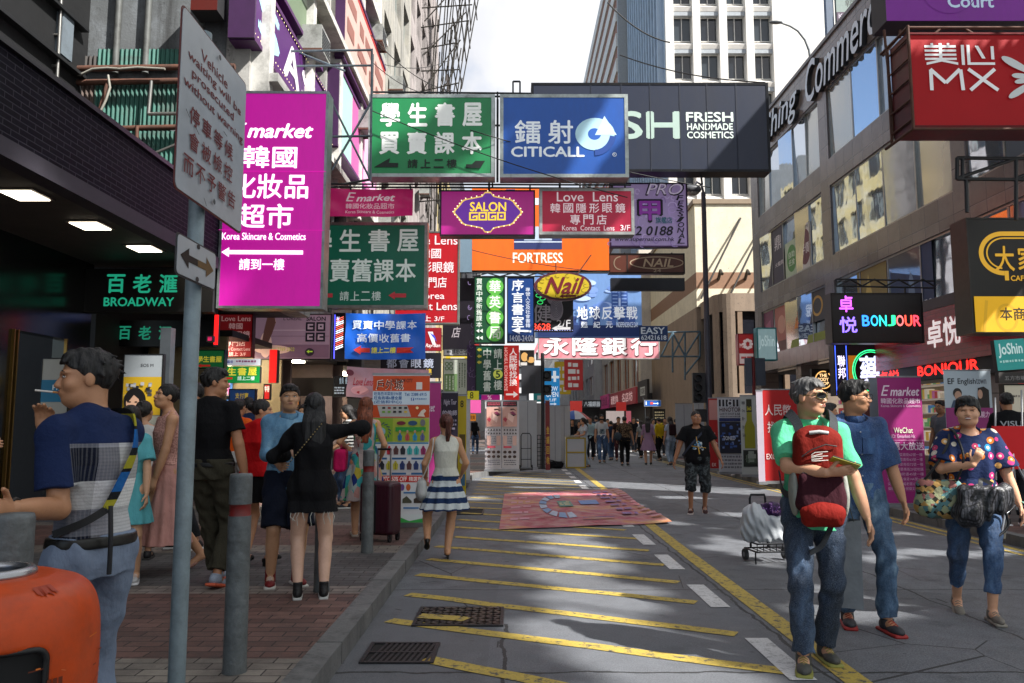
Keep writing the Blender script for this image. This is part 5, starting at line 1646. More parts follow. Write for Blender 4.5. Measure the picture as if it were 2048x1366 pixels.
# ---- signs on the left facade (seen edge on, running down the street)
def a_sa(A):
 A.text('S', .05, .14, .25, .82, '9fc4d8', .05); A.text('A', .32, .2, .52, .84, 'd8d0d8', .05); A.text('S', .56, .2, .74, .84, 'd8d0d8', .05); A.text('A', .78, .2, .96, .84, 'd8b0a0', .05)
 for k in range(40): A.ell('e8d8a0', .01 + k * .025, .06, .004, .012, em=.8, n=6); A.ell('e8d8a0', .01 + k * .025, .94, .004, .012, em=.8, n=6)
def facade_sign(name, label, X, Y0, Y1, z0, z1, bg, art, em=.1, d=.3, slope=0):
 t = thing(name, label, 'signboard', (X, (Y0 + Y1) / 2, z0))
 yc = (Y0 + Y1) / 2
 q = MB()
 q.box((-.05, Y0 - yc, 0), (d, Y1 - yc, z1 - z0), lin_mat(bg, em))
 q.box((-.05, Y0 - yc - .06, -.06), (d + .03, Y0 - yc, z1 - z0 + .06), mat('3a1a44', .5))
 q.box((-.05, Y0 - yc, -.08), (d + .03, Y1 - yc, -.001), mat('4a1a54', .5))
 q.box((-.05, Y0 - yc, z1 - z0 + .001), (d + .03, Y1 - yc, z1 - z0 + .08), mat('4a1a54', .5))
 q.build('panel', t)
 A = Art(lambda x, y, h: (d + h, Y0 - yc + (Y1 - Y0) * x, (z1 - z0) * (1 - y)), em * 2)
 art(A)
 A.mb.build('lettering', t)
 return t
facade_sign('purple_facade_sign', 'purple facade sign with pale raised letters high on the left', -4.6, 12.3, 17.6, 7.75, 8.85, '4a1a5e', a_sa, .05, .35)
facade_sign('pink_facade_sign', 'pink and teal facade sign behind the purple one on the left', -4.35, 18.0, 23.4, 8.0, 9.9, 'b85a96', lambda A: (A.rect('9ac4b8', .0, 0, .3, 1), A.rect('d8a8c8', .6, .1, .95, .9)), .05, .2)
facade_sign('olive_facade_sign', 'dull green facade board above the purple facade sign', -4.45, 12.8, 16.8, 9.3, 10.6, '6a7a62', lambda A: (scrib(A, .1, .3, .9, .7, 'a8b0a0', 1, 5),), .02, .2)
facade_sign('red_facade_sign', 'red framed pale facade board high on the left tenement', -4.2, 18, 24, 10.2, 12.6, 'c8a49a', lambda A: (A.rect('a82a2c', 0, 0, 1, .06), A.rect('a82a2c', 0, .94, 1, 1), scrib(A, .06, .2, .94, .8, '8a5a50', 2, 9)), .02, .15)
board('dark_red_box', 'dark red box high on the concrete wall beside the traffic sign', 'box', (392, -30, 444, 34), 12.2, '5a1a14', None, None, .4, 0)
def cable(name, label, a, Ya, b, Yb, sag, r=.012):
 p0, p1 = P(a[0], a[1], Ya), P(b[0], b[1], Yb)
 q = MB()
 pts = []
 for i in range(17):
  t_ = i / 16
  v = p0.lerp(p1, t_) - p0
  v.z -= sag * 4 * t_ * (1 - t_)
  pts.append(v)
 q.tube(pts, r, mat('17181a', .6, .1), 5)
 tag(q.build(name, None, p0), label, 'cable', 'cables over the street')
cable('overhead_cable', 'thin black cable sagging across the bright green signboard', (745, 222), 16.1, (1255, 395), 16.1, .12)
cable('overhead_cable', 'black cable across the royal blue signboard to the navy billboard', (940, 260), 16, (1420, 375), 18, .1)
cable('overhead_cable', 'black cable crossing the sky before the white tower', (1215, 5), 30, (1340, 85), 30, .3, .03)
cable('overhead_cable', 'lower black cable before the white tower above the navy billboard', (1240, 110), 26, (1530, 165), 21, .2, .02)
cable('overhead_cable', 'cable running low in front of the orange billboard', (944, 500), 24, (1220, 545), 24, .1)
cable('overhead_cable', 'long cable from the scaffolding down to the rail above the signs', (742, 70), 20, (905, 182), 22, .3)
cable('overhead_cable', 'cable hanging from the left tenement behind the steel pipe frame', (660, 20), 22, (860, 190), 22, .5)
cable('overhead_cable', 'second cable from the left tenement toward the scaffolding', (640, 70), 20, (900, 120), 30, .6)
# ------------------------------------------------------------------ figures: distance fields meshed as one surface
class SDF:
 def __init__(s, lo, hi, h):
  s.lo = np.array(lo, np.float32)
  s.h = h
  n = np.ceil((np.array(hi) - s.lo) / h).astype(int) + 1
  s.n = n
  s.ax = [s.lo[i] + h * np.arange(n[i], dtype=np.float32) for i in range(3)]
  s.D = np.full(n, .3, np.float32)
 def sl(s, lo, hi, pad):
  a = [max(0, int((lo[i] - pad - s.lo[i]) / s.h)) for i in range(3)]
  b = [min(s.n[i], int((hi[i] + pad - s.lo[i]) / s.h) + 2) for i in range(3)]
  if any(b[i] <= a[i] for i in range(3)):
   return None, None
  S = tuple(slice(a[i], b[i]) for i in range(3))
  X = s.ax[0][S[0]][:, None, None]
  Y = s.ax[1][S[1]][None, :, None]
  Z = s.ax[2][S[2]][None, None, :]
  return S, (X, Y, Z)
 def put(s, S, d, k, sub=False):
  a = s.D[S]
  if sub:
   d = -d
   if k > 0:
    h = np.clip(.5 - .5 * (a - d) / k, 0, 1)
    s.D[S] = a + (d - a) * h + k * h * (1 - h)
   else:
    s.D[S] = np.maximum(a, d)
  elif k > 0:
   h = np.clip(.5 + .5 * (a - d) / k, 0, 1)
   s.D[S] = a + (d - a) * h - k * h * (1 - h)
  else:
   s.D[S] = np.minimum(a, d)
 def cap(s, a, b, r1, r2, k=.02, cut=None, flat=None, sub=False, r3=None):
  """tapered capsule; cut = (point, normal): keeps the side the normal points away from; flat = (axis vector, factor)"""
  a, b = np.array(a, np.float32), np.array(b, np.float32)
  rm = max(r1, r2, r3 or 0) * 1.05
  S, Q = s.sl(np.minimum(a, b) - rm, np.maximum(a, b) + rm, k + 2 * s.h)
  if S is None: return
  v = b - a
  L2 = float(v @ v) + 1e-9
  p = [Q[i] - a[i] for i in range(3)]
  t = np.clip((p[0] * v[0] + p[1] * v[1] + p[2] * v[2]) / L2, 0, 1)
  e = [p[i] - t * v[i] for i in range(3)]
  d2 = e[0] ** 2 + e[1] ** 2 + e[2] ** 2
  if flat is not None:
   ax, f = flat
   dd = e[0] * ax[0] + e[1] * ax[1] + e[2] * ax[2]
   d2 = d2 + dd * dd * (f * f - 1)
  r = r1 + (r2 - r1) * t
  if r3 is not None:
   r = r + (r3 - (r1 + r2) / 2) * 4 * t * (1 - t)
  d = np.sqrt(d2) - r
  if cut is not None:
   c, n = cut
   d = np.maximum(d, (Q[0] - c[0]) * n[0] + (Q[1] - c[1]) * n[1] + (Q[2] - c[2]) * n[2])
  s.put(S, d, k, sub)
 def ell(s, c, r, k=.02, R=None, sub=False):
  c, r = np.array(c, np.float32), np.array(r, np.float32)
  rm = max(r)
  S, Q = s.sl(c - rm, c + rm, k + 2 * s.h)
  if S is None: return
  p = [Q[i] - c[i] for i in range(3)]
  if R is not None:
   p = [p[0] * R[0][i] + p[1] * R[1][i] + p[2] * R[2][i] for i in range(3)]
  d = (np.sqrt((p[0] / r[0]) ** 2 + (p[1] / r[1]) ** 2 + (p[2] / r[2]) ** 2) - 1) * min(r)
  s.put(S, d, k, sub)
 def box(s, c, hw, rad, k=.0, R=None, sub=False):
  c, hw = np.array(c, np.float32), np.array(hw, np.float32)
  rm = float(np.linalg.norm(hw))
  S, Q = s.sl(c - rm, c + rm, k + 2 * s.h)
  if S is None: return
  p = [Q[i] - c[i] for i in range(3)]
  if R is not None:
   p = [p[0] * R[0][i] + p[1] * R[1][i] + p[2] * R[2][i] for i in range(3)]
  qv = [np.abs(p[i]) - (hw[i] - rad) for i in range(3)]
  d = np.sqrt(sum(np.maximum(x, 0) ** 2 for x in qv)) + np.minimum(np.maximum(np.maximum(qv[0], qv[1]), qv[2]), 0) - rad
  s.put(S, d, k, sub)
 def loft(s, rows, k=.03, grow=0.0, pleat=0, pamp=0.0, yaw=0.0, zcut=None):
  """rows: (z, half width, half depth, x, y) from below upwards"""
  A = np.array(rows, np.float32)
  z = A[:, 0]
  w, d_ = A[:, 1] + grow, A[:, 2] + grow
  m = max(w.max(), d_.max()) + pamp
  lo = [A[:, 3].min() - m, A[:, 4].min() - m, z[0] - .03]
  hi = [A[:, 3].max() + m, A[:, 4].max() + m, z[-1] + .03]
  S, Q = s.sl(lo, hi, k + 2 * s.h)
  if S is None: return
  zz = Q[2].ravel()
  def I(col):
   return np.interp(zz, z, col).astype(np.float32)[None, None, :]
  W, Dp = I(w), I(d_)
  x, y = Q[0] - I(A[:, 3]), Q[1] - I(A[:, 4])
  if yaw:
   cy_, sy_ = math.cos(yaw), math.sin(yaw)
   x, y = x * cy_ + y * sy_, y * cy_ - x * sy_
  kk = np.sqrt((np.abs(x) / W) ** 2.3 + (np.abs(y) / Dp) ** 2.3 + 1e-9) ** (2 / 2.3)
  if pleat:
   th = np.arctan2(y / Dp, x / W)
   kk = kk - pamp / np.maximum(W, .05) * np.cos(th * pleat) * np.clip((z[-1] - Q[2]) / max(z[-1] - z[0], .05), 0, 1)
  d = (kk - 1) * np.minimum(W, Dp)
  d = np.maximum(d, np.maximum(z[0] - Q[2], Q[2] - z[-1]))
  s.put(S, d, k)
 def plane(s, c, n):
  d = (s.ax[0][:, None, None] - c[0]) * n[0] + (s.ax[1][None, :, None] - c[1]) * n[1] + (s.ax[2][None, None, :] - c[2]) * n[2]
  s.D = np.maximum(s.D, d)
 def folds(s, amp, f=18.0, seed=0, zf=.55):
  r = random.Random(seed)
  X, Y, Z = s.ax[0][:, None, None], s.ax[1][None, :, None], s.ax[2][None, None, :]
  p = [r.uniform(0, 6) for _ in range(6)]
  w = np.sin(X * f * .5 + p[0]) + np.sin(Z * f * zf * .6 + p[1])
  n = np.sin(X * f + Z * f * zf + 1.4 * w + p[2]) * np.sin(Y * f * .9 - Z * f * zf * .8 + w + p[3]) + .5 * np.sin(X * f * 2.1 - Y * f * 1.3 + Z * f * 1.1 * zf + p[4] + w)
  s.D = s.D + (amp * n).astype(np.float32)
 def mesh(s):
  D = s.D
  D[0], D[-1] = np.maximum(D[0], .01), np.maximum(D[-1], .01)
  D[:, 0], D[:, -1] = np.maximum(D[:, 0], .01), np.maximum(D[:, -1], .01)
  D[:, :, 0], D[:, :, -1] = np.maximum(D[:, :, 0], .01), np.maximum(D[:, :, -1], .01)
  I = D < 0
  nx, ny, nz = D.shape
  c = np.zeros((nx - 1, ny - 1, nz - 1), np.int8)
  for i in (0, 1):
   for j in (0, 1):
    for k in (0, 1):
     c += I[i:nx - 1 + i, j:ny - 1 + j, k:nz - 1 + k]
  act = (c > 0) & (c < 8)
  ix = np.argwhere(act)
  if len(ix) == 0:
   return np.zeros((0, 3)), np.zeros((0, 4), int)
  ids = np.full(act.shape, -1, np.int32)
  ids[act] = np.arange(len(ix))
  cor = {}
  for i in (0, 1):
   for j in (0, 1):
    for k in (0, 1):
     cor[(i, j, k)] = D[ix[:, 0] + i, ix[:, 1] + j, ix[:, 2] + k]
  acc, cnt = np.zeros((len(ix), 3), np.float32), np.zeros(len(ix), np.float32)
  ks = list(cor)
  for a in ks:
   for ax_ in range(3):
    if a[ax_] == 0:
     b = list(a)
     b[ax_] = 1
     b = tuple(b)
     da, db = cor[a], cor[b]
     m = (da < 0) != (db < 0)
     t = da / np.where(m, da - db, 1)
     p = np.tile(np.array(a, np.float32), (len(ix), 1))
     p[:, ax_] += np.where(m, t, 0)
     acc += p * m[:, None]
     cnt += m
  v = (ix + acc / cnt[:, None]) * s.h + s.lo
  fs = []
  for ax_ in range(3):
   o1, o2 = [(1, 2), (2, 0), (0, 1)][ax_]
   sa = [slice(None)] * 3
   sb = [slice(None)] * 3
   sa[ax_], sb[ax_] = slice(0, -1), slice(1, None)
   A, B = I[tuple(sa)], I[tuple(sb)]
   e = np.argwhere(A != B)
   fl = A[tuple(e.T)]
   ok = (e[:, o1] > 0) & (e[:, o2] > 0) & (e[:, o1] < D.shape[o1] - 1) & (e[:, o2] < D.shape[o2] - 1)
   e, fl = e[ok], fl[ok]
   def cell(d1, d2):
    g = e.copy()
    g[:, o1] -= d1
    g[:, o2] -= d2
    return ids[g[:, 0], g[:, 1], g[:, 2]]
   qd = np.stack([cell(1, 1), cell(0, 1), cell(0, 0), cell(1, 0)], 1)
   qd[~fl] = qd[~fl][:, ::-1]
   fs.append(qd)
  return v, np.concatenate(fs)
 def build(s, name, m, parent):
  v, f = s.mesh()
  if len(f) == 0:
   return None
  me = bpy.data.meshes.new(name)
  me.vertices.add(len(v))
  me.vertices.foreach_set('co', v.astype(np.float32).ravel())
  me.loops.add(len(f) * 4)
  me.loops.foreach_set('vertex_index', f.astype(np.int32).ravel())
  me.polygons.add(len(f))
  me.polygons.foreach_set('loop_start', np.arange(0, len(f) * 4, 4, dtype=np.int32))
  me.polygons.foreach_set('use_smooth', np.ones(len(f), bool))
  me.update(calc_edges=True)
  me.materials.append(m)
  o = bpy.data.objects.new(name, me)
  COL.objects.link(o)
  o.parent = parent
  return o
def V(*a): return np.array(a, np.float64)
def unit(v):
 return v / (np.linalg.norm(v) + 1e-9)
def ik(a, t, l1, l2, hint):
 """middle joint of a two bone chain"""
 d = t - a
 L = min(np.linalg.norm(d), (l1 + l2) * .998)
 u = unit(d)
 x = (l1 * l1 - l2 * l2 + L * L) / (2 * L)
 h = math.sqrt(max(l1 * l1 - x * x, 0))
 n = hint - u * (hint @ u)
 return a + u * x + unit(n) * h, a + u * L
def hair_material(col, grey=0):
 m, n, l, b = nodes_of('hair')
 tc = n.new('ShaderNodeTexCoord').outputs['Object']
 mp = n.new('ShaderNodeMapping')
 mp.inputs['Scale'].default_value = (48, 38, 6)
 l.new(tc, mp.inputs['Vector'])
 f = noise(n, l, mp.outputs[0], 1.0, 4, .7)
 c = lin(col)[:3]
 l.new(ramp(n, l, f, [(.35, [x * .25 for x in c]), (.66, [min(1, x * 2.0 + .02) for x in c])]), b.inputs['Base Color'])
 b.inputs['Roughness'].default_value = .5
 b.inputs['Specular IOR Level'].default_value = .35
 bumpn(n, l, b, f, .9, .012)
 return m
_HM = {}
def hairm(col):
 if col not in _HM: _HM[col] = hair_material(col)
 return _HM[col]
def skin_material(col):
 m, n, l, b = nodes_of('skin')
 tc = n.new('ShaderNodeTexCoord').outputs['Object']
 c = lin(col)[:3]
 base = mixc(n, l, noise(n, l, tc, 11, 5), [c[0] * 1.0, c[1] * .96, c[2] * .94], [min(1, c[0] * 1.35), min(1, c[1] * 1.36), min(1, c[2] * 1.36)])
 base = mixc(n, l, ramp(n, l, noise(n, l, tc, 60, 3), [(.5, 0), (.8, .25)]), base, [c[0] * .75, c[1] * .55, c[2] * .5])
 l.new(base, b.inputs['Base Color'])
 b.inputs['Roughness'].default_value = .48
 b.inputs['Subsurface Weight'].default_value = .0
 bumpn(n, l, b, noise(n, l, tc, 140, 4), .12, .004)
 return m
_SK = {}
def skinm(col):
 if col not in _SK: _SK[col] = skin_material(col)
 return _SK[col]
def cloth(col, var=.16, weave=160, rough=.85, scale=7):
 return mat(col, rough, var, scale, bump=.55, bscale=min(weave, 30), stretch=(1, 1, .6), spec=.2)
def person(label, pos, face, H=1.7, z=.0, h=.006, skin='c89878', hair=('short', '14110f'), top=None, bottom=None, shoes=('1a1a1c', 'd8d8d8'),
hands=None, feet=None, head=(0, 0), lean=(0, 0), fat=1.0, fem=False, eyes=True, seed=1, elbow=None, extras=None, group=None, grip=.5, name='person', crouch=0.0, glasses=None, smile=False):
 """pos: ground point; face: heading in degrees (0 = away from the camera, 90 = towards the left, 180 = towards the camera)"""
 root = thing(name, label, 'person', (pos[0], pos[1], z), math.radians(face), group)
 g = H / 1.72
 rs = random.Random(seed)
# ---- joints (body frame: x right, y forward)
 hipz = .90 - crouch
 hw = .088 if not fem else .092
 sw = (.160 if not fem else .140) * (1 + (fat - 1) * .55)
 lx, ly = lean
 def spine(zz):
  t = max(0, (zz - .95) / .5)
  return lx * t, ly * t - .012 * math.sin(min(t, 1) * math.pi)
 P_ = lambda x, y, zz: V(x, y, zz) * g
 hips = {1: P_(hw, 0, hipz), -1: P_(-hw, 0, hipz)}
 sx, sy = spine(1.42)
 shz = 1.392 - crouch
 sho = {1: P_(sx + sw, sy - .01, shz), -1: P_(sx - sw, sy - .01, shz)}
 feet = feet or ((.10, .05), (-.10, -.03))
 knees, ankles, toes = {}, {}, {}
 for sgn, f in zip((1, -1), feet):
  fx, fy = f[0], f[1]
  fz = f[2] if len(f) > 2 else 0
  toe = math.radians(f[3]) if len(f) > 3 else sgn * -.16
  pitch = f[4] if len(f) > 4 else 0.0
  an = P_(fx, fy, .085 + fz)
  kn, an = ik(hips[sgn], an, .43 * g, .42 * g, V(.15 * sgn, 1, 0))
  knees[sgn], ankles[sgn] = kn, an
  dirv = V(-math.sin(toe) * math.cos(pitch), math.cos(toe) * math.cos(pitch), -math.sin(pitch))
  toes[sgn] = (dirv, V(0, 0, 1) * math.cos(pitch) + V(-math.sin(toe), math.cos(toe), 0) * math.sin(pitch))
 hands = hands or ((.26, .06, .78), (-.26, .02, .78))
 elbow = elbow or (V(.6, -1, -.2), V(-.6, -1, -.2))
 elb, wri = {}, {}
 for sgn, hd, el in zip((1, -1), hands, elbow):
  t = P_(*hd)
  e, w = ik(sho[sgn], t, .285 * g, .245 * g, np.array(el, float))
  elb[sgn], wri[sgn] = e, w
 nx_, ny_ = spine(1.50)
 neck0 = P_(nx_, ny_ - .005, 1.44 - crouch)
 yaw, pit = math.radians(head[0]), math.radians(head[1])
 hx, hy = spine(1.60)
 HC = P_(hx, hy + .03, 1.605 - crouch)
 RH = np.array(Matrix.Rotation(yaw, 3, 'Z') @ Matrix.Rotation(-pit, 3, 'X') @ Matrix.Rotation(math.radians(head[2]) if len(head) > 2 else 0, 3, 'Y'))
 hp = lambda x, y, zz: HC + RH @ (V(x, y, zz) * g)
 bust = .022 if fem else 0
 fb = fat
 def trunk(z0, z1, grow=0.0, wscale=1.0):
  base = [(.82, .155, .105), (.90, .172, .118), (.97, .168, .115), (1.08, .140 if not fem else .122, .098), (1.18, .152 if not fem else .130, .108 + bust * .5), (1.28, .168 if not fem else .142, .115 + bust),
(1.36, .172 if not fem else .145, .105), (1.42, .150 if not fem else .122, .082), (1.455, .085, .062), (1.48, .056, .052)]
  if fem: base[1], base[2] = (.90, .176, .122), (.97, .165, .115)
  zs = [b[0] for b in base]
  zz = [z0] + [v for v in zs if z0 < v < z1] + [z1]
  out = []
  for v in zz:
   w = np.interp(v, zs, [b[1] for b in base])
   d = np.interp(v, zs, [b[2] for b in base])
   kf = 1 + (fb - 1) * math.exp(-((v - 1.02) / .25) ** 2) * 1.25
   x, y = spine(v)
   out.append((g * (v - crouch), g * (w * (1 + (kf - 1) * .8) * wscale) * .95, g * d * .96 * (1 + (kf - 1) * 1.3), g * x, g * (y + (kf - 1) * .03)))
  if grow:
   out = [(a, b + grow, c + grow, d, e) for a, b, c, d, e in out]
  return out
 pts = [*hips.values(), *sho.values(), *knees.values(), *ankles.values(), *elb.values(), *wri.values(), HC]
 lo = np.min(pts, 0) - .27 * g
 hi = np.max(pts, 0) + .27 * g
 lo[2], hi[2] = -.03, max(HC[2] + .2 * g, hi[2])
 lo[2] = min(lo[2], min(a[2] for a in ankles.values()) - .15)
 tf = (fat - 1) * .5 + 1
# ---- body
 s = SDF(lo, hi, h)
 ca = .84 if (top and len(top) > 2 and top[2].get('sleeve', .55) > 0) or (top and len(top) < 3) else 1.0
 cl = .84 if bottom and bottom[0] == 'trousers' else 1.0
 s.loft(trunk(.84, 1.48, -.014 if top else 0), .03)
 ff = .93 if fem else 1.0
 lt = bottom and bottom[0] == 'trousers' and (bottom[2] if len(bottom) > 2 else {}).get('len', 1.9) > 1.05
 cv_ = .80 if lt else 1.0
 for sg in (1, -1):
  s.cap(hips[sg], knees[sg], .088 * g * tf * cl, .056 * g * tf * cv_, .04)
  s.cap(knees[sg], ankles[sg], .054 * g * cv_, .036 * g * (.5 + .5 * cv_), .025, r3=.052 * g * cv_)
  kd = unit(ankles[sg] - knees[sg])
  back = unit(V(0, -1, 0) - kd * (V(0, -1, 0) @ kd))
  s.ell(knees[sg] + (ankles[sg] - knees[sg]) * .28 + back * .018 * g * cv_, (.044 * g * cv_, .044 * g * cv_, .095 * g * cv_), .03)
  dv, up = toes[sg]
  s.cap(ankles[sg] - up * .03 * g, ankles[sg] + dv * .13 * g - up * .055 * g, .036 * g, .028 * g, .02)
  s.cap(ankles[sg] - up * .045 * g, ankles[sg] - dv * .045 * g - up * .05 * g, .033 * g, .030 * g, .02)
  s.ell(sho[sg], (.052 * g * ff * ca, .050 * g * ff * ca, .050 * g * ff * ca), .03 * ca)
  s.cap(neck0 + V(.02 * sg, -.015, .01) * g, sho[sg] + V(-.02 * sg, 0, .015) * g, .045 * g * ca, .036 * g * ca, .02)
  s.cap(sho[sg], elb[sg], .051 * g * ff * tf * ca, .040 * g * ff * tf, .03)
  s.cap(elb[sg], wri[sg], .040 * g * ff, .026 * g * ff, .015, r3=.040 * g * ff)
  ad = unit(wri[sg] - elb[sg])
  side = unit(np.cross(ad, V(0, 1, .25)))
  gr = grip[0 if sg > 0 else 1] if isinstance(grip, tuple) else grip
  if isinstance(gr, dict):
   ad, side = unit(np.array(gr['dir'], float)), np.array(gr['side'], float)
   side = unit(side - ad * (side @ ad))
   nrm = unit(np.cross(side, ad)) * gr.get('flip', 1)
   curl = gr['curl']
  else:
   nrm = unit(np.cross(side, ad))
   if nrm @ V(-sg, .3, 0) < 0: nrm = -nrm
   side = unit(V(0, 1, 0) - ad * ad[1]) if abs(ad[1]) < .8 else side
   nrm = V(-sg, 0, 0) - ad * (V(-sg, 0, 0) @ ad)
   nrm = unit(nrm)
   side = unit(np.cross(nrm, ad))
   if side[1] < 0 and abs(ad[1]) < .8: side = -side
   curl = gr
  pal = wri[sg] + ad * .085 * g
  s.cap(wri[sg], pal, .027 * g * ff, .034 * g * ff, .012, flat=(nrm, 1.9))
  if h < .0085:
   for q_ in range(4):
    o = (q_ - 1.5) * .0185 * g * ff
    L = (.072, .082, .078, .062)[q_] * g if side @ V(0, 1, 0) < 0 else (.062, .078, .082, .072)[q_] * g
    a = pal + side * o + ad * .012 * g
    c1, c2 = curl * .9 + rs.uniform(-.08, .08), curl * 1.9 + rs.uniform(-.1, .1)
    b = a + (ad * math.cos(c1) + nrm * math.sin(c1)) * L * .55
    c = b + (ad * math.cos(c2) + nrm * math.sin(c2)) * L * .5
    s.cap(a - ad * .015 * g, b, .0092 * g * ff, .0085 * g * ff, .004)
    s.cap(b, c, .0085 * g * ff, .0070 * g * ff, .003)
   a = wri[sg] + ad * .03 * g + side * .026 * g
   b = a + (ad * .7 + side * .6 + nrm * .35) * .045 * g
   c = b + (ad * .9 + side * .1 + nrm * .4) * .034 * g
   s.cap(a, b, .0125 * g * ff, .010 * g * ff, .008)
   s.cap(b, c, .010 * g * ff, .008 * g * ff, .003)
  else:
   s.cap(pal, pal + (ad * math.cos(curl) + nrm * math.sin(curl)) * .07 * g, .030 * g * ff, .018 * g * ff, .01, flat=(nrm, 1.8))
   s.cap(wri[sg] + ad * .03 * g, wri[sg] + ad * .07 * g + side * .045 * g, .012 * g, .009 * g, .01)
 s.cap(neck0 - V(0, 0, .03) * g, hp(0, -.025, -.055), .056 * g * ff, .051 * g * ff, .02)
 fw = 1.0 + (fat - 1) * .5
 s.ell(hp(0, -.012, .032), V(.076, .094, .086) * g, .02, RH)
 s.ell(hp(0, .026, -.028), V(.062 * fw, .062, .078) * g, .03, RH)
 s.ell(hp(0, .052, -.082), V(.034 * fw, .030, .024) * g, .03, RH)
 s.ell(hp(0, .012, -.066), V(.052 * fw, .052, .036) * g, .03, RH)
 if h < .012:
  s.cap(hp(0, .088, .016), hp(0, .103, -.022), .007 * g, .0125 * g, .012)
  for sx_ in (-1, 1):
   s.ell(hp(.013 * sx_, .096, -.026), V(.0085, .010, .008) * g, .006, RH)
   s.ell(hp(.031 * sx_, .094, .010), V(.021, .014, .0105) * g, .010, RH, sub=True)
   s.ell(hp(.032 * sx_, .076, .028), V(.026, .016, .009) * g, .012, RH)
   s.ell(hp(.042 * sx_, .060, -.022), V(.024, .024, .022) * g, .02, RH)
   s.ell(hp(.076 * sx_, -.006, -.002), V(.009, .020, .031) * g, .006, RH)
  s.ell(hp(0, .088, -.052), V(.026, .012, .012) * g, .01, RH)
  if smile:
   for sx_ in (-1, 1): s.ell(hp(.040 * sx_, .066, -.030), V(.022, .02, .018) * g, .02, RH)
 body = s.build('body', skinm(skin), root)
# ---- face details
 if eyes:
  for sx_ in (-1, 1):
   q = MB()
   R3 = Matrix([list(r) for r in RH])
   if smile:
    q.tube([hp((.031 + dx) * sx_, .0855 - abs(dx) * .35, .011 + dz) for dx, dz in ((-.014, -.004), (-.006, .002), (.004, .002), (.014, -.005))], .0022 * g, mat('15100e', .5), 5)
   else:
    q.ell(hp(.031 * sx_, .0800, .0105), V(.0135, .0075, .0058) * g, mat('d8d2cc', .2, .05), 12, 7, R3)
    q.ell(hp(.0305 * sx_, .0842, .0105), V(.0056, .0042, .0054) * g, mat('0d0907', .15, .1), 10, 6, R3)
    q.tube([hp((.031 + dx) * sx_, .0872 - abs(dx) * .5, .0155 + dz) for dx, dz in ((-.015, -.005), (-.006, .0005), (.004, .001), (.016, -.004))], .0018 * g, mat('120d0b', .6), 5)
   q.build('eye', root)
   q = MB()
   q.tube([hp((.032 + dx) * sx_, .0915 - abs(dx - .002) * .55, .0315 + dz) for dx, dz in ((-.019, -.003), (-.006, .001), (.008, .002), (.022, -.004))], .0032 * g if not fem else .0022 * g, hairm('15110f' if hair[1] != 'grey' else '3a3836'), 6)
   q.build('eyebrow', root)
  q = MB()
  R3 = Matrix([list(r) for r in RH])
  lm = mat('a8605a' if fem else '9c6258', .4, .15)
  if smile:
   q.ell(hp(0, .0965, -.052), V(.020, .006, .0065) * g, mat('e8e4dc', .25, .04), 12, 7, R3)
  q.ell(hp(0, .0965, -.0475 if not smile else -.0455), V(.021 if not smile else .024, .006, .0042) * g, lm, 12, 7, R3)
  q.ell(hp(0, .0955, -.0550 if not smile else -.059), V(.018, .0065, .0050) * g, lm, 12, 7, R3)
  q.build('lips', root)
 if glasses:
  q = MB()
  gmt = mat(glasses, .25, .1, metal=.3)
  dark = mat('08080a', .22, .1, spec=.5)
  for sx_ in (-1, 1):
   gk = 1.22 if glasses == '6a5a30' else 1.0
   ring_ = [hp((.034 + .027 * gk * math.cos(a)) * sx_, .105 - .012 * math.cos(a) - (.008 if math.cos(a) > .5 else 0), .010 + .018 * gk * math.sin(a)) for a in np.linspace(0, 2 * math.pi, 17)]
   q.tube(ring_, .0024 * g, gmt, 6, False)
   q.tube([hp(.062 * sx_, .086, .014), hp(.080 * sx_, .055, .013), hp(.081 * sx_, .0, .010)], .0024 * g, gmt, 6)
   if glasses in ('6a5a30',):
    q.add(ring_[:-1], [tuple(range(16))], dark)
  q.tube([hp(-.008, .103, .014), hp(0, .106, .016), hp(.008, .103, .014)], .002 * g, gmt, 6)
  q.build('glasses', root)
# ---- hair
 hs, hc = hair[0], hair[1]
 hm = hairm(hc if hc != 'grey' else '4c4b4a')
 def hgrid(lo_, hi_, hh=None):
  return SDF(lo_, hi_, hh or h)
 if hs != 'bald':
  L = {'short': 0, 'crop': 0, 'swept': 0, 'bob': .06, 'bun': .0, 'pony': .0, 'long': .45, 'mid': .25, 'wave': .34}[hs] * g
  a_, b_ = HC - V(.19, .22, .19 + L / g) * g, HC + V(.19, .2, .2) * g
  s = hgrid(a_, b_)
  th = {'crop': .003, 'short': .006, 'swept': .008, 'bob': .018, 'bun': .007, 'pony': .008, 'long': .013, 'mid': .015, 'wave': .016}[hs]
  s.ell(hp(0, -.015, .034), V(.0775 + th, .096 + th, .088 + th) * g, 0, RH)
  if hs in ('swept', 'short', 'bob'):
   s.ell(hp(.008, .018, .084), V(.062, .074, .044) * g, .012, RH)
   if hs == 'swept': s.ell(hp(.012, .055, .098), V(.052, .042, .026) * g, .012, RH)
   s.ell(hp(0, -.052, .035), V(.070, .058, .068) * g, .012, RH)
  if hs == 'swept' and fem:
   s.ell(hp(0, -.005, .088), V(.078, .092, .054) * g, .015, RH)
   for sg in (1, -1): s.ell(hp(.072 * sg, -.012, .012), V(.022, .052, .050) * g, .015, RH)
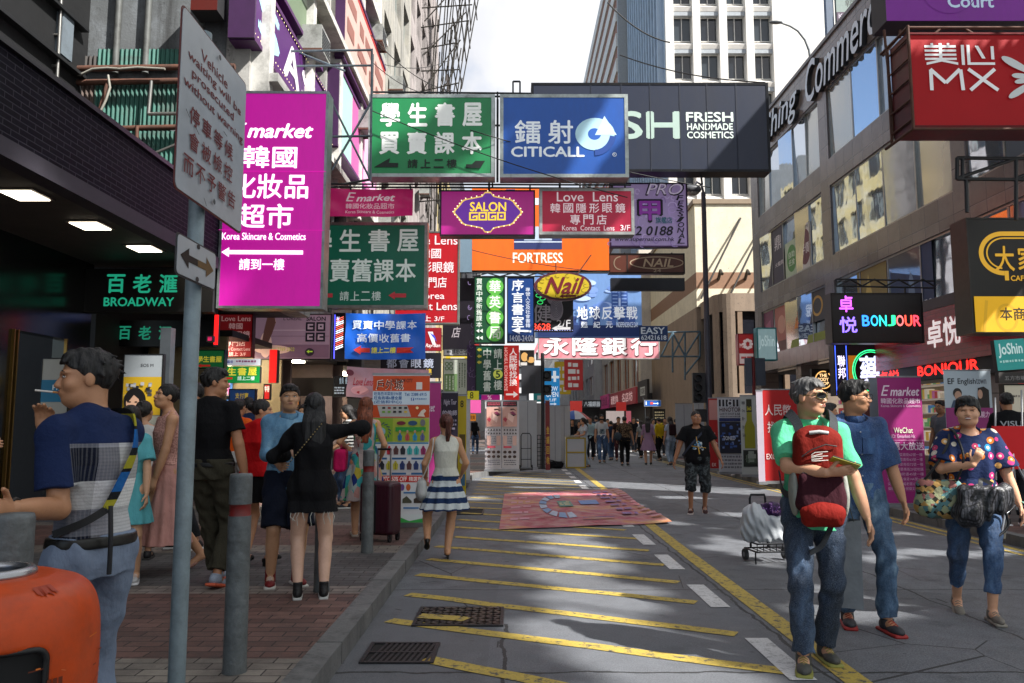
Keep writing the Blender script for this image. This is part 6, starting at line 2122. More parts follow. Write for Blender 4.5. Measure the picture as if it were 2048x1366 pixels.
  if hs in ('short', 'swept', 'crop'):
   n1 = RH @ unit(V(0, .62, -.78)); s.plane(hp(0, .07, .055), n1)
   n2 = RH @ V(0, 0, -1.0); s.plane(hp(0, 0, -.062), n2)
  else:
   s.ell(hp(0, .105, -.035), V(.066, .085, .108) * g, .008, RH, sub=True)
   if hs == 'bob':
    s.loft([((HC[2] - .085 * g), .078 * g, .075 * g, HC[0], HC[1] - .03 * g), (HC[2] + .03 * g, .092 * g, .098 * g, HC[0], HC[1] - .02 * g)], .02)
    s.ell(hp(0, .112, -.035), V(.071, .098, .112) * g, .008, RH, sub=True)
   else:
    n1 = RH @ unit(V(0, .35, -.93)); s.plane(hp(0, .0, -.075), n1)
  if hs == 'bun':
   s.ell(hp(0, -.115, .045), V(.042, .040, .042) * g, .012, RH)
  if hs == 'pony':
   pz = [hp(0, -.10, .055), hp(0, -.15, .03), hp(.005, -.155, -.09), hp(0, -.135, -.19)]
  if h < .0085 and hs != 'crop':
   rl = random.Random(seed * 3 + 1)
   for _ in range(90 if hs in ('short', 'swept', 'bob') else 40):
    a, b_2 = rl.uniform(0, 6.28), rl.uniform(-.1, 1.35)
    cb_2 = math.cos(b_2)
    loc = V(.080 * math.cos(a) * cb_2, -.015 + .099 * math.sin(a) * cb_2, .034 + .093 * math.sin(b_2))
    if hs != 'bob' and loc[2] < .055 + .72 * (loc[1] - .05) + .012: continue
    if loc[1] > .04 and loc[2] < .075: continue
    dr = unit(V(rl.uniform(-.5, .5), (.6 if hs != 'swept' else .1) * (1 if loc[1] > -.02 else -.5), -.55 + rl.uniform(-.5, .6)))
    if hs in ('bun', 'pony'): dr = unit(V(-loc[0] * 3, -1, .1))
    L_ = rl.uniform(.02, .042)
    s.cap(hp(*(loc * .97)), hp(*(loc * 1.015 + dr * L_)), .009 * g, .0025 * g, .004)
   if hs in ('short', 'swept'):
    for _ in range(26 if not fem else 44):
     x_ = rl.uniform(-.062, .062)
     y_ = .094 - 7.5 * x_ * x_
     L_ = rl.uniform(.018, .036) * ((1.25 if not fem else 1.7) if hs == 'swept' else .8)
     s.cap(hp(x_, y_ - .022, .094), hp(x_ + rl.uniform(-.014, .014), y_ + .002, .080 - L_ * .6), .010 * g, .0035 * g, .004)
  s.folds(.0025, 80, seed, .25)
  s.build('hair', hm, root)
  if hs in ('pony', 'long', 'mid', 'wave'):
   if hs == 'pony':
    pp = [hp(0, -.095, .06), hp(0, -.15, .03), hp(.006, -.150, -.10), hp(0, -.125, -.26)]
    rr = [.022, .030, .034, .010]
    s = SDF(np.min(pp, 0) - .06, np.max(pp, 0) + .06, h)
    for i in range(3): s.cap(pp[i], pp[i + 1], rr[i] * g, rr[i + 1] * g, .015)
    s.folds(.003, 90, seed + 3, .15)
    s.build('ponytail', hm, root)
   else:
    c0 = HC
    by = min(g * spine(1.3)[1] - .115 * g, HC[1] - .06 * g)
    zt, zb = HC[2] + .03 * g, HC[2] - L
    wv = .018 * g if hs == 'wave' else .004 * g
    s = SDF((c0[0] - .2, c0[1] - .30, zb - .05), (c0[0] + .2, c0[1] + .15, zt + .05), h)
    s.loft([(zb, .055 * g, .020 * g, c0[0], by), (zb + .1 * g, .088 * g, .032 * g, c0[0], by), (HC[2] - .12 * g, .098 * g, .055 * g, c0[0], by + .03 * g), (HC[2] - .03 * g, .094 * g, .075 * g, c0[0], HC[1] - .045 * g), (zt, .085 * g, .08 * g, c0[0], HC[1] - .03 * g)], .02)
    s.ell(hp(0, .105, -.045), V(.066, .088, .108) * g, .008, RH, sub=True)
    s.folds(.004 if hs != 'wave' else .007, 60, seed + 3, .12 if hs != 'wave' else .5)
    s.build('long_hair', hm, root)
# ---- clothes
 ctx = dict(root=root, g=g, P=P_, hips=hips, knees=knees, ankles=ankles, toes=toes, sho=sho, elb=elb, wri=wri, trunk=trunk, HC=HC, hp=hp, RH=RH, h=h, lo=lo, hi=hi, neck=neck0, spine=spine, seed=seed, crouch=crouch)
 if top:
  k_, m_ = top[0], top[1]
  o_ = top[2] if len(top) > 2 else {}
  gr = o_.get('grow', .012)
  hem = o_.get('hem', .86)
  s = SDF((lo[0], lo[1], (hem - .08 - crouch) * g), (hi[0], hi[1], (1.56 - crouch) * g), h)
  neck_z = o_.get('neck', 1.475)
  flare = o_.get('flare', 0)
  tr = trunk(max(hem, .82), neck_z, gr * g)
  if hem < .82:
   t0 = tr[0]
   tr = [(g * (hem - crouch), t0[1] * (1.0 + flare), t0[2] * (1.02 + flare), t0[3], t0[4])] + tr
  elif flare:
   tr = [(a, b * (1 + flare * max(0, 1.2 - a / g) * 2), c * (1 + flare * max(0, 1.2 - a / g) * 2), d, e) for a, b, c, d, e in tr]
  s.loft(tr, .02)
  sl = o_.get('sleeve', .55)
  if sl > 0:
   for sg in (1, -1):
    s.ell(sho[sg], V(.051, .050, .048) * g * (ff if fem else 1) + gr * .9, .02)
    s.cap(neck0 + V(.02 * sg, -.015, .0) * g, sho[sg] + V(-.02 * sg, 0, .012) * g, .046 * g + gr + .004, .036 * g + gr + .004, .015)
    dv = unit(elb[sg] - sho[sg])
    if sl <= 1:
     e = sho[sg] + (elb[sg] - sho[sg]) * sl
     s.cap(sho[sg], e + dv * .04, .050 * g * tf * ff + gr, (.052 - .010 * sl) * g * tf * ff + gr + o_.get('loose', .010), .03, cut=(e, dv))
    else:
     s.cap(sho[sg], elb[sg], .048 * g * tf * ff + gr * .8, .041 * g * tf * ff + gr * .6, .02)
     f = elb[sg] + (wri[sg] - elb[sg]) * (sl - 1)
     dw = unit(wri[sg] - elb[sg])
     s.cap(elb[sg], f + dw * .04, .042 * g * ff + gr * .6, (.042 - .010 * (sl - 1)) * g * ff + gr * .6, .02, cut=(f, dw))
  else:
   for sg in (1, -1): s.ell(sho[sg] + V(-.035 * sg, 0, -.01) * g, V(.05, .06, .055) * g + gr * .5, .03)
  nd = o_.get('scoop', .03)
  s.ell(neck0 + V(0, .055, .035 - nd * .3) * g, V(.062 + nd * .5, .06, .03 + nd) * g, .006, sub=True)
  s.folds(o_.get('fold', .004) * 1.7, o_.get('ff', 19), seed)
  s.plane((0, 0, (hem - crouch) * g), (0, 0, -1))
  s.build(o_.get('name', 'shirt'), m_, root)
  if o_.get('collar'):
   q = MB()
   for sg in (1, -1):
    cpts = []
    for a in np.linspace(0, math.pi, 9):
     cpts.append(neck0 + V(.066 * math.sin(a) * sg, -.066 * math.cos(a) + .006, .045 - .012 * (1 - math.cos(a))) * g)
    vs, fs_ = [], []
    for i, c_ in enumerate(cpts):
     o2 = unit(c_ - neck0 - V(0, 0, .04))
     wd = .034 + .018 * (i / 8) ** 3
     vs += [c_ + V(0, 0, .008), c_ + (o2 * V(1, 1, 0)) * (.020) - V(0, 0, wd) * g, c_ + (o2 * V(1, 1, 0)) * .012 - V(0, 0, wd) * g]
    for i in range(8):
     fs_ += [(3 * i, 3 * i + 3, 3 * i + 4, 3 * i + 1), (3 * i + 2, 3 * i + 1, 3 * i + 4, 3 * i + 5)]
    q.add(vs, fs_, o_.get('cmat', m_), True)
   q.build('collar', root)
 if bottom:
  k_, m_ = bottom[0], bottom[1]
  o_ = bottom[2] if len(bottom) > 2 else {}
  gr = o_.get('grow', .012)
  topz = o_.get('top', 1.0)
  if k_ == 'trousers':
   ln = o_.get('len', 1.9)
   s = SDF((lo[0], lo[1], lo[2]), (hi[0], hi[1], (topz + .03 - crouch) * g), h)
   s.loft(trunk(.84, topz, gr + .004), .02)
   for sg in (1, -1):
    if ln <= 1:
     e = hips[sg] + (knees[sg] - hips[sg]) * ln
     dv = unit(knees[sg] - hips[sg])
     s.cap(hips[sg], e + dv * .05, .096 * g * tf + gr, (.092 - .026 * ln) * g * tf + gr + o_.get('loose', .014), .03, cut=(e, dv))
    else:
     s.cap(hips[sg], knees[sg], .090 * g * tf + gr, .056 * g * tf + gr + o_.get('loose', 0), .025)
     e = knees[sg] + (ankles[sg] - knees[sg]) * (ln - 1)
     dv = unit(ankles[sg] - knees[sg])
     s.cap(knees[sg], e + dv * .05, .056 * g * tf + gr + o_.get('loose', 0), o_.get('cuff', .050) * g + gr + o_.get('loose', 0), .02, cut=(e, dv))
   s.folds(o_.get('fold', .005) * 1.35, o_.get('ff', 24), seed + 5, .9)
   s.plane((0, 0, (topz - crouch) * g), (0, 0, 1))
   s.build('trousers', m_, root)
  elif k_ == 'skirt':
   hem = o_.get('hem', .55)
   fl = o_.get('flare', .25)
   s = SDF((lo[0] - .2, lo[1] - .2, (hem - .03) * g), (hi[0] + .2, hi[1] + .2, (topz + .03) * g), h)
   t = trunk(.90, topz, gr * g)
   t0 = t[0]
   wl = o_.get('w', t0[1] + fl * g)
   mx = (ankles[1] + ankles[-1]) / 2 * o_.get('follow', .15)
   rows = [(hem * g, wl, max(t0[2] + fl * g * .9, wl * .75), mx[0], mx[1])] + [((hem + (.90 - hem) * .5) * g, t0[1] + (wl - t0[1]) * .55, t0[2] + (max(t0[2] + fl * g * .9, wl * .75) - t0[2]) * .55, mx[0] * .5, mx[1] * .5)] + t
   s.loft(rows, .0, pleat=o_.get('pleat', 11), pamp=o_.get('pamp', .012))
   s.folds(o_.get('fold', .004), 22, seed + 5, .25)
   s.build('skirt', m_, root)
 if shoes:
  for sg in (1, -1):
   dv, up = toes[sg]
   sd = np.cross(dv, up)
   R = np.stack([sd, dv, up], 1)
   A_ = ankles[sg] - up * .055 * g
   kind = shoes[2] if len(shoes) > 2 else 'sneaker'
   s = SDF(A_ - .24 * g, A_ + .24 * g, min(h, .008))
   fl_ = .88 if fem else 1
   if kind == 'sneaker' or kind == 'high':
    s.ell(A_ + dv * .105 * g + up * .0 * g, V(.043 * fl_, .085, .034) * g, .02, R)
    s.ell(A_ - dv * .025 * g + up * .012 * g, V(.039 * fl_, .058, .046) * g, .03, R)
    s.cap(A_ + up * .02 * g, A_ + up * (.07 if kind == 'sneaker' else .12) * g - dv * .008 * g, .042 * g * fl_, .046 * g * fl_, .02, cut=(A_ + up * (.055 if kind == 'sneaker' else .105) * g, up))
    s.plane(A_ - up * .020 * g, -up)
    s.build('shoe', mat(shoes[0], .6, .25, 25, bump=.2) if isinstance(shoes[0], str) else shoes[0], root)
    s = SDF(A_ - .24 * g, A_ + .24 * g, min(h, .008))
    s.box(A_ + dv * .045 * g - up * .026 * g, V(.044 * fl_, .138, .013) * g, .012 * g, 0, R)
    s.ell(A_ + dv * .10 * g - up * .024 * g, V(.047 * fl_, .088, .014) * g, .015, R)
    s.build('sole', mat(shoes[1], .6, .15, 20), root)
    if h < .0085:
     q = MB()
     for i in range(4):
      c_ = A_ + dv * (.055 + .024 * i) * g + up * (.050 - .007 * i) * g
      q.tube([c_ - sd * .022 * g - up * .008, c_ + up * .004, c_ + sd * .022 * g - up * .008], .003 * g, mat(shoes[1], .7), 5)
     q.build('lace', root)
   elif kind == 'heel':
    s.ell(A_ + dv * .11 * g - up * .008 * g, V(.036, .062, .022) * g, .02, R)
    s.ell(A_ - dv * .02 * g, V(.032, .05, .026) * g, .03, R)
    s.cap(A_ - dv * .045 * g - up * .01 * g, V(0, 0, 0) + A_ - dv * .05 * g - up * .060 * g, .018 * g, .012 * g, .008)
    s.build('shoe', mat(shoes[0], .35, .2, 20), root)
   else:
    s.box(A_ + dv * .04 * g - up * .018 * g, V(.042, .125, .018) * g, .012 * g, 0, R)
    if kind == 'platform': s.box(A_ - dv * .045 * g - up * .045 * g, V(.034, .035, .045) * g, .008 * g, 0.01, R)
    s.cap(A_ + dv * .09 * g - sd * .04 * g, A_ + dv * .09 * g + sd * .04 * g, .022 * g, .022 * g, .005, flat=(up, .9))
    s.build('shoe', mat(shoes[0], .5, .2, 20), root)
 if extras:
  extras(ctx)
 return root
# ------------------------------------------------------------------ cloth patterns
def pat(fn, rough=.85, weave=170, spec=.25):
 m, n, l, b = nodes_of('patterned_cloth')
 tc = n.new('ShaderNodeTexCoord').outputs['Object']
 sx = n.new('ShaderNodeSeparateXYZ')
 l.new(tc, sx.inputs[0])
 c = fn(n, l, tc, sx.outputs[0], sx.outputs[1], sx.outputs[2])
 l.new(c, b.inputs['Base Color'])
 b.inputs['Roughness'].default_value = rough
 b.inputs['Specular IOR Level'].default_value = spec
 bumpn(n, l, b, noise(n, l, tc, min(weave, 30), 4), .5, .016)
 return m
def bands(n, l, v, period, phase, stops):
 fr = mathn(n, l, 'FRACT', mathn(n, l, 'ADD', mathn(n, l, 'DIVIDE', v, period), phase + 20))
 return ramp(n, l, fr, stops, True)
def f_plaid(n, l, tc, x, y, z):
 u = bands(n, l, x, .34, .50, [(0, '101628'), (.26, '9a9aa2'), (.50, 'f0f0ee'), (.80, '50525e')])
 v = bands(n, l, z, .30, .20, [(0, '060c1e'), (.20, '8a8c96'), (.50, 'f0f0f0'), (.82, '0e1830')])
 fine = bands(n, l, z, .012, 0, [(0, 0), (.62, .75)])
 fine2 = bands(n, l, x, .012, 0, [(0, 0), (.62, .75)])
 c = mixc(n, l, .5, u, v)
 c = mixc(n, l, mathn(n, l, 'MULTIPLY', fine, .22), c, '14182a')
 c = mixc(n, l, mathn(n, l, 'MULTIPLY', fine2, .16), c, 'b0b0b4')
 yoke = mathn(n, l, 'GREATER_THAN', z, 1.215)
 arm = mathn(n, l, 'GREATER_THAN', mathn(n, l, 'ABSOLUTE', x), .172)
 return mixc(n, l, mathn(n, l, 'MAXIMUM', yoke, arm), c, '16264c')
def f_skirt(n, l, tc, x, y, z):
 return bands(n, l, mathn(n, l, 'ADD', z, mathn(n, l, 'MULTIPLY', noise(n, l, tc, 14, 2), .02)), .113, .30, [(0, 'c4ccce'), (.52, '1d3358')])
def f_multi(n, l, tc, x, y, z):
 vo = n.new('ShaderNodeTexVoronoi')
 vo.inputs['Scale'].default_value = 15
 mp = n.new('ShaderNodeMapping')
 mp.inputs['Rotation'].default_value = (.3, .6, .4)
 mp.inputs['Scale'].default_value = (1, 1, .55)
 l.new(tc, mp.inputs['Vector'])
 l.new(mp.outputs[0], vo.inputs['Vector'])
 s = n.new('ShaderNodeSeparateColor')
 l.new(vo.outputs['Color'], s.inputs[0])
 return ramp(n, l, s.outputs[0], [(0, 'b0a09c'), (.18, '7a1a2c'), (.30, '3a9a9c'), (.44, 'b0a03a'), (.55, 'b88880'), (.66, '1a2a6a'), (.78, '9aa8a4'), (.88, '4a9a70')], True)
def f_floral(n, l, tc, x, y, z):
 vo = n.new('ShaderNodeTexVoronoi')
 vo.inputs['Scale'].default_value = 15
 vo.inputs['Randomness'].default_value = .75
 l.new(tc, vo.inputs['Vector'])
 s = n.new('ShaderNodeSeparateColor')
 l.new(vo.outputs['Color'], s.inputs[0])
 c = ramp(n, l, s.outputs[0], [(0, 'd87a2a'), (.28, 'c83a7a'), (.45, '2a8ac0'), (.6, 'e0a860'), (.75, 'c8c0b0'), (.88, 'b03a60')], True)
 c = mixc(n, l, mathn(n, l, 'LESS_THAN', vo.outputs['Distance'], .19), c, 'e8d8c0')
 return mixc(n, l, mathn(n, l, 'LESS_THAN', vo.outputs['Distance'], .40), '1c2a50', c)
def f_lace(n, l, tc, x, y, z):
 f = ramp(n, l, noise(n, l, tc, 75, 4, .7), [(.42, 0), (.56, 1)])
 return mixc(n, l, f, 'a8786e', 'd8a89c')
def f_camo(n, l, tc, x, y, z):
 return ramp(n, l, noise(n, l, tc, 16, 3, .5), [(0, '1c1e20'), (.44, '2e3234'), (.52, '4c5254'), (.60, '222628')], True)
def f_jeans(c0, c1, c2):
 def f(n, l, tc, x, y, z):
  mp = n.new('ShaderNodeMapping')
  mp.inputs['Scale'].default_value = (3, 3, 1.2)
  l.new(tc, mp.inputs['Vector'])
  c = ramp(n, l, noise(n, l, mp.outputs[0], 2.2, 6, .65), [(.36, c0), (.54, c1), (.70, c2)])
  return mixc(n, l, ramp(n, l, noise(n, l, tc, 300, 2), [(.4, 0), (.7, .35)]), c, '98a4b4')
 return f
def f_stripe(n, l, tc, x, y, z): return bands(n, l, z, .05, 0, [(0, '16161a'), (.5, 'b8b8b4')])
def f_leopard(n, l, tc, x, y, z):
 vo = n.new('ShaderNodeTexVoronoi')
 vo.inputs['Scale'].default_value = 22
 l.new(tc, vo.inputs['Vector'])
 return ramp(n, l, vo.outputs['Distance'], [(0, '5a4632'), (.28, '1c1612'), (.52, '6e5a44')], True)
def f_bagpatch(n, l, tc, x, y, z):
 vo = n.new('ShaderNodeTexVoronoi')
 vo.inputs['Scale'].default_value = 21
 vo.distance = 'MANHATTAN'
 vo.inputs['Randomness'].default_value = .5
 l.new(tc, vo.inputs['Vector'])
 s = n.new('ShaderNodeSeparateColor')
 l.new(vo.outputs['Color'], s.inputs[0])
 c = ramp(n, l, s.outputs[0], [(0, '9a9a78'), (.2, '5a8284'), (.38, 'b08a50'), (.55, '8a5a54'), (.7, '9aa07a'), (.86, '5a6a60')], True)
 return mixc(n, l, mathn(n, l, 'GREATER_THAN', vo.outputs['Distance'], 1.05), c, '2a2a20')
def f_snake(n, l, tc, x, y, z):
 br = brick(n, l, tc, .022, .012, .003)
 return mixc(n, l, br.outputs['Fac'], mixc(n, l, br.outputs['Color'], '1c1c20', '4a4a50'), '0a0a0c')
JEAN_D = pat(f_jeans('0e1622', '1c2d44', '48607e'))
JEAN_L = pat(f_jeans('1a2c40', '3c5a78', '86a2b8'))
JEAN_B = pat(f_jeans('14243e', '2a4a72', '6a8ab0'))
DENIM_L = pat(f_jeans('3f6a8c', '5f92b4', '92bcd4'))
DENIM_D = pat(f_jeans('16305a', '26487c', '4670a4'))
BLACKC = cloth('101013', .2)
NAVYC = cloth('141a2a', .2)
PV = .118
def worn(name, label, cat, who, group=None):
 t = thing(name, label, cat, who.location, who.rotation_euler.z, group)
 return t
def strap(t, pts, r, m, name='strap', n=8):
 q = MB()
 P2 = [Vector(p) for p in pts]
 out = []
 for i in range(len(P2) - 1):
  p0, p1, p2, p3 = P2[max(i - 1, 0)], P2[i], P2[i + 1], P2[min(i + 2, len(P2) - 1)]
  for k in range(6):
   u = k / 6
   out.append(.5 * ((2 * p1) + (p2 - p0) * u + (2 * p0 - 5 * p1 + 4 * p2 - p3) * u * u + (3 * p1 - p0 - 3 * p2 + p3) * u ** 3))
 out.append(P2[-1])
 if r < .0105:
  q.tube(out, r, m, n)
  return q.build(name, t)
 vs, fs = [], []
 for i, p in enumerate(out):
  tg = (out[min(i + 1, len(out) - 1)] - out[max(i - 1, 0)]).normalized()
  nr = Vector((p.x, p.y, .12 if p.z > 1.35 else 0)).normalized()
  sd = tg.cross(nr).normalized() * r * 1.15
  nr = sd.cross(tg).normalized() * .0035
  vs += [p + sd + nr, p - sd + nr, p - sd - nr, p + sd - nr]
 for i in range(len(out) - 1):
  for k in range(4): fs.append((4 * i + k, 4 * i + (k + 1) % 4, 4 * i + 4 + (k + 1) % 4, 4 * i + 4 + k))
 fs += [(0, 1, 2, 3), tuple(4 * (len(out) - 1) + k for k in (3, 2, 1, 0))]
 q.add(vs, fs, m)
 return q.build(name, t)
def blob(t, name, m, parts, h=.007, folds=.003, seed=1, ff=25):
 """a soft bag: list of ('e', centre, radii) / ('b', centre, half size, rounding)"""
 lo = np.min([np.array(p[1]) - (np.max(p[2])) * 1.3 for p in parts], 0) - .04
 hi = np.max([np.array(p[1]) + (np.max(p[2])) * 1.3 for p in parts], 0) + .04
 s = SDF(lo, hi, h)
 for p in parts:
  if p[0] == 'e': s.ell(p[1], p[2], .03)
  else: s.box(p[1], p[2], p[3], .03)
 if folds: s.folds(folds, ff, seed)
 return s.build(name, m, t)
def belt(ctx, z, m, grow=.016, hh=.018):
 g = ctx['g']
 s = SDF((-.3, -.3, (z - .05) * g), (.3, .3, (z + .05) * g), .006)
 s.loft([(a, b, c, d, e) for a, b, c, d, e in ctx['trunk'](z - hh, z + hh, grow * g)], 0)
 s.build('belt', m, ctx['root'])
CTX = {}
# ---- the smoking man, nearest at the left
def ex_smoker(c):
 CTX['s'] = c
 belt(c, .972, mat('14120f', .4), .028, .022)
smoker = person('man in plaid and navy shirt smoking while he leans on a bollard', (-1.50, 2.86), 66, 1.545, PV, .0048, 'a87a5a', ('short', '0e0c0c'),
('shirt', pat(f_plaid), dict(sleeve=.74, hem=.965, grow=.016, collar=True, cmat=cloth('16264c'), fold=.004, loose=.012)), ('trousers', cloth('7c8aa0', .16, 220), dict(len=1.9, top=1.0, grow=.014)), ('2a2622', '16161a'),
hands=((-.13, .135, 1.345), (-.43, -.16, 1.14)), feet=((.16, .02), (-.14, -.02)), head=(56, 2), lean=(-.03, .0), fat=.93, seed=3, elbow=(V(.7, .5, -.8), V(-.3, -.3, -1)), extras=ex_smoker,
grip=(dict(dir=(.02, .02, 1), side=(.55, -.8, 0), curl=.55, flip=1), .3))
t = worn('cigarette', 'thin white cigarette between the lips of the man in plaid', 'cigarette', smoker)
hq = CTX['s']['hp']
q = MB(); q.tube([hq(.004, .118, -.048), hq(.014, .178, -.040)], .0036, mat('d8d4cc', .6), 8); q.build('paper', t)
q = MB(); q.tube([hq(.0, .094, -.051), hq(.004, .118, -.048)], .0037, mat('c8884a', .6), 8); q.build('filter', t)
t = worn('shoulder_strap', 'black shoulder strap with blue and yellow print across the plaid back', 'strap', smoker)
strap(t, [(.09, .06, 1.325), (.10, -.05, 1.315), (.055, -.128, 1.20), (-.01, -.140, 1.075), (-.055, -.135, .99)], .013, pat(lambda n, l, tc, x, y, z: bands(n, l, z, .15, .1, [(0, '14161a'), (.08, '1a5a9a'), (.52, '14161a'), (.60, '9a9428'), (.90, '14161a')])), 'printed_band')
strap(t, [(-.055, -.135, .99), (-.11, -.10, .95), (-.165, -.02, .91)], .011, mat('17181a', .7), 'black_band')
strap(t, [(-.045, -.140, 1.0), (-.05, -.155, .89), (-.045, -.15, .77)], .008, mat('1c1e22', .7), 'loose_end')
t = worn('wristwatch', 'dark bracelet on the left wrist of the smoking man', 'bracelet', smoker)
q = MB(); q.tube([CTX['s']['wri'][-1] + V(.026 * math.cos(a), .012 * math.cos(a), .030 * math.sin(a)) for a in np.linspace(0, 6.28, 14)], .006, mat('201a18', .5), 6, False); q.build('band', t)
# ---- people on the left pavement
person('person cut by the left frame edge with one pale hand raised', (-3.62, 5.05), 268, 1.68, PV, .007, 'b88a6a', ('short', '14110f'), ('shirt', cloth('c8c8c4'), dict(sleeve=1.85)), ('trousers', cloth('2a2a2e')),
hands=((.16, .30, 1.18), (-.22, .1, .85)), seed=5)
person('girl in a turquoise dress with dark edging behind the smoking man', (-3.14, 6.5), 192, 1.42, PV, .007, 'c49a7a', ('mid', '16110f'),
('bodice', cloth('5fb0b8', .2, 120), dict(sleeve=.7, hem=.95, loose=.025)), ('skirt', cloth('5fb0b8', .2, 120), dict(hem=.58, flare=.06, top=1.05)), ('b8b8b8', 'd8d8d8'),
hands=((.20, .16, .86), (-.20, .10, .84)), feet=((.08, .1), (-.09, -.08)), fem=True, head=(6, 12), seed=6)
person('woman with low dark bun and white strap top beyond the girl in turquoise', (-3.55, 7.6), 20, 1.50, PV, .008, 'b98c6c', ('bun', '14100e'),
('vest', cloth('c4c4c0'), dict(sleeve=0, scoop=.06)), ('trousers', cloth('6a6a6c')), ('1c1c1e', '30302e'), hands=((.12, .25, 1.25), (-.2, .1, .9)), fem=True, head=(-20, -14), eyes=False, seed=7)
person('woman in a lace top and long dusty pink skirt striding left', (-3.05, 7.0), 122, 1.63, PV, .0065, 'c0906e', ('bun', '0f0c0b'),
('lace_top', pat(f_lace), dict(sleeve=0, hem=.98, scoop=.05, fold=.003)), ('skirt', cloth('d09a90', .14, 200), dict(hem=.27, flare=.13, top=1.0, pleat=15, pamp=.014, follow=.5)), ('b88878', 'a87868', 'heel'),
hands=((.21, -.10, .82), (-.20, .12, .86)), feet=((.05, -.34, .06, -.1, .5), (-.05, .36)), fem=True, head=(14, -10), seed=8)
person('man in black T-shirt and olive trousers walking away with bright trainers', (-2.42, 6.36), -6, 1.73, PV, .006, 'a87656', ('short', '0d0b0b'),
('t_shirt', BLACKC, dict(sleeve=.62, hem=.94, fold=.004, loose=.018)), ('trousers', cloth('3a372c', .2), dict(len=1.92, cuff=.06, loose=.004, fold=.006, ff=30)), ('8a94a4', 'c85a3a'),
hands=((.30, .02, .80), (-.27, .1, .82)), feet=((.10, -.02, .02, -.3, .25), (-.02, .24)), head=(-62, 3), fat=1.04, seed=9, eyes=False, extras=lambda c: belt(c, .955, mat('101012', .4), .02))
person('man in glasses and blue patterned shirt behind the black T-shirt man', (-3.34, 8.3), 128, 1.71, PV, .008, 'b08060', ('short', '1a1614'),
('shirt', pat(lambda n, l, tc, x, y, z: ramp(n, l, noise(n, l, tc, 40, 2), [(0, '1c3a5c'), (.5, '1c3a5c'), (.52, '9ab0c0')], True)), dict(sleeve=.6)), ('trousers', cloth('2a2c30')), glasses='1a1a1c', seed=10)
person('person in a bright orange T-shirt with dark hair seen from behind', (-3.62, 10.4), -12, 1.60, PV, .009, 'a87a5c', ('short', '15120f'),
('t_shirt', cloth('e05a1a', .15), dict(sleeve=.6, hem=.86)), ('trousers', cloth('c0c0c0')), hands=((.27, .03, .80), (-.25, .05, .8)), seed=11, eyes=False, fat=1.05)
person('woman in red sweater and short black skirt with hair in a bun', (-2.32, 7.28), -8, 1.50, PV, .0065, 'b98766', ('bun', '120e0d'),
('sweater', cloth('c8141a', .16, 120), dict(sleeve=1.9, hem=.93, grow=.024, loose=.03, fold=.006)), ('skirt', BLACKC, dict(hem=.66, flare=.02, top=1.0, pleat=13, pamp=.010)), ('0f0f10', '0f0f10', 'platform'),
hands=((.16, .26, 1.0), (-.16, .26, 1.0)), feet=((.11, .08, .05), (-.10, -.03, .05)), fem=True, head=(-72, 0), fat=1.06, seed=12, eyes=True)
person('young man in pale denim shirt and navy shorts embracing the girl in black', (-1.84, 6.50), 205, 1.60, PV, .006, 'b48a6a', ('swept', '14100f'),
('shirt', DENIM_L, dict(sleeve=1.95, hem=.80, grow=.018, collar=True, fold=.005)), ('trousers', NAVYC, dict(len=.98, top=.98, loose=.03)), ('7a1418', 'c8c4bc', 'high'),
hands=((.14, .28, 1.06), (-.20, .30, 1.12)), feet=((.12, .02), (-.10, .04)), head=(-6, -2), seed=13, elbow=(V(.25, -.5, -1), V(-.3, -.5, -1)))
gb = person('girl in a loose black dress with long straight black hair seen from behind', (-1.50, 5.98), 14, 1.505, PV, .0055, 'c9a48e', ('long', '0b0b0e'),
('dress', BLACKC, dict(sleeve=1.9, hem=.72, grow=.024, flare=.14, loose=.03, scoop=.02, fold=.006)), None, ('121214', 'b0b0ac', 'high'),
hands=((.42, .22, 1.40), (-.22, .28, 1.20)), feet=((.115, .0, 0, -.5), (-.10, .02, 0, .1)), fem=True, eyes=False, fat=1.12, seed=14, elbow=(V(.6, -.6, .2), V(-.6, -.6, -.3)))
t = worn('chain_strap', 'thin gold chain strap crossing the back of the black dress', 'strap', gb)
q = MB()
for k in range(34):
 u = k / 33
 p = Vector((.06, -.115, 1.29)).lerp(Vector((-.185, -.09, .98)), u)
 q.ell((p.x, p.y - .032 * math.sin(u * math.pi) - .012, p.z), (.0058, .0045, .0058), mat('a8946a' if k % 2 else '2a2622', .3, .1, metal=.7), 7, 5)
q.build('chain', t)
t = worn('frayed_threads', 'white frayed threads hanging under the hem of the black dress', 'threads', gb)
rr = random.Random(4)
for k in range(9):
 q = MB()
 x = rr.uniform(-.17, .17)
 a = Vector((x, -.150, .640))
 q.tube([a, a + Vector((rr.uniform(-.02, .02), -.01, -.03)), a + Vector((rr.uniform(-.04, .04), -.01, rr.uniform(-.1, -.05)))], .0022, mat('c8c8c0', .8), 4)
 q.build('thread', t)
sw = person('woman in black and white striped top and glasses beyond the bollard', (-2.56, 12.3), 108, 1.57, PV, .009, 'b98c6c', ('mid', '100d0c'),
('striped_top', pat(f_stripe), dict(sleeve=1.3)), ('trousers', JEAN_B), ('16161a', 'c8c8c4'), hands=((.2, .25, .98), (-.18, .24, 1.0)), fem=True, glasses='1a1a1c', seed=15)
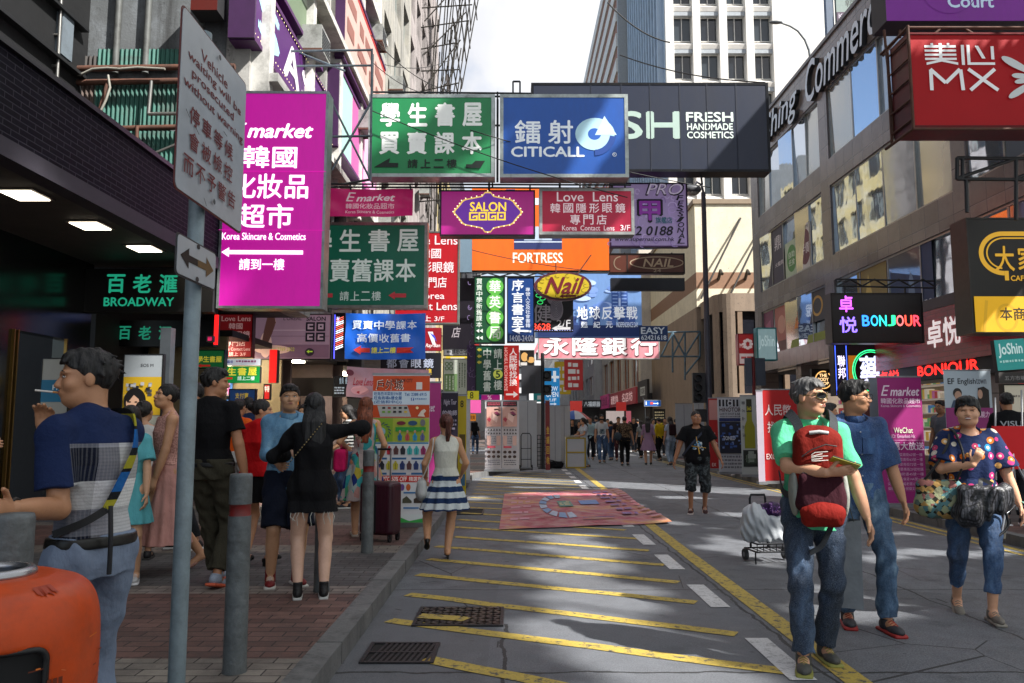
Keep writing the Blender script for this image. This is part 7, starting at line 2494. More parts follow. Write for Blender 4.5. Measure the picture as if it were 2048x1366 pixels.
cd = person('woman in sleeveless multicoloured dress with auburn hair seen from behind', (-1.72, 9.25), 6, 1.585, PV, .007, 'b98a66', ('long', '6a3216'),
('bodice', pat(f_multi), dict(sleeve=0, hem=.98, scoop=.04)), ('skirt', pat(f_multi), dict(hem=.44, flare=.11, top=1.02, pleat=9, pamp=.02, follow=.2)), ('b0a498', '8a8078', 'sandal'),
hands=((.20, .14, .98), (-.26, .2, 1.1)), feet=((.09, .1), (-.10, -.05)), fem=True, eyes=False, seed=16)
t = worn('pink_handbag', 'bright pink handbag hanging beside the multicoloured dress', 'bag', cd)
blob(t, 'bag_body', cloth('c41a5a', .15, 60), [('b', (-.28, .06, .86), (.07, .15, .13), .04)], .009)
strap(t, [(-.28, -.02, .98), (-.24, .04, 1.2), (-.28, .14, .98)], .008, mat('a8144a', .5))
wd = person('woman in white top and blue striped skirt stepping up to the kerb', (-.70, 8.38), 8, 1.495, .004, .006, 'b98a68', ('pony', '4a1f14'),
('blouse', cloth('d0d0c4', .06, 140), dict(sleeve=0, hem=.98, scoop=.03, fold=.003)), ('skirt', pat(f_skirt), dict(hem=.58, flare=.11, top=1.0, pleat=13, pamp=.022, follow=.1)), ('0e0d0d', '0e0d0d', 'heel'),
hands=((.22, .24, 1.0), (-.24, .16, .96)), feet=((.03, .0, .03, 0, .15), (-.22, -.16, .20, .2, .75)), fem=True, head=(6, -4), eyes=False, seed=17)
t = worn('white_handbag', 'small white handbag on the left hip of the striped skirt woman', 'bag', wd)
blob(t, 'bag_body', cloth('b8bab8', .1, 60), [('b', (-.25, .02, .72), (.05, .115, .10), .05), ('e', (-.25, .02, .67), (.06, .13, .08))], .008)
strap(t, [(-.25, -.06, .82), (-.16, -.11, 1.05), (-.135, -.03, 1.245), (-.17, .11, 1.0), (-.25, .1, .82)], .006, mat('c4c4c0', .5))
# ---- the right side walkers
st = person('stout man in black printed T-shirt and camouflage shorts walking toward the camera', (2.94, 12.6), 172, 1.60, .004, .0075, '9a6a4c', ('crop', '1a1614'),
('t_shirt', BLACKC, dict(sleeve=.66, hem=.83, grow=.02, loose=.03, fold=.004)), ('trousers', pat(f_camo), dict(len=1.28, top=.95, loose=.014, cuff=.07)), ('3a1416', 'c8b8b0'),
hands=((.40, .03, .80), (-.42, .10, .82)), feet=((.13, .10), (-.12, -.10, .02, .1, .3)), fat=1.30, head=(16, -4), seed=18)
A = Art(lambda x, y, h: (x, .218 + h - .25 * x * x * 1.9 + (.02 if y < 1.1 else .0), y))
r = random.Random(5)
for k in range(14): A.ell(r.choice(['4a7aa0', 'b8c0c4', '2a4a6a', '8a98a0']), r.uniform(-.07, .07), r.uniform(.98, 1.10), r.uniform(.012, .03), r.uniform(.010, .022))
A.ring('6aa0c0', 0, 1.11, .03, .022, .012)
A.poly('c89a3a', [(-.03, .93), (-.012, .93), (.03, 1.2), (.02, 1.2)]); A.poly('c89a3a', [(-.12, 1.03), (.1, 1.06), (.1, 1.05), (-.12, 1.02)])
A.mb.build('shirt_print', st)
t = worn('sling_strap', 'dark navy sling strap across the black printed T-shirt', 'strap', st)
strap(t, [(-.12, .06, 1.30), (-.04, .14, 1.22), (.12, .19, 1.05), (.235, .13, .90)], .014, mat('1a2438', .7))
GREENC = cloth('5cc492', .10, 240)
gm_ = person('grey haired man in mint polo and wraparound sunglasses holding a phone', (1.80, 4.78), 170, 1.665, .004, .005, 'bd8e70', ('short', 'grey'),
('polo_shirt', GREENC, dict(sleeve=.82, hem=.80, grow=.018, collar=True, loose=.008, fold=.0045)), ('trousers', JEAN_D, dict(len=1.95, cuff=.052, loose=.0, fold=.0045, ff=34)), ('4a4a46', '8a8a40'),
hands=((-.02, .34, 1.16), (-.33, .05, .79)), feet=((.11, .14), (-.06, -.10)), head=(50, 0), seed=19, elbow=(V(1, -.2, -.5), V(-.7, -1, -.1)), glasses='6a5a30',
grip=(dict(dir=(-.95, .15, .12), side=(0, .55, .85), curl=.35, flip=1), .45))
t = worn('phone', 'black and yellow mobile phone in the hand of the mint polo man', 'phone', gm_)
q = MB()
R = Matrix.Rotation(math.radians(-18), 3, 'Y') @ Matrix.Rotation(math.radians(20), 3, 'X')
q.box((-.075, -.038, -.005), (.075, .038, .003), mat('15151a', .3), R, (-.115, .355, 1.185)); q.box((-.077, -.040, -.007), (.077, .040, -.0052), mat('a8a82a', .4), R, (-.115, .355, 1.185))
q.build('case', t)
bp = worn('backpack', 'red and maroon backpack worn on the chest of the mint polo man', 'backpack', gm_)
REDN = cloth('74190f', .28, 90)
blob(bp, 'main_compartment', REDN, [('b', (0, .205, 1.16), (.135, .075, .19), .06), ('e', (0, .20, 1.34), (.11, .07, .05))], .006, .004, 4)
blob(bp, 'mesh_pocket', cloth('3a1620', .25, 200), [('b', (0, .275, 1.02), (.120, .03, .10), .03), ('e', (0, .255, .95), (.14, .05, .10))], .006, .003, 5)
blob(bp, 'front_pocket', cloth('801a12', .2, 60), [('e', (0, .30, .90), (.125, .055, .062)), ('b', (0, .27, .86), (.11, .05, .04), .03)], .006, .002, 6)
blob(bp, 'side_panel', cloth('8e9088', .12, 60), [('e', (.135, .20, 1.0), (.03, .07, .13)), ('e', (-.135, .20, 1.0), (.03, .07, .13))], .007, .002, 6)
for sg in (1, -1):
 strap(bp, [(.085 * sg, .23, 1.32), (.105 * sg, .17, 1.41), (.125 * sg, .02, 1.465), (.13 * sg, -.08, 1.40)], .024, mat('1b2026', .7, .2, 40, bump=.3))
 strap(bp, [(.14 * sg, .15, .98), (.175 * sg, .04, 1.0), (.17 * sg, -.08, 1.1)], .016, mat('1b2026', .7), 'side_strap')
q = MB(); q.tube([(-.05, .27, 1.345), (0, .285, 1.352), (.05, .27, 1.345)], .011, mat('a8a8a8', .5), 8); q.build('grab_handle', bp)
strap(bp, [(-.06, .245, .84), (-.04, .22, .78), (.0, .2, .70), (.06, .19, .66)], .013, mat('1b2026', .7), 'hip_belt')
q = MB(); q.tube([(-.09, .288, 1.27), (-.03, .297, 1.28), (.05, .297, 1.25), (.10, .288, 1.21)], .004, mat('2a2626', .5), 5); q.tube([(-.10, .285, 1.12), (0, .30, 1.10), (.10, .285, 1.12)], .004, mat('2a2626', .5), 5); q.build('zip', bp)
q = MB()
for k in range(5): q.tube([(-.04 + .03 * (k % 2), .295, 1.24 - k * .012), (.03 - .02 * (k % 2), .30, 1.235 - k * .012), (.05, .296, 1.22 - k * .008)], .003, mat('c8c4bc', .6), 5)
q.build('cord', bp)
dm = person('laughing man in dark denim shirt and faded jeans looking to the right', (2.44, 5.62), 174, 1.70, .004, .0055, 'b98664', ('swept', '0d0b0b'),
('shirt', DENIM_D, dict(sleeve=1.0, hem=.84, grow=.018, collar=True, fold=.005, loose=.014)), ('trousers', JEAN_L, dict(len=1.95, cuff=.052, loose=.0, fold=.005, ff=34)), ('3c3c40', 'a02824'),
hands=((.27, .02, .80), (-.30, .06, .82)), feet=((.09, -.06), (-.12, .12)), head=(68, 4), seed=20, glasses='15151a', smile=False)
q = MB()
for k in range(7): q.ell((.005, .143 - .004 * abs(k - 2), 1.34 - k * .075), (.006, .004, .006), mat('c8ccd0', .3, .1, metal=.5), 8, 5)
for sg in (1, -1):
 q.box((.045 * sg - .042, .136, 1.19), (.045 * sg + .042, .150, 1.30), DENIM_D)
q.build('button', dm)
fw_ = person('smiling woman in floral blouse and star jeans carrying two bags', (3.42, 5.92), 158, 1.585, .004, .0055, 'c99878', ('swept', '0c0b0c'),
('blouse', pat(f_floral), dict(sleeve=.86, hem=.84, grow=.022, loose=.035, fold=.005, flare=.03)), ('trousers', JEAN_B, dict(len=1.68, cuff=.044, fold=.004, grow=.007, ff=34)), ('7a7268', '8a8478'),
hands=((.02, .26, 1.20), (-.33, .08, .82)), feet=((.13, -.16, .02, .1, .35), (-.07, .16)), fem=True, fat=1.2, head=(-8, -4), smile=True, seed=21, elbow=(V(1, -.1, -.8), V(-.7, -1, -.1)),
grip=(dict(dir=(-.5, .2, .85), side=(.8, .2, .4), curl=.9, flip=1), .5))
t = worn('patchwork_bag', 'olive patchwork tote bag under the arm of the floral blouse woman', 'bag', fw_)
blob(t, 'bag_body', pat(f_bagpatch), [('b', (.235, .16, .88), (.15, .06, .11), .05), ('e', (.23, .16, .80), (.19, .08, .10))], .006, .004, 3)
strap(t, [(.12, .19, .98), (.07, .22, 1.15), (.10, .10, 1.33), (.13, -.02, 1.36)], .009, mat('1a1a1c', .6))
strap(t, [(.33, .16, .98), (.24, .17, 1.1), (.15, .12, 1.26), (.13, -.02, 1.355)], .009, mat('1a1a1c', .6), 'rear_strap')
t = worn('snakeskin_bag', 'slouchy black snakeskin bag hanging in front of the floral blouse woman', 'bag', fw_)
blob(t, 'bag_body', pat(f_snake, .4, 90, .5), [('b', (-.02, .25, .86), (.15, .05, .10), .04), ('e', (.05, .25, .76), (.12, .07, .10)), ('e', (-.17, .20, .88), (.07, .06, .10))], .006, .006, 4, 38)
strap(t, [(-.02, .27, .95), (-.03, .24, 1.0), (-.10, .22, .97)], .012, mat('101012', .5))
strap(t, [(-.16, .16, .84), (-.20, .12, .68), (-.13, .16, .60)], .009, mat('17171a', .5), 'loose_strap')
t = worn('bangle', 'pale green bangle on the wrist of the floral blouse woman', 'bracelet', fw_)
q = MB(); q.tube([(-.305 + .030 * math.cos(a), .045 + .030 * math.sin(a), .835 + .012 * math.cos(a)) for a in np.linspace(0, 6.283, 18)], .006, mat('7ab09a', .25), 6, False); q.build('ring', t)
# ---- background figures on the right
person('dark haired man in a blue shirt half hidden behind the denim shirt man', (4.12, 10.3), 262, 1.66, .004, .009, 'a87656', ('short', '0f0d0d'), ('shirt', cloth('2a5a94'), dict(sleeve=.6)), ('trousers', cloth('2a2a2e')), seed=22)
person('man in a grey shirt standing in front of the red shopfront', (7.75, 14.2), 110, 1.70, PV, .009, 'a87a5c', ('short', '15120f'), ('shirt', cloth('6a707a'), dict(sleeve=.6)), ('trousers', cloth('2c2c30')), seed=23)
person('woman in black leaning beside the grey shirt man', (7.25, 14.6), 140, 1.52, PV, .009, 'b08260', ('mid', '110e0d'), ('t_shirt', BLACKC, dict(sleeve=.6)), ('trousers', cloth('3a2226')), fem=True, seed=24)
vs_ = person('man in a black T-shirt seen from behind near the red board', (6.42, 10.2), -20, 1.68, PV, .008, 'a0704e', ('short', '100d0c'), ('t_shirt', BLACKC, dict(sleeve=.6)), ('trousers', cloth('22242a')), seed=25, eyes=False)
A = Art(lambda x, y, h: (x, -.138 - h + .9 * x * x * .9, y))
A.text('VISU', -.12, 1.34, .12, 1.27, 'b8bcc0', .02, .2) if False else A.text('VISU', -.12, 1.25, .12, 1.32, 'b8bcc0', .02)
for i in range(len(A.mb.v)):
 x_, y_, z_ = A.mb.v[i]; A.mb.v[i] = (x_, y_, 2.57 - z_)
A.mb.build('shirt_print', vs_)
# ---- the crowd further down the street
GC = 'people walking in the crowd down the street'
def far(label, px, topy, feety, face, top, bottom, hair=('short', '14110f'), fem=False, H=None, skin='a87a5c', z=0.004, bk='trousers', bo=None, to=None, hands=None, seed=1, feet=None, hh=.014, fat=1.0, head=(0, 0)):
 p = G(px, feety, z)
 Ht = H or max(1.4, min(1.82, P(px, topy, p.y).z - z))
 return person(label, (p.x, p.y), face, Ht, z, hh, skin, hair, ('top', top if not isinstance(top, str) else cloth(top), to or dict(sleeve=.6)), (bk, bottom if not isinstance(bottom, str) else cloth(bottom), bo or {}), ('1e1e20', 'a0a09c'),
hands=hands, feet=feet or ((.09, .16), (-.09, -.14)), fem=fem, eyes=False, seed=seed, group=GC, fat=fat, head=head)
f1 = far('man in cap and printed white T-shirt with blue jeans walking toward the camera', 1204, 830, 926, 180, 'c0c2c4', JEAN_B, seed=31)
q = MB(); q.ell((0, .02, 1.66 / 1.72 * 1.62), (.098, .11, .055), mat('17181c', .8), 14, 8); q.box((-.07, .09, 1.555), (.07, .2, 1.566), mat('17181c', .8)); q.build('cap', f1)
A = Art(lambda x, y, h: (x, .155 + h - 1.0 * x * x, y)); r = random.Random(3)
for k in range(12): A.rect(r.choice(['3a5a6a', '7a8a90', '2a3a44']), -.1 + r.uniform(0, .15), 1.05 + r.uniform(0, .14), -.02 + r.uniform(0, .12), 1.06 + r.uniform(0, .16))
A.mb.build('shirt_print', f1)
far('woman with long dark hair in pale tee handing out leaflets beside the white counter', 1168, 836, 935, 115, 'b0b8c0', 'a8b4bc', ('long', '1a1210'), True, hands=((.15, .34, 1.08), (-.15, .34, 1.08)), seed=32)
far('man in dark brown top walking beside the leopard print shopper', 1238, 834, 922, 175, '2a1a18', '3a1a20', seed=33)
lp = far('shopper in leopard print shirt and black trousers seen from behind', 1250, 833, 932, -10, pat(f_leopard), '101012', ('short', '16110f'), seed=34, fat=1.2, hands=((.3, .05, .85), (-.28, .1, .9)))
t = worn('grey_shoulder_bag', 'big grey shoulder bag on the leopard print shopper', 'bag', lp)
blob(t, 'bag_body', cloth('3c464e', .2), [('e', (-.22, -.10, .98), (.13, .12, .15))], .014, .004)
strap(t, [(-.22, -.12, 1.1), (-.13, -.05, 1.36), (-.2, .06, 1.1)], .012, mat('22282c', .6))
far('woman in a lilac dress with long dark hair walking away', 1297, 834, 930, -8, '9a7a92', '9a7a92', ('long', '1a1412'), True, bk='skirt', bo=dict(hem=.52, flare=.10, top=1.0), to=dict(sleeve=1.2, hem=.96), seed=35)
far('woman in a pale striped top and black leggings near the lilac dress', 1283, 842, 917, 15, pat(f_stripe), '141416', ('mid', '241814'), True, seed=36)
ylw = far('youth in a yellow and black jacket beyond the lilac dress', 1320, 836, 922, 30, 'b89a14', '121214', seed=37, to=dict(sleeve=1.9))
bkp = far('person in light washed jeans carrying a dark maroon backpack', 1342, 834, 931, 12, 'a0a8b4', pat(f_jeans('5a6a7a', '8a9aac', 'b8c4d0')), ('mid', '1c1412'), True, seed=38)
t = worn('maroon_backpack', 'dark maroon backpack on the walker in light washed jeans', 'backpack', bkp)
blob(t, 'bag_body', cloth('2a1418', .2), [('b', (0, -.19, 1.20), (.12, .07, .19), .05)], .014, .003)
bw_ = far('walker with black backpack seen small beyond the white standee on the left', 950, 846, 908, -5, '17171a', JEAN_B, ('mid', '120e0d'), True, z=PV, seed=39)
t = worn('black_backpack', 'black backpack of the small walker on the left', 'backpack', bw_)
blob(t, 'bag_body', cloth('141416', .2), [('b', (0, -.19, 1.16), (.14, .08, .20), .05)], .016, .003)
specs = [(1146, 838, 922, 170, '1a1a1e', '22242a', 'crouched looking man in black at the left end of the crowd'), (1181, 834, 920, 175, '9ab0b4', '1c2028', 'man in pale teal T-shirt behind the capped walker'), (1193, 832, 914, 0, '24344c', '2a2c34', 'man in dark blue shirt seen behind the pale teal T-shirt'),
(1216, 838, 912, 180, 'b0501c', '243248', 'man in orange shirt behind the printed white T-shirt'), (1223, 842, 921, 10, '1c2a40', JEAN_B, 'walker in dark navy top just right of the printed white T-shirt'), (1268, 835, 905, 185, '1c1a1c', '3a3c44', 'man in black shirt between the leopard print and the lilac dress'),
(1276, 838, 903, 20, '3a3c40', '1c1c1e', 'man in charcoal top behind the striped top woman'), (1307, 838, 908, 190, 'a8b0a8', '5a4a3c', 'woman in pale green top behind the lilac dress', 1), (1331, 836, 912, 175, '1e2024', '32343a', 'man in dark top behind the yellow and black jacket'),
(1353, 838, 918, -5, '3a4a5c', '22262c', 'man in slate blue top at the right end of the crowd'), (1158, 842, 915, 185, '8a5a4a', '3a3434', 'woman in rust brown top behind the leaflet woman', 1), (1234, 845, 900, 5, '5a3a34', '22201f', 'person in brown seen far behind between two walkers'),
(1260, 843, 897, 180, 'b8b4ac', '3a4454', 'person in cream top far behind the leopard print shopper', 1), (1186, 843, 896, 5, 'b04a4a', '2a2c30', 'far person in dull red top deep in the crowd'), (1210, 845, 894, 180, '4a6a4a', '2a2a2e', 'far person in moss green top deep in the crowd'),
(1295, 844, 897, 180, '6a7484', '2e3238', 'far person in grey blue top deep in the crowd'), (1322, 844, 897, 5, '8a8478', '2e2c2a', 'far person in khaki top deep in the crowd', 1), (1170, 845, 893, 180, '7a6a8a', '2a2a30', 'far person in mauve top deep in the crowd', 1),
(1245, 847, 890, 0, '20242a', '1c1c20', 'most distant dark figure in the middle of the crowd'), (1282, 846, 891, 180, 'c0b8b0', '4a4a50', 'most distant pale figure right of the crowd middle')]
for i, sp in enumerate(specs):
 far(sp[6], sp[0], sp[1], sp[2], sp[3], sp[4], sp[5], ('short', '14110f') if len(sp) < 8 else ('mid', '1a1412'), len(sp) > 7, seed=40 + i, hh=.016 if i < 12 else .02, hands=None if i % 3 else ((.2, .2, .95), (-.24, .05, .8)))
person('woman in a grey top waiting beyond the orange T-shirt person', (-4.1, 12.2), 150, 1.56, PV, .011, 'b98c6c', ('mid', '14100f'), ('t_shirt', cloth('9a9ca4'), dict(sleeve=.6)), ('trousers', cloth('3a4a64')), fem=True, eyes=False, seed=81)
person('man in a navy jacket close to the blue payment poster', (-3.82, 11.4), 20, 1.66, PV, .011, 'a87a5c', ('short', '120f0e'), ('jacket', cloth('1c2a4a'), dict(sleeve=1.9)), ('trousers', cloth('2c2c30')), eyes=False, seed=82)
person('woman in a pale yellow top between the girl in black and the striped woman', (-2.95, 11.2), 170, 1.55, PV, .011, 'c09472', ('mid', '1a1412'), ('t_shirt', cloth('c8b470'), dict(sleeve=.6)), ('trousers', cloth('5a6a84')), fem=True, eyes=False, seed=83)
person('man in a white shirt deep under the canopy behind the girl in turquoise', (-4.55, 8.6), 200, 1.68, PV, .011, 'b08262', ('short', '14110f'), ('shirt', cloth('c4c4c4'), dict(sleeve=.7)), ('trousers', cloth('3c3a38')), eyes=False, seed=84)
person('boy in a red T-shirt at the dim boutique', (-3.5, 14.4), 60, 1.5, PV, .012, 'b08262', ('short', '14110f'), ('t_shirt', cloth('b82a24'), dict(sleeve=.6)), ('trousers', cloth('2a3444')), eyes=False, seed=85)
person('woman in a green dress looking at goods past the striped woman', (-3.1, 15.4), 95, 1.58, PV, .012, 'c09472', ('long', '1a1210'), ('bodice', cloth('3a8a5a'), dict(sleeve=.5, hem=.95)), ('skirt', cloth('3a8a5a'), dict(hem=.5, flare=.06, top=1.0)), fem=True, eyes=False, seed=86)
# ------------------------------------------------------------------ street furniture
ORANGE = mat('c8480e', .40, .22, 5, bump=.10, bscale=22, spec=.4, dirt=.38)
bn = thing('litter_bin', 'big orange plastic litter bin with steel ashtray rim at the lower left', 'bin', (-1.285, 1.98, PV))
s = SDF((-.3, -.3, -.02), (.3, .3, 1.0), .006)
X_, Y_, Z_ = s.ax[0][:, None, None], s.ax[1][None, :, None], s.ax[2][None, None, :]
rr_ = np.sqrt(X_ ** 2 + Y_ ** 2)
BZ, BR = [0, .08, .12, .55, .68, .74, .79, .83, .862, .885, .900, .910, .914], [.218, .230, .234, .247, .250, .250, .248, .242, .230, .212, .188, .155, .10]
_zf = np.linspace(-.05, 1.0, 500)
_pf = np.convolve(np.pad(np.interp(_zf, BZ, BR), 8, 'edge'), np.ones(17) / 17, 'valid')
prof = np.interp(s.ax[2], _zf, _pf)[None, None, :]
s.D = np.maximum(rr_ - prof, np.maximum(-Z_, Z_ - .912)).astype(np.float32)
for a in (0, math.pi):
 R = np.array(Matrix.Rotation(a + .62, 3, 'Z'))
 s.box(R @ V(0, -.25, .685), (.112, .06, .087), .03, .006, R, sub=True)
s.cap((0, 0, .93), (0, 0, 1.0), .08, .08, .006, sub=True)
s.build('shell', ORANGE, bn)
q = MB(); q.lathe([(.074, .918), (.080, .930), (.092, .931), (.101, .922), (.102, .912), (.098, .908)], mat('a8aaae', .25, .2, 20, metal=.85), 40); q.lathe([(.0745, .920), (.070, .895), (.05, .878), (.0, .870)], mat('3a3c40', .4, .5, 30, metal=.6, dirt=.6), 40); q.ell((.03, -.02, .876), (.006, .02, .005), mat('c8c4bc', .7), 8, 5)
q.build('ashtray', bn)
q = MB(); q.lathe([(.0, .45), (.18, .45), (.2, .62), (.19, .70)], mat('0c0c10', .5, .3, 9), 24); q.build('liner', bn)
q = MB()
for k in range(9):
 a = -1.9 + k * .12
 q.ell((.15 * math.cos(a), .15 * math.sin(a), .55 + .01 * (k % 3)), (.03, .03, .02), mat('1a1c22', .3, .4, 30), 8, 5)
q.build('bin_bag', bn)
for a0 in (0, math.pi):
 q = MB()
 loop_ = []
 for (cx_, cz_, s0) in ((.085, .745, 0), (-.085, .745, 90), (-.085, .625, 180), (.085, .625, 270)):
  for k in range(6):
   t_ = math.radians(s0 + k * 18); u_ = cx_ + .028 * math.cos(t_); a_ = -math.pi / 2 + .62 + a0 + u_ / .25
   loop_.append((.2495 * math.cos(a_), .2495 * math.sin(a_), cz_ + .028 * math.sin(t_)))
 q.tube(loop_ + loop_[:1], .008, mat('0e0e10', .5), 6, False)
 q.build('mouth_frame', bn)
for a0 in (0, math.pi):
 q = MB()
 R = Matrix.Rotation(a0 + .62, 3, 'Z')
 q.box((-.112, -.004, -.088), (.112, .004, .088), mat('08080a', .6), R, R @ Vector((0, -.196, .685)))  # black panel paints the dark inside of the mouth
 for k in range(6): q.ell(R @ Vector((-.08 + k * .03, -.203, .63 + .012 * (k % 3))), (.03, .012, .035), mat('16181e', .25, .4, 40), 8, 5)
 q.build('mouth_shade_bag', bn)
def bin_patch(col, pts, name):
 A = Art(lambda a, z, h: ((.2475 + h) * math.cos(a), (.2475 + h) * math.sin(a), z), 0)
 for c_, p_ in pts: A.poly(c_, p_)
 return A.mb.build(name, bn)
am = -.22
bin_patch(None, [('15110f', [(am - .055, .50), (am + .055, .50), (am + .055, .60), (am - .055, .60)]), ('15110f', [(am - .03, .60), (am + .03, .60), (am + .012, .645), (am - .02, .64)]), ('c8c4bc', [(am - .035, .515), (am + .035, .515), (am + .035, .565), (am - .035, .565)])], 'smoking_pictogram')
A = Art(lambda a, z, h: ((.2462 + h) * math.cos(a), (.2462 + h) * math.sin(a), z), 0)
for k in range(9): A.rect('6a2a12', -.50 + (k % 3) * .05, .62 + (k // 3) * .03, -.46 + (k % 3) * .05, .642 + (k // 3) * .03)
A.mb.build('worn_print', bn)
A = Art(lambda a, r, h: ((r) * math.cos(a), (r) * math.sin(a), float(np.interp(r, [.155, .188, .212, .23, .242], [.908, .898, .884, .860, .83])) + h * .1 + .0015), 0)
[A.poly('9a3416', [(-.52 + k * .03, .186), (-.488 + k * .03, .186), (-.488 + k * .03, .21 + .004 * (k % 3)), (-.52 + k * .03, .21 + .004 * (k % 2))]) for k in range(8)]; A.mb.build('torn_sticker', bn)
rb_ = random.Random(12)
A = Art(lambda a, z, h: ((float(np.interp(z, BZ, BR)) + .0006 + h * .06) * math.cos(a), (float(np.interp(z, BZ, BR)) + .0006 + h * .06) * math.sin(a), z), 0)
for k in range(46):
 a, z = rb_.uniform(-1.5, .4), rb_.uniform(.45, .80)
 L, th_ = rb_.uniform(.01, .09), rb_.uniform(-.5, .5)
 A.line(rb_.choice(['5a2410', '7a3416', 'e08a58', 'd8742a', '3a1a10']), [(a, z), (a + L * math.cos(th_) * 2, z + L * math.sin(th_) * .4)], rb_.uniform(.0012, .004))
A.mb.build('scuffs', bn)
def bollard(label, x, y, band='7a1a18'):
 t = thing('bollard', label, 'bollard', (x, y, PV), 0, 'steel bollards along the kerb')
 m = mat('666c6e', .5, .5, 8, bump=.3, metal=.1, dirt=.6)
 q = MB(); q.lathe([(.064, 0), (.060, .03), (.059, .80)], m, 24); q.lathe([(.059, .86), (.059, 1.005), (.055, 1.018), (.0, 1.022)], m, 24); q.build('post', t)
 q = MB(); q.lathe([(.0592, .80), (.055, .805), (.055, .855), (.0592, .86)], mat(band, .5, .5, 14, dirt=.6), 24); q.build('reflector_band', t)
 return t
bollard('scuffed grey bollard with red band under the smoking man, nearest of the row', -1.475, 2.36, '8a1612')
bollard('grey steel bollard in the middle of the brick pavement with worn red band', -1.445, 4.24)
bollard('bollard standing behind the legs of the girl in black', -1.47, 6.22)
bollard('farther bollard in front of the maroon suitcase', -1.455, 8.05)
GALV = mat('7f8f96', .5, .26, 9, bump=.14, metal=.1, dirt=.35)
sp = thing('traffic_sign', 'white traffic sign with red lettering on a galvanised pole', 'traffic sign', (-1.44, 3.50, PV))
q = MB(); q.lathe([(.036, 0), (.035, 3.1), (0, 3.11)], GALV, 20)
q.build('pole', sp)
def side_plate(parent, z0, z1, y0, y1, m, rim, art, name, x=.058, rad=.03, tilt=0.0):
 q = MB()
 def rr2(e):
  a, b, c, d, r = y0 + e, y1 - e, z0 + e, z1 - e, rad
  pts = []
  for (cy_, cz_, a0) in ((b - r, d - r, 0), (a + r, d - r, 90), (a + r, c + r, 180), (b - r, c + r, 270)):
   for k in range(5):
    t_ = math.radians(a0 + k * 22.5)
    pts.append((cy_ + r * math.cos(t_), cz_ + r * math.sin(t_)))
  return pts
 q.prism(rr2(0), 0, x - .004, x, rim)
 q.prism(rr2(.008), 0, x + .0005, x + .003, m)
 o = q.build(name, parent)
 A = Art(lambda u, v, h: (x + .003 + h * .3, y0 + (y1 - y0) * u, z1 - (z1 - z0) * v), 0)
 art(A)
 o2 = A.mb.build('lettering', o)
 return o
PLATE = mat('a9b0b8', .32, .12, 3, .08, 0, 0, 3, None, .5, None, .16)
zt = P(352, 10, 3.14).z - PV; zb = P(346, 378, 3.14).z - PV
def a_vw(A):
 c = '6a1414'
 A.text('Vehicle', .26, .125, .66, .185, c, .014); A.text('waiting will be', .09, .205, .90, .27, c, .014); A.text('prosecuted', .15, .285, .78, .35, c, .014); A.text('without warning', .05, .37, .95, .435, c, .014)
 A.row('停車等候', .14, .495, .78, .595, c, .22, b=.014); A.row('會被檢控', .14, .635, .78, .735, c, .22, b=.014); A.row('而不予警告', .08, .785, .84, .885, c, .2, b=.014)
 for x, y, a in ((.07, .55, .6), (.2, .60, .5), (.6, .47, .2), (.35, .95, .8)): A.line('3a3634', [(x, y), (x + .06 * math.cos(a), y + .05 * math.sin(a))], .006)
 for y in (.06, .93): A.ell('4a4c4e', .5, y, .018, .016)
side_plate(sp, zb, zt, 3.12 - 3.5, 3.92 - 3.5, PLATE, mat('5a1512', .5), a_vw, 'sign_plate')
za = P(350, 462, 3.17).z - PV; zc_ = P(350, 548, 3.17).z - PV
def a_ar(A):
 A.arrow('1a1410', .5, .5, .08, .5, .17, .2, .5); A.arrow('6a5230', .5, .5, .92, .5, .17, .2, .5)
 for y in (.1, .9): A.ell('2a2a2c', .5, y, .04, .06)
side_plate(sp, zc_, za, 3.17 - 3.5, 3.60 - 3.5, PLATE, mat('2c2c2e', .5), a_ar, 'arrow_plate', rad=.02)
q = MB()
for z in (zt - .1, zb + .08, (za + zc_) / 2): q.lathe([(.036, z - .02), (.041, z - .02), (.041, z + .02), (.036, z + .02)], mat('4a4e52', .5, .3, metal=.6), 16)
q.build('clamp', sp)
def standee(name, label, rect, Y, bg, art, zg=PV, em=0, yaw=0, side='b8bac0', grp='pull-up banners along the pavements', back=None):
 x0, y0, x1, y1 = rect
 cx, cy = (x0 + x1) / 2, (y0 + y1) / 2
 c = P(cx, y0, Y)
 H = c.z - zg
 s = (Y * CT) / F
 w = (x1 - x0) / 2 * s
 root = thing(name, label, 'banner', (P(cx, y1, Y).x, Y, zg), math.radians(yaw), grp)
 q = MB(); q.box((-w, -.008, .06), (w, -.004, H), lin_mat(bg, em)); q.box((-w, -.003, .06), (w, 0, H), mat(back or 'b0b2b6', .6, .1, 3)); q.build('panel', root)
 q = MB(); q.box((-w - .02, -.09, 0), (w + .02, .09, .06), mat('8e9094', .35, .2, metal=.5)); q.box((-w - .01, -.015, H), (w + .01, .010, H + .025), mat('8e9094', .35, .2, metal=.5)); q.build('base', root)
 q = MB(); q.tube([(0, .02, .05), (0, .02, H)], .012, mat('8e9094', .35, .2, metal=.5), 6); q.build('pole', root)
 if art:
  A = Art(lambda x, y, h: ((x - cx) * s, -.008 - h, .06 + (H - .06) * (y1 - y) / (y1 - y0)), em)
  art(A); A.mb.build('lettering', root)
 return root
def wear(A, x, y, col, s_=1.0):
 A.poly(col, [(x - 4 * s_, y + 7 * s_), (x - 5 * s_, y - 3 * s_), (x - 2 * s_, y - 7 * s_), (x + 2 * s_, y - 7 * s_), (x + 5 * s_, y - 3 * s_), (x + 4 * s_, y + 7 * s_)])
 A.ell(col, x, y - 7.5 * s_, 2.2 * s_, 2.4 * s_, n=10)
 A.line('1c1c20', [(x, y - 5 * s_), (x, y + 7 * s_)], .7 * s_)
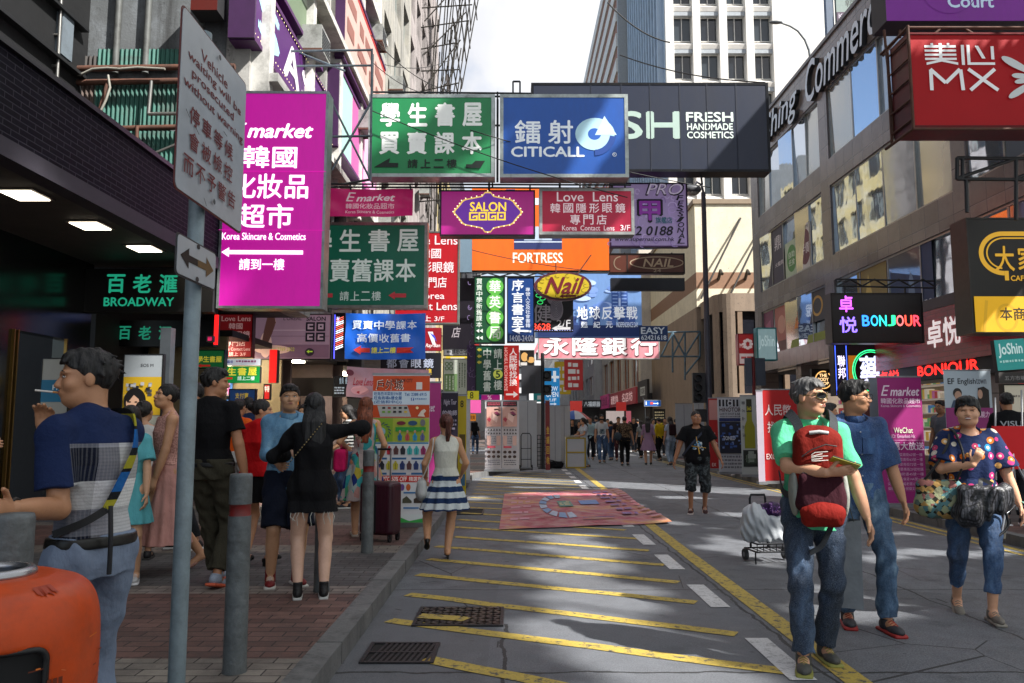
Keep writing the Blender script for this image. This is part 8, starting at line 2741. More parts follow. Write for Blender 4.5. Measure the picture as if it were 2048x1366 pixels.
def a_out(A):
 A.rect('c84a1c', 742, 752, 856, 783)
 A.text('戶外城', 748, 760, 803, 781, 'e8dcd0', .05); A.text('戶外城', 749, 761, 802, 780, '5a1a10', .02)
 A.text('OUTDOOR CITY', 778, 758, 822, 765, '1c1a1a', .02, .2); A.rect('d8d4d0', 829, 765, 841, 780)
 A.rect('c4d4e0', 742, 784, 856, 811)
 for i, t_ in enumerate(('旺角西洋菜街596號', '旺角商場6樓全層', '(近信和中心)')): A.text(t_, 745, 785 + i * 8.6, 800, 792.5 + i * 8.6, '2a5a94', .02)
 A.text('Tel: 2388 6915', 806, 787, 850, 793, '2a5a94', .02); A.rect('2a5aa0', 819, 797, 825, 803); A.text('f', 820.5, 797.5, 823.5, 803, 'e0e8f0', .03); scrib(A, 827, 798, 850, 803, '6a8ab0', 1, 3)
 A.rect('b84418', 742, 812, 856, 838); A.poly('a8a8a4', [(752, 813), (812, 813), (820, 836), (758, 836)])
 r = random.Random(8)
 for k in range(10): A.rect(r.choice(['6a9a3a', '1c1c20', '8a2a2a', '3a3a3c', 'c8a83a']), 762 + (k % 5) * 11, 816 + (k // 5) * 8, 768 + (k % 5) * 11, 820 + (k // 5) * 8)
 A.poly('d8c8b8', [(833, 835), (840, 824), (846, 820), (850, 824), (845, 830), (848, 836)]); A.ell('e8d8a0', 832, 818, 3, 3, n=9)
 A.rect('9aa83a', 742, 839, 856, 887); A.rect('7a9a2a', 742, 839, 784, 887)
 for k in range(16):
  a = k / 16 * 6.28
  A.line('2a4a5a', [(762 + 14 * math.cos(a), 866 + 14 * math.sin(a)), (762 + 19 * math.cos(a + .3), 866 + 19 * math.sin(a + .3))], 2)
 A.ell('8ab0c0', 762, 866, 8, 8)
 A.ell('6a2030', 801, 849, 9, 4); A.ell('2a4a6a', 824, 849, 9, 5); A.ell('6a6a6c', 844, 848, 5, 7)
 A.rect('2a8a3a', 790, 857, 850, 866)
 for k, c_ in enumerate(('2a6a9a', 'b04a4a', '2a8ab0', '5a5a8a')):
  x = 799 + k * 15; A.ell('b08a70', x, 866, 2.4, 3, n=10); wear(A, x, 878, c_, .9)
 A.rect('3a7aa0', 742, 888, 856, 891); A.rect('c8cacc', 742, 892, 856, 953)
 r = random.Random(2)
 for row in (905, 935):
  for k in range(8): wear(A, 752 + k * 13.5, row, r.choice(['2a6a8a', 'b02a3a', '2a2c34', '8a2a5a', '3aa0a0', '5a3a3a', 'b0a83a', '4a8ac0', '2a3a6a']), 1.05)
 for y in (918, 948):
  for k in range(3): A.rect('2a5a8a', 748 + k * 38, y, 776 + k * 38, y + 4)
 A.rect('b82018', 742, 954, 856, 967); A.text('UPTO 50% OFF', 763, 956, 816, 965, 'e8dcd8', .03, .2); A.text('精選貨品', 820, 956, 852, 965, 'e8dcd8', .02)
 A.rect('c8cacc', 742, 968, 856, 1030)
 for k, c_ in enumerate(('2a2c30', '6a4a8a', 'b85a2a')): A.ell(c_, 795 + k * 12, 977, 4.5, 7, n=12)
 wear(A, 797, 1004, '3aa09c', 1.1); A.poly('4a4a3c', [(808, 1000), (816, 994), (826, 1004), (826, 1008), (808, 1008)]); A.poly('3a3028', [(830, 1000), (838, 995), (846, 1004), (846, 1008), (830, 1008)])
 for k in range(2): A.rect('2a6aa0', 770 + k * 40, 986, 800 + k * 40, 989); A.rect('2a6aa0', 770 + k * 40, 1016, 800 + k * 40, 1019)
 A.rect('c8d0d0', 742, 1030, 856, 1046); A.poly('3a9a4a', [(742, 1046), (756, 1036), (775, 1042), (800, 1034), (822, 1043), (856, 1036), (856, 1046)])
standee('outdoor_shop_banner', 'tall pull-up banner covered in outdoor clothing pictures with orange head', (742, 750, 856, 1048), 10.05, 'c8cacc', a_out, em=.05)
standee('plain_pink_banner', 'pink pull-up banner directly behind the outdoor clothing banner', (808, 766, 880, 960), 12.2, 'b83a86', lambda A: A.text('market', 838, 800, 868, 812, 'f0d8e8', .03, .2))
def a_bk(A):
 A.text('Night Tour', 886, 797, 912, 808, 'c0b8c8', .02, .3); A.text('的偷師', 884, 815, 913, 824, 'c0b8c8', .02); scrib(A, 884, 830, 912, 850, '8a8294', 3, 2)
standee('dark_purple_banner', 'dark purple patterned pull-up banner left of the yellow one', (882, 786, 915, 960), 13.2, '241c2e', a_bk)
def a_yl(A):
 A.text('8', 920, 800, 926, 812, '3a3010', .02); A.rect('5a4a14', 918, 860, 930, 890); A.ell('c8c4b0', 924, 906, 5, 6); A.rect('3a6a8a', 917, 930, 930, 950)
standee('yellow_banner', 'yellow pull-up banner beside the white banner edge', (915, 792, 932, 968), 13.6, 'b8a41c', a_yl)
standee('white_edge_banner', 'narrow white banner seen edge on at the kerb corner', (930, 800, 940, 945), 17.5, 'b4b6ba', None)
def face_art(A, x0, y0, x1, y1, skin='c89c90', seed=1):
 w, h = x1 - x0, y1 - y0
 u = lambda a, b: (x0 + w * a, y0 + h * b)
 A.rect(skin, x0, y0, x1, y1)
 A.poly('b88478', [u(.0, .55), u(.25, .45), u(.35, .9), u(.0, 1)])
 A.poly('e0bcb0', [u(.4, .3), u(.8, .5), u(.7, .8), u(.35, .6)])
 A.poly('3a2420', [u(.52, .10), u(.75, .08), u(.98, .22), u(.75, .15), u(.55, .17)])
 A.poly('8a3a5a', [u(.50, .28), u(.72, .22), u(.95, .38), u(.75, .42)]); A.poly('1c1214', [u(.48, .32), u(.72, .40), u(.98, .40), u(.75, .47)])
 A.poly('a83a4a', [u(.04, .62), u(.18, .52), u(.34, .62), u(.2, .78)])
def a_lash(A):
 for k in range(2):
  x0 = 973 + k * 32
  A.rect('2a2226', x0, 803, x0 + 29, 813); scrib(A, x0 + 2, 805, x0 + 27, 812, 'b04a5a', 2, 4 + k)
  face_art(A, x0, 814, x0 + 29, 853)
  for i in range(10): A.poly('1c1618', [(x0 + 2 + (i % 5) * 5.6, 861 + (i // 5) * 7), (x0 + 4 + (i % 5) * 5.6, 857 + (i // 5) * 7), (x0 + 6 + (i % 5) * 5.6, 861 + (i // 5) * 7)])
  A.rect('c8a49a', x0 + 1, 871, x0 + 9, 890); A.rect('c8a49a', x0 + 20, 871, x0 + 28, 890); scrib(A, x0 + 10, 872, x0 + 19, 888, '6a6a70', 5, 5)
  A.rect('c04a5a', x0 + 2, 891, x0 + 18, 895)
  for i in range(6): A.ell('3a2824', x0 + 5 + (i % 3) * 9.5, 903 + (i // 3) * 9, 3.6, 3, n=10)
  scrib(A, x0 + 3, 918, x0 + 27, 930, '5a5a64', 3, 9 + k)
 A.rect('6a6a70', 1002.5, 803, 1004, 934)
standee('lash_poster_stand', 'pair of tall beauty posters showing a made up eye and lips', (970, 802, 1038, 937), 21.6, 'b8b4b8', a_lash, em=.04, side='2a2a2c')
q_ = None
for lab, rc, Y, yw in (('pale grey back of a pull-up banner right of the beauty posters', (1037, 802, 1074, 928), 22.6, 4), ('second pale banner back beside the red gold column', (1074, 808, 1092, 925), 23.4, -8),
('pale banner back between the red column and the white counter', (1099, 812, 1122, 925), 25.2, 5), ('leaning pale banner back behind the white counter', (1117, 812, 1141, 922), 26.5, -12),
('pale banner back standing behind the stout man', (1352, 808, 1388, 918), 30, 6), ('smaller pale banner back by the lamp post', (1390, 806, 1410, 915), 31, -6)):
 standee('banner_back', lab, rc, Y, 'a8aaae', lambda A, rc=rc: A.rect('7c7e82', (rc[0] + rc[2]) / 2 - .6, rc[1] + 2, (rc[0] + rc[2]) / 2 + .6, rc[3]), PV if Y < 31 else .12, 0, yw)
def a_col(A):
 for i, ch in enumerate('金鋪回收'): A.text(ch, 1093, 850 + i * 19, 1099, 864 + i * 19, 'c8a040', .02)
standee('red_gold_column', 'narrow dark red standing sign with gold characters by the signal pole', (1091, 802, 1100, 932), 21.2, '6a1a18', a_col)
def a_em(A):
 A.text('E', 1772, 771, 1790, 792, 'e8d0e0', .0, .3); A.text('market', 1791, 775, 1849, 792, 'e8d0e0', .035, .25); A.text('韓國化妝品超市', 1771, 797, 1850, 808, 'e0c4d8', .015); A.text('Korea Skincare & Cosmetics', 1771, 810, 1850, 815, 'd8b8d0', .01)
 A.text('WeChat', 1794, 856, 1832, 867, 'd8e0c0', .02); A.text('ID: Emarket-hk', 1789, 870, 1836, 877, 'd8b8d0', .01)
 A.rect('d0a0c0', 1768, 881, 1853, 881.8); A.text('優惠大放送', 1774, 885, 1852, 901, 'e8d0e0', .025)
 for i, t_ in enumerate(('旺角西洋菜南街62號一樓', '旺角西洋菜南街63號一樓', '旺角西洋菜南街72號一樓', '旺角西洋菜南街29號地舖', '尖沙咀海防道45號一樓', '尖沙咀金馬倫道14A號一樓', '尖沙咀加連威老道22號一樓', '銅鑼灣亭街1號傑文樓一樓')):
  A.text(t_, 1776, 907 + i * 9.6, 1848, 913.5 + i * 9.6, 'd0a8c4', .006); A.rect('a85a90', 1776, 915 + i * 9.6, 1848, 915.4 + i * 9.6)
standee('magenta_shop_banner', 'magenta pull-up banner with white print behind the denim shirt man', (1766, 755, 1854, 1006), 12.4, '96246e', a_em, em=.04)
standee('grey_banner_edge', 'grey pull-up banner peeping out left of the magenta one', (1748, 758, 1768, 1000), 12.9, '8a9098', None)
def a_ef(A):
 A.rect('a8b4bc', 1901, 742, 1996, 1000)
 A.text('EF', 1909, 757, 1922, 768, '1c1c20', .03); A.text('English', 1929, 757, 1965, 771, '1c1c20', .02); A.text('town', 1966, 757, 1986, 768, '3a3a40', .0)
 A.ell('2a2422', 1927, 786, 9, 10); A.ell('b08a74', 1928, 791, 7, 9); A.poly('3a4a60', [(1912, 815), (1918, 800), (1938, 800), (1944, 815)])
 A.poly('241c1a', [(1966, 815), (1968, 776), (1980, 773), (1990, 780), (1990, 815)]); A.ell('b8907a', 1972, 788, 5, 9)
 A.rect('8a2a6a', 1901, 815, 1996, 1000); A.text('提升英語能力', 1935, 822, 1988, 834, 'e0c0d4', .02); A.text('學英語', 1960, 855, 1990, 868, 'e0c0d4', .02)
standee('english_course_banner', 'pale pull-up banner with two portraits above a purple lower half', (1902, 742, 1996, 1010), 11.7, 'a8b4bc', a_ef, em=.04)
def a_rx(A):
 for i, ch in enumerate('人民幣'): A.text(ch, 1534 + i * 18, 808, 1550 + i * 18, 828, 'e8d4d0', .012)
 for i, ch in enumerate('找換店'): A.text(ch, 1538 + i * 18, 840, 1554 + i * 18, 860, 'e8d4d0', .012)
 A.text('EXCHANGE', 1534, 900, 1586, 910, 'e8d4d0', .02)
standee('red_exchange_banner', 'red pull-up banner with white characters left of the mint polo man', (1528, 780, 1600, 950), 17.2, 'b81a1c', a_rx)
standee('pale_banner_edge', 'pale lilac edge of a pull-up banner beside the red exchange banner', (1517, 782, 1530, 948), 17.0, 'b4a8b4', None)
def a_hi(A):
 for k in range(7): A.rect('1c1c22', 1441 + k * 7, 799, 1445 + k * 7, 812)
 A.ell('c4c6ca', 1463, 806, 5, 5); A.ell('2a2a30', 1463, 806, 3, 3)
 A.text('HINOTORI', 1442, 814, 1486, 822, '4a2a2c', .02); A.text('DARTS SHOP & BAR', 1442, 824, 1486, 828, '3a3a40', .01); scrib(A, 1442, 830, 1484, 833, '5a5a60', 1, 2)
 A.rect('1c2a5a', 1440, 834, 1484, 840); A.rect('14182a', 1440, 841, 1484, 900)
 r = random.Random(6)
 for k in range(40):
  x, y = r.uniform(1441, 1480), r.uniform(842, 895); A.rect(r.choice(['2a4a8a', '3a5a9a', '6a80b0', '0c0e14', '1c2a4a']), x, y, min(1484, x + r.uniform(2, 8)), y + r.uniform(1, 6))
 A.text('TONED', 1446, 868, 1470, 875, 'c8ccd4', .03); scrib(A, 1442, 904, 1482, 930, '6a6a72', 4, 3)
standee('darts_shop_banner', 'white and blue pull-up banner of a darts shop near the kerb', (1438, 796, 1487, 934), 20.5, 'b8babe', a_hi)
def a_bt(A):
 A.poly('8a8a1c', [(1497, 798), (1506, 798), (1507, 838), (1512, 850), (1512, 890), (1491, 890), (1491, 850), (1496, 838)]); A.rect('2a2a14', 1496, 798, 1507, 822); A.text('560', 1497, 812, 1506, 819, 'c8c02a', .02)
 for i, t_ in enumerate(('特價', 'Only', '買一', '送一', 'Sale')): A.text(t_, 1487, 802 + i * 15, 1493, 808 + i * 15, '3a3a44', .02)
 A.rect('1c221c', 1487, 893, 1515, 924); r = random.Random(4)
 for k in range(14): A.rect(r.choice(['3a4a3a', '6a7a6a', '8a948a']), 1488 + r.uniform(0, 24), 895 + r.uniform(0, 24), 1490 + r.uniform(0, 24), 898 + r.uniform(0, 24))
standee('bottle_banner', 'pull-up banner picturing a large olive bottle', (1484, 792, 1518, 938), 19.4, 'b0b4b0', a_bt)
def a_r2(A):
 A.rect('c48a84', 1421, 800, 1440, 838); A.text('人', 1428, 862, 1434, 874, 'e8d4d0', .02); A.text('找', 1428, 880, 1436, 892, 'e8d4d0', .02); A.text('EX', 1424, 920, 1432, 926, 'e8d4d0', .02)
standee('red_pink_banner', 'pink and red pull-up banner between the lamp post and the darts banner', (1420, 797, 1440, 930), 22, 'a81818', a_r2)
cb2 = thing('red_board_stand', 'red display board on a silver tripod stand at the right edge', 'display stand', (0, 0, 0))
c = P(2018, 895, 8.7); cb2.location = (c.x, 8.7, PV)
s8 = 8.7 / F
q = MB(); hz_ = P(2018, 852, 8.7).z - PV; lz_ = P(2018, 938, 8.7).z - PV
q.box((-.165, -.02, lz_), (.30, .02, hz_), lin_mat('b80c14', .12)); q.build('board', cb2)
A = Art(lambda x, y, h: ((x - 2018) * s8, -.02 - h, lz_ + (938 - y) * s8), .1)
A.text('csl.', 2002, 908, 2030, 928, 'e8dcdc', .02); A.text('1010', 2006, 931, 2022, 935, 'e8dcdc', .02); A.mb.build('lettering', cb2)
for (dx, dy) in ((-.28, -.1), (.35, -.1), (.05, .35)):
 q = MB(); q.tube([(.05, 0, lz_ + .1), (dx + .05, dy, .0)], .013, mat('a8aaae', .3, .2, metal=.8), 8); q.tube([(.05 + dx * .55, dy * .55, .32), (.05, 0, .42)], .008, mat('8a8c90', .3, .2, metal=.8), 6); q.build('leg', cb2)
q = MB(); q.tube([(.05, .02, .35), (.05, .02, hz_)], .014, mat('8a8c90', .3, .2, metal=.8), 8); q.build('mast', cb2)
bars_thing('thin_banner_rod', 'thin pale rod of a stand rising beside the red display board', 'rod', 9.4, [(1990, 795, 1992, 960), (2043, 780, 2046, 955)], .010, mat('b8babc', .4))
su = thing('suitcase', 'maroon hard shell suitcase behind the farther bollard', 'suitcase', (-1.46, 8.85, PV), math.radians(-20))
MAR = mat('3c1424', .35, .15, 6)
s = SDF((-.3, -.2, .03), (.3, .2, .7), .007); s.box((0, 0, .36), (.21, .125, .29), .055); s.build('shell', MAR, su)
q = MB()
for x in (-.12, -.05, .05, .12): q.box((x - .008, -.131, .12), (x + .008, -.123, .60), MAR)
q.box((-.016, -.130, .1), (.016, -.122, .62), mat('101014', .6)); q.build('rib', su)
for x in (-.17, .17):
 for y in (-.09, .09):
  q = MB(); q.tube([(x - .012, y, .035), (x + .012, y, .035)], .034, mat('15151a', .5), 12); q.box((x - .02, y - .02, .04), (x + .02, y + .02, .085), mat('15151a', .5)); q.build('wheel', su)
q = MB()
for x in (-.08, .08): q.tube([(x, .07, .64), (x, .07, 1.0)], .009, mat('8a8c90', .3, metal=.8), 6)
q.tube([(-.08, .07, 1.0), (.08, .07, 1.0)], .014, mat('15151a', .5), 6); q.build('handle', su)
p = G(1545, 1128)
tr = thing('shopping_trolley', 'folding black trolley behind the mint polo man', 'trolley', (p.x, p.y + .1, .004), math.radians(8))
BLK2 = mat('15161a', .45, .2, metal=.3)
q = MB()
for z in (.12, .2): q.tube([(-.19, -.14, z), (.22, -.14, z), (.22, .16, z), (-.19, .16, z), (-.19, -.14, z)], .009, BLK2, 6)
for k in range(7): q.tube([(-.19 + k * .068, -.14, .12), (-.19 + k * .068, -.14, .2)], .005, BLK2, 5); q.tube([(-.19 + k * .068, -.14, .12), (-.19 + k * .068, .16, .12)], .005, BLK2, 5)
q.build('basket', tr)
q = MB(); q.tube([(-.12, .16, .12), (-.11, .17, .62), (-.10, .165, .66), (.05, .165, .66), (.06, .17, .62), (.07, .16, .12)], .012, BLK2, 8); q.build('handle', tr)
for x in (-.2, .23):
 q = MB(); q.tube([(x - .015, .12, .062), (x + .015, .12, .062)], .058, mat('2a2c30', .6), 16); q.tube([(x - .016, .12, .062), (x + .016, .12, .062)], .025, mat('8a8c90', .5), 12); q.build('wheel', tr)
 q = MB(); q.tube([(x, -.12, .0), (x, -.12, .12)], .008, BLK2, 6); q.build('leg', tr)
t = thing('white_sack', 'crumpled white plastic sack piled on the trolley', 'sack', tr.location, tr.rotation_euler.z)
blob(t, 'sack_body', mat('b8bcc0', .45, .06, 8, bump=.4, bscale=22), [('b', (0, 0, .34), (.17, .12, .13), .05), ('e', (-.14, .0, .42), (.13, .13, .17)), ('e', (-.19, .02, .32), (.10, .1, .12))], .007, .009, 7, 45)
t = thing('purple_bundle', 'small purple bag with red print on top of the white sack', 'bag', tr.location, tr.rotation_euler.z)
blob(t, 'bag_body', pat(lambda n, l, tc, x, y, z: ramp(n, l, noise(n, l, tc, 22, 3), [(0, '2a103c'), (.5, '4a1c64'), (.58, 'b08ac0'), (.64, '6a1420')], True), .35), [('e', (.04, -.02, .53), (.13, .09, .075)), ('e', (.02, .02, .47), (.12, .1, .06))], .007, .007, 8, 50)
t = thing('grey_shopping_bag', 'tall silver grey shopping bag held between the two men in jeans', 'bag', (2.06, 5.05, .0), math.radians(12))
q = MB(); vs = [(-.10, -.05, .28), (.12, -.05, .25), (.12, .05, .25), (-.10, .05, .28), (-.115, -.065, .78), (.12, -.06, .80), (.115, .055, .80), (-.11, .06, .78)]
q.add(vs, [(0, 1, 5, 4), (1, 2, 6, 5), (2, 3, 7, 6), (3, 0, 4, 7), (3, 2, 1, 0)], mat('6e747a', .4, .2, 9, bump=.4, bscale=10)); q.build('bag_body', t)
q = MB(); q.tube([(-.05, -.063, .78), (-.02, -.05, .88), (.05, -.05, .885), (.07, -.06, .79)], .004, mat('3a3c40', .5), 5); q.build('handle', t)
rb = thing('ground_banner', 'red and yellow printed cloth banner spread flat on the road', 'banner', (0, 0, 0))
C4 = [G(1009, 989), G(1233, 979), G(1340, 1048), G(998, 1061)]
cc = (C4[0] + C4[1] + C4[2] + C4[3]) / 4
rb.location = (cc.x, cc.y, 0)
def gb_fn(u, v, h):
 p = (C4[0] * (1 - u) + C4[1] * u) * (1 - v) + (C4[3] * (1 - u) + C4[2] * u) * v
 z = .012 + .008 * (math.sin(u * 13 + v * 4) * math.sin(v * 9 + u * 3) + 1) * .7 + (.02 * max(0, u - .93) * 8 * (1 + math.sin(v * 9)))
 return (p.x - cc.x + .03 * math.sin(v * 8) * (u > .97), p.y - cc.y, z + h * .5)
def f_gb(n, l, tc, x, y, z):
 a = ramp(n, l, noise(n, l, tc, 1.1, 5), [(.32, '8a2a34'), (.5, 'b0586a'), (.60, 'c88a5a'), (.72, 'd0b080')])
 return mixc(n, l, ramp(n, l, noise(n, l, tc, 4, 6, .7), [(.42, 0), (.66, .75)]), a, 'b8a098')
q = MB(); n1, n2 = 36, 20
vs = [gb_fn(i / n1, j / n2, 0) for j in range(n2 + 1) for i in range(n1 + 1)]
q.add(vs, [(j * (n1 + 1) + i, (j + 1) * (n1 + 1) + i, (j + 1) * (n1 + 1) + i + 1, j * (n1 + 1) + i + 1) for j in range(n2) for i in range(n1)], pat(f_gb, .55, 30), True); q.build('cloth', rb)
class GArt(Art):
 def rect(s, col, x0, y0, x1, y1, em=None):
  s.poly(col, [(x0, y0), (x0, y1), (x1, y1), (x1, y0)], em)
A = GArt(gb_fn, 0)
for i in range(5): scrib(A, .06 + .0 * i, .18 + i * .15, .20, .27 + i * .15, 'c890a0', 1, i + 3)
for i in range(9):
 a = 1.2 + i * .42
 A.poly(('b0bcd0', '7a9ac0')[i % 2], [(.42 + .16 * math.cos(a), .5 + .34 * math.sin(a)), (.42 + .16 * math.cos(a + .34), .5 + .34 * math.sin(a + .34)), (.42 + .11 * math.cos(a + .34), .5 + .22 * math.sin(a + .34)), (.42 + .11 * math.cos(a), .5 + .22 * math.sin(a))])
A.rect('5a8a7a', .40, .38, .50, .56); A.rect('6a8ac0', .56, .40, .70, .52); scrib(A, .41, .40, .49, .54, 'd0c090', 3, 4)
for i in range(7): scrib(A, .74 + .02 * i * .3, .12 + i * .11, .88, .20 + i * .11, '8a6aa0', 1, 20 + i)
for i in range(12): A.rect('c8909a', .93, .06 + i * .075, .985, .085 + i * .075)
A.rect('6a3a6a', .5, .87, .70, .89)
A.mb.build('print', rb)
def signal(t, x, z, m, face=1):
 q = MB()
 q.box((x - .12, -.02, z), (x + .12, .14, z + .78), m)
 for k in range(3):
  q.tube([(x, -.02, z + .14 + k * .25), (x, -.16, z + .16 + k * .25)], .09, m, 12, False)
  q.tube([(x, -.021, z + .14 + k * .25), (x, -.03, z + .14 + k * .25)], .08, mat(('1c3a22', '4a3414', '3a1212')[k], .3), 12)
 q.build('signal_head', t)
SIGM = mat('1b1c20', .5, .2, 6)
p = G(1086, 938, PV)
ts = thing('traffic_light', 'traffic signal pole with a dark square backing board over the kerb corner', 'traffic light', (p.x, p.y, PV))
sc_ = p.y / F
q = MB(); q.tube([(0, 0, 0), (0, 0, (938 - 708) * sc_)], .055, SIGM, 10); q.build('pole', ts)
q = MB(); q.box((-.62, -.06, (938 - 789) * sc_), (-.04, -.02, (938 - 733) * sc_), mat('2c2c32', .5, .2, 3)); q.box((-.34, -.09, (938 - 789) * sc_), (-.22, -.061, (938 - 752) * sc_), mat('232328', .5)); q.build('backing_board', ts)
q = MB()
for k in range(2): q.box((.05, -.1, (938 - 792 + 28 * k) * sc_), (.25, .15, (938 - 772 + 28 * k) * sc_), SIGM); q.tube([(.12, -.1, (938 - 782 + 28 * k) * sc_), (.12, -.22, (938 - 780 + 28 * k) * sc_)], .10, SIGM, 10, False)
q.build('signal_head', ts)
p = G(1421, 930, PV)
lp_ = thing('lamp_post', 'tall dark steel lamp post on the right with traffic signals on its left side', 'lamp post', (p.x, p.y, PV))
sc_ = p.y / F
ztop = P(1404, 385, p.y).z - PV
q = MB(); q.lathe([(.11, 0), (.11, 2.2), (.095, 2.25), (.075, ztop)], mat('3c3c46', .45, .2, 4), 14); q.build('post', lp_)
q = MB(); q.tube([(0, 0, ztop), (-.05, 0, ztop + .25), (-.2, 0, ztop + .35), (-.3, 0, ztop + .2)], .04, mat('3c3c46', .45), 8); q.build('arm', lp_)
q = MB(); q.ell((-.36, 0, ztop + .1), (.30, .2, .17), mat('5a5c60', .4, .2), 16, 8); q.ell((-.36, 0, ztop + .03), (.24, .16, .14), mat('b8b8b0', .3), 14, 7); q.build('lamp_head', lp_)
q = MB(); q.box((-.50, -.05, 1.95), (-.10, .1, 2.9), SIGM)
for k in range(3): q.tube([(-.34, -.05, 2.1 + k * .3), (-.36, -.22, 2.12 + k * .3)], .11, SIGM, 10, False)
q.box((-.42, -.05, 1.35), (-.12, .12, 1.75), SIGM); q.build('signal_head', lp_)
p2 = Vector((10.6, 24.5, rz(1.21) + .12))
l2 = thing('street_lamp', 'slim grey street lamp curving over the roof of the granite building', 'street lamp', P(1622, 128, 36))
o = l2.location
q = MB(); q.tube([(0, 0, -6), (0, 0, 0)] + [Vector(P(x, y, 36)) - o for x, y in ((1618, 100), (1610, 80), (1596, 62), (1580, 52), (1556, 44))], .07, mat('6a7074', .5, .2), 8, r2=.04); q.build('post', l2)
q = MB(); a_ = Vector(P(1556, 44, 36)) - o; q.ell(a_ + Vector((-.1, 0, -.02)), (.34, .14, .08), mat('5a5e62', .5), 12, 6); q.build('lamp_head', l2)
t = thing('rooftop_signboard', 'pale rooftop signboard with dark purple strip above the granite building', 'signboard', P(1700, 20, 40)); o = t.location
q = MB(); a, b = Vector(P(1672, 6, 40)) - o, Vector(P(1716, 44, 40)) - o
q.box((a.x, 0, b.z), (a.x + 2.2, .2, a.z + 4), mat('7a8a84', .6)); q.box((a.x, -.02, b.z - .25), (a.x + 2.2, -.002, b.z + .55), mat('3a1a3c', .6)); q.box((a.x - .5, .1, b.z - 4), (a.x - .1, .4, a.z + 4), mat('4a5a70', .5)); q.build('panel', t)
A = Art(lambda x, y, h: (a.x + x, -.02 - h, b.z + y), 0)
A.mb.add([], [], mat('c8c0cc'))
co_, fs_, ex_ = glyphs('Kim Mi'); A.mb.add([(a.x + .1 + c_[0] * 1.2, -.026, b.z + .2 + c_[1] * .26) for c_ in co_], fs_, mat('c8c0cc', .5))
co_, fs_, ex_ = glyphs('韓國科'); A.mb.add([(a.x + .5 + c_[0] * 1.6, -.006, b.z + .85 + c_[1] * .5) for c_ in co_], fs_, mat('2a3430', .5))
A.mb.build('lettering', t)
p = G(1513, 936, PV)
rp = thing('signal_back_post', 'dark red post carrying two grey sign backs on the right pavement', 'post', (p.x, p.y, PV)); sc_ = p.y / F
q = MB(); q.tube([(0, 0, 0), (0, 0, (936 - 715) * sc_)], .05, mat('6a1216', .5, .2), 10); q.build('post', rp)
q = MB(); q.box((-.26, -.05, (936 - 773) * sc_), (-.055, .0, (936 - 718) * sc_), mat('4a5460', .5, .2, 3)); q.box((.055, -.05, (936 - 773) * sc_), (.34, .0, (936 - 718) * sc_), mat('3e4854', .5, .2, 3)); q.build('sign_back', rp)
p0 = G(1150, 936)
ct = thing('promotion_counter', 'white folding counter with yellow edges at the corner of the bay', 'counter', (p0.x, p0.y, .004), math.radians(4)); sc_ = p0.y / F
w_, h_ = 37 * sc_ / 2, 59 * sc_
YE = mat('a8902a', .5, .1)
q = MB(); q.box((-w_, -.2, .03), (w_, .2, h_), mat('b4b4b8', .5, .06, 3)); q.build('panel', ct)
q = MB()
for x in (-w_, w_): q.box((x - .025, -.222, 0), (x + .025, -.201, h_ + .01), YE)
for z in (.0, h_ * .5, h_ - .03): q.box((-w_ + .026, -.215, z), (w_ - .026, -.202, z + .045), YE)
q.build('edge', ct)
t = thing('leaflet_pile', 'untidy pile of printed leaflets on the white counter', 'leaflets', (p0.x - .1, p0.y, h_ + .004))
q = MB(); r = random.Random(3)
for k in range(14): q.box((-.12, -.08, k * .006), (.12, .08, k * .006 + .004), mat(r.choice(['c8c8c4', 'b8b02a', '3a5a9a', 'c8c4b8']), .5), Matrix.Rotation(r.uniform(-.7, .7), 3, 'Z'), (r.uniform(-.12, .12), r.uniform(-.03, .03), 0))
q.build('sheet', t)
p = G(1066, 938, PV)
rk = thing('wire_rack', 'black wire grid rack leaning by the banner backs', 'rack', (p.x, p.y + .3, PV)); sc_ = p.y / F
q = MB(); W2, H2 = 28 * sc_, 66 * sc_
for k in range(10): q.tube([(-W2 + k * 2 * W2 / 9, 0, 0), (-W2 + k * 2 * W2 / 9, .1, H2)], .010, BLK2, 5)
for k in range(9): q.tube([(-W2, .1 * k / 8, H2 * k / 8), (W2, .1 * k / 8, H2 * k / 8)], .010, BLK2, 5)
q.build('grid', rk)
p = G(1052, 940, PV)
ht = thing('hand_trolley', 'small black hand trolley standing in front of the wire rack', 'trolley', (p.x, p.y - .1, PV))
q = MB(); q.tube([(-.14, 0, .08), (-.14, .02, .95), (-.10, .02, 1.02), (.10, .02, 1.02), (.14, .02, .95), (.14, 0, .08)], .014, BLK2, 7)
for z in (.3, .6): q.tube([(-.14, .01, z), (.14, .01, z)], .010, BLK2, 6)
q.build('frame', ht)
q = MB(); q.box((-.17, -.26, .03), (.17, .02, .05), BLK2); q.build('toe_plate', ht)
for x in (-.17, .17):
 q = MB(); q.tube([(x - .015, .05, .07), (x + .015, .05, .07)], .07, mat('101012', .6), 12); q.build('wheel', ht)
p = G(1100, 937)
t = thing('black_holdall', 'long black holdall lying on the road in front of the counter', 'bag', (p.x, p.y, .004), math.radians(6))
blob(t, 'bag_body', cloth('15151a', .25, 40), [('b', (0, 0, .11), (.42, .13, .11), .09)], .012, .008, 3, 16)
strap(t, [(-.2, -.12, .15), (-.1, -.16, .26), (.1, -.16, .24), (.2, -.12, .15)], .014, BLK2)
p = G(1122, 930)
t = thing('blue_jacket_stand', 'navy and white striped sports jacket draped beside the counter', 'jacket', (p.x, p.y + .1, .004))
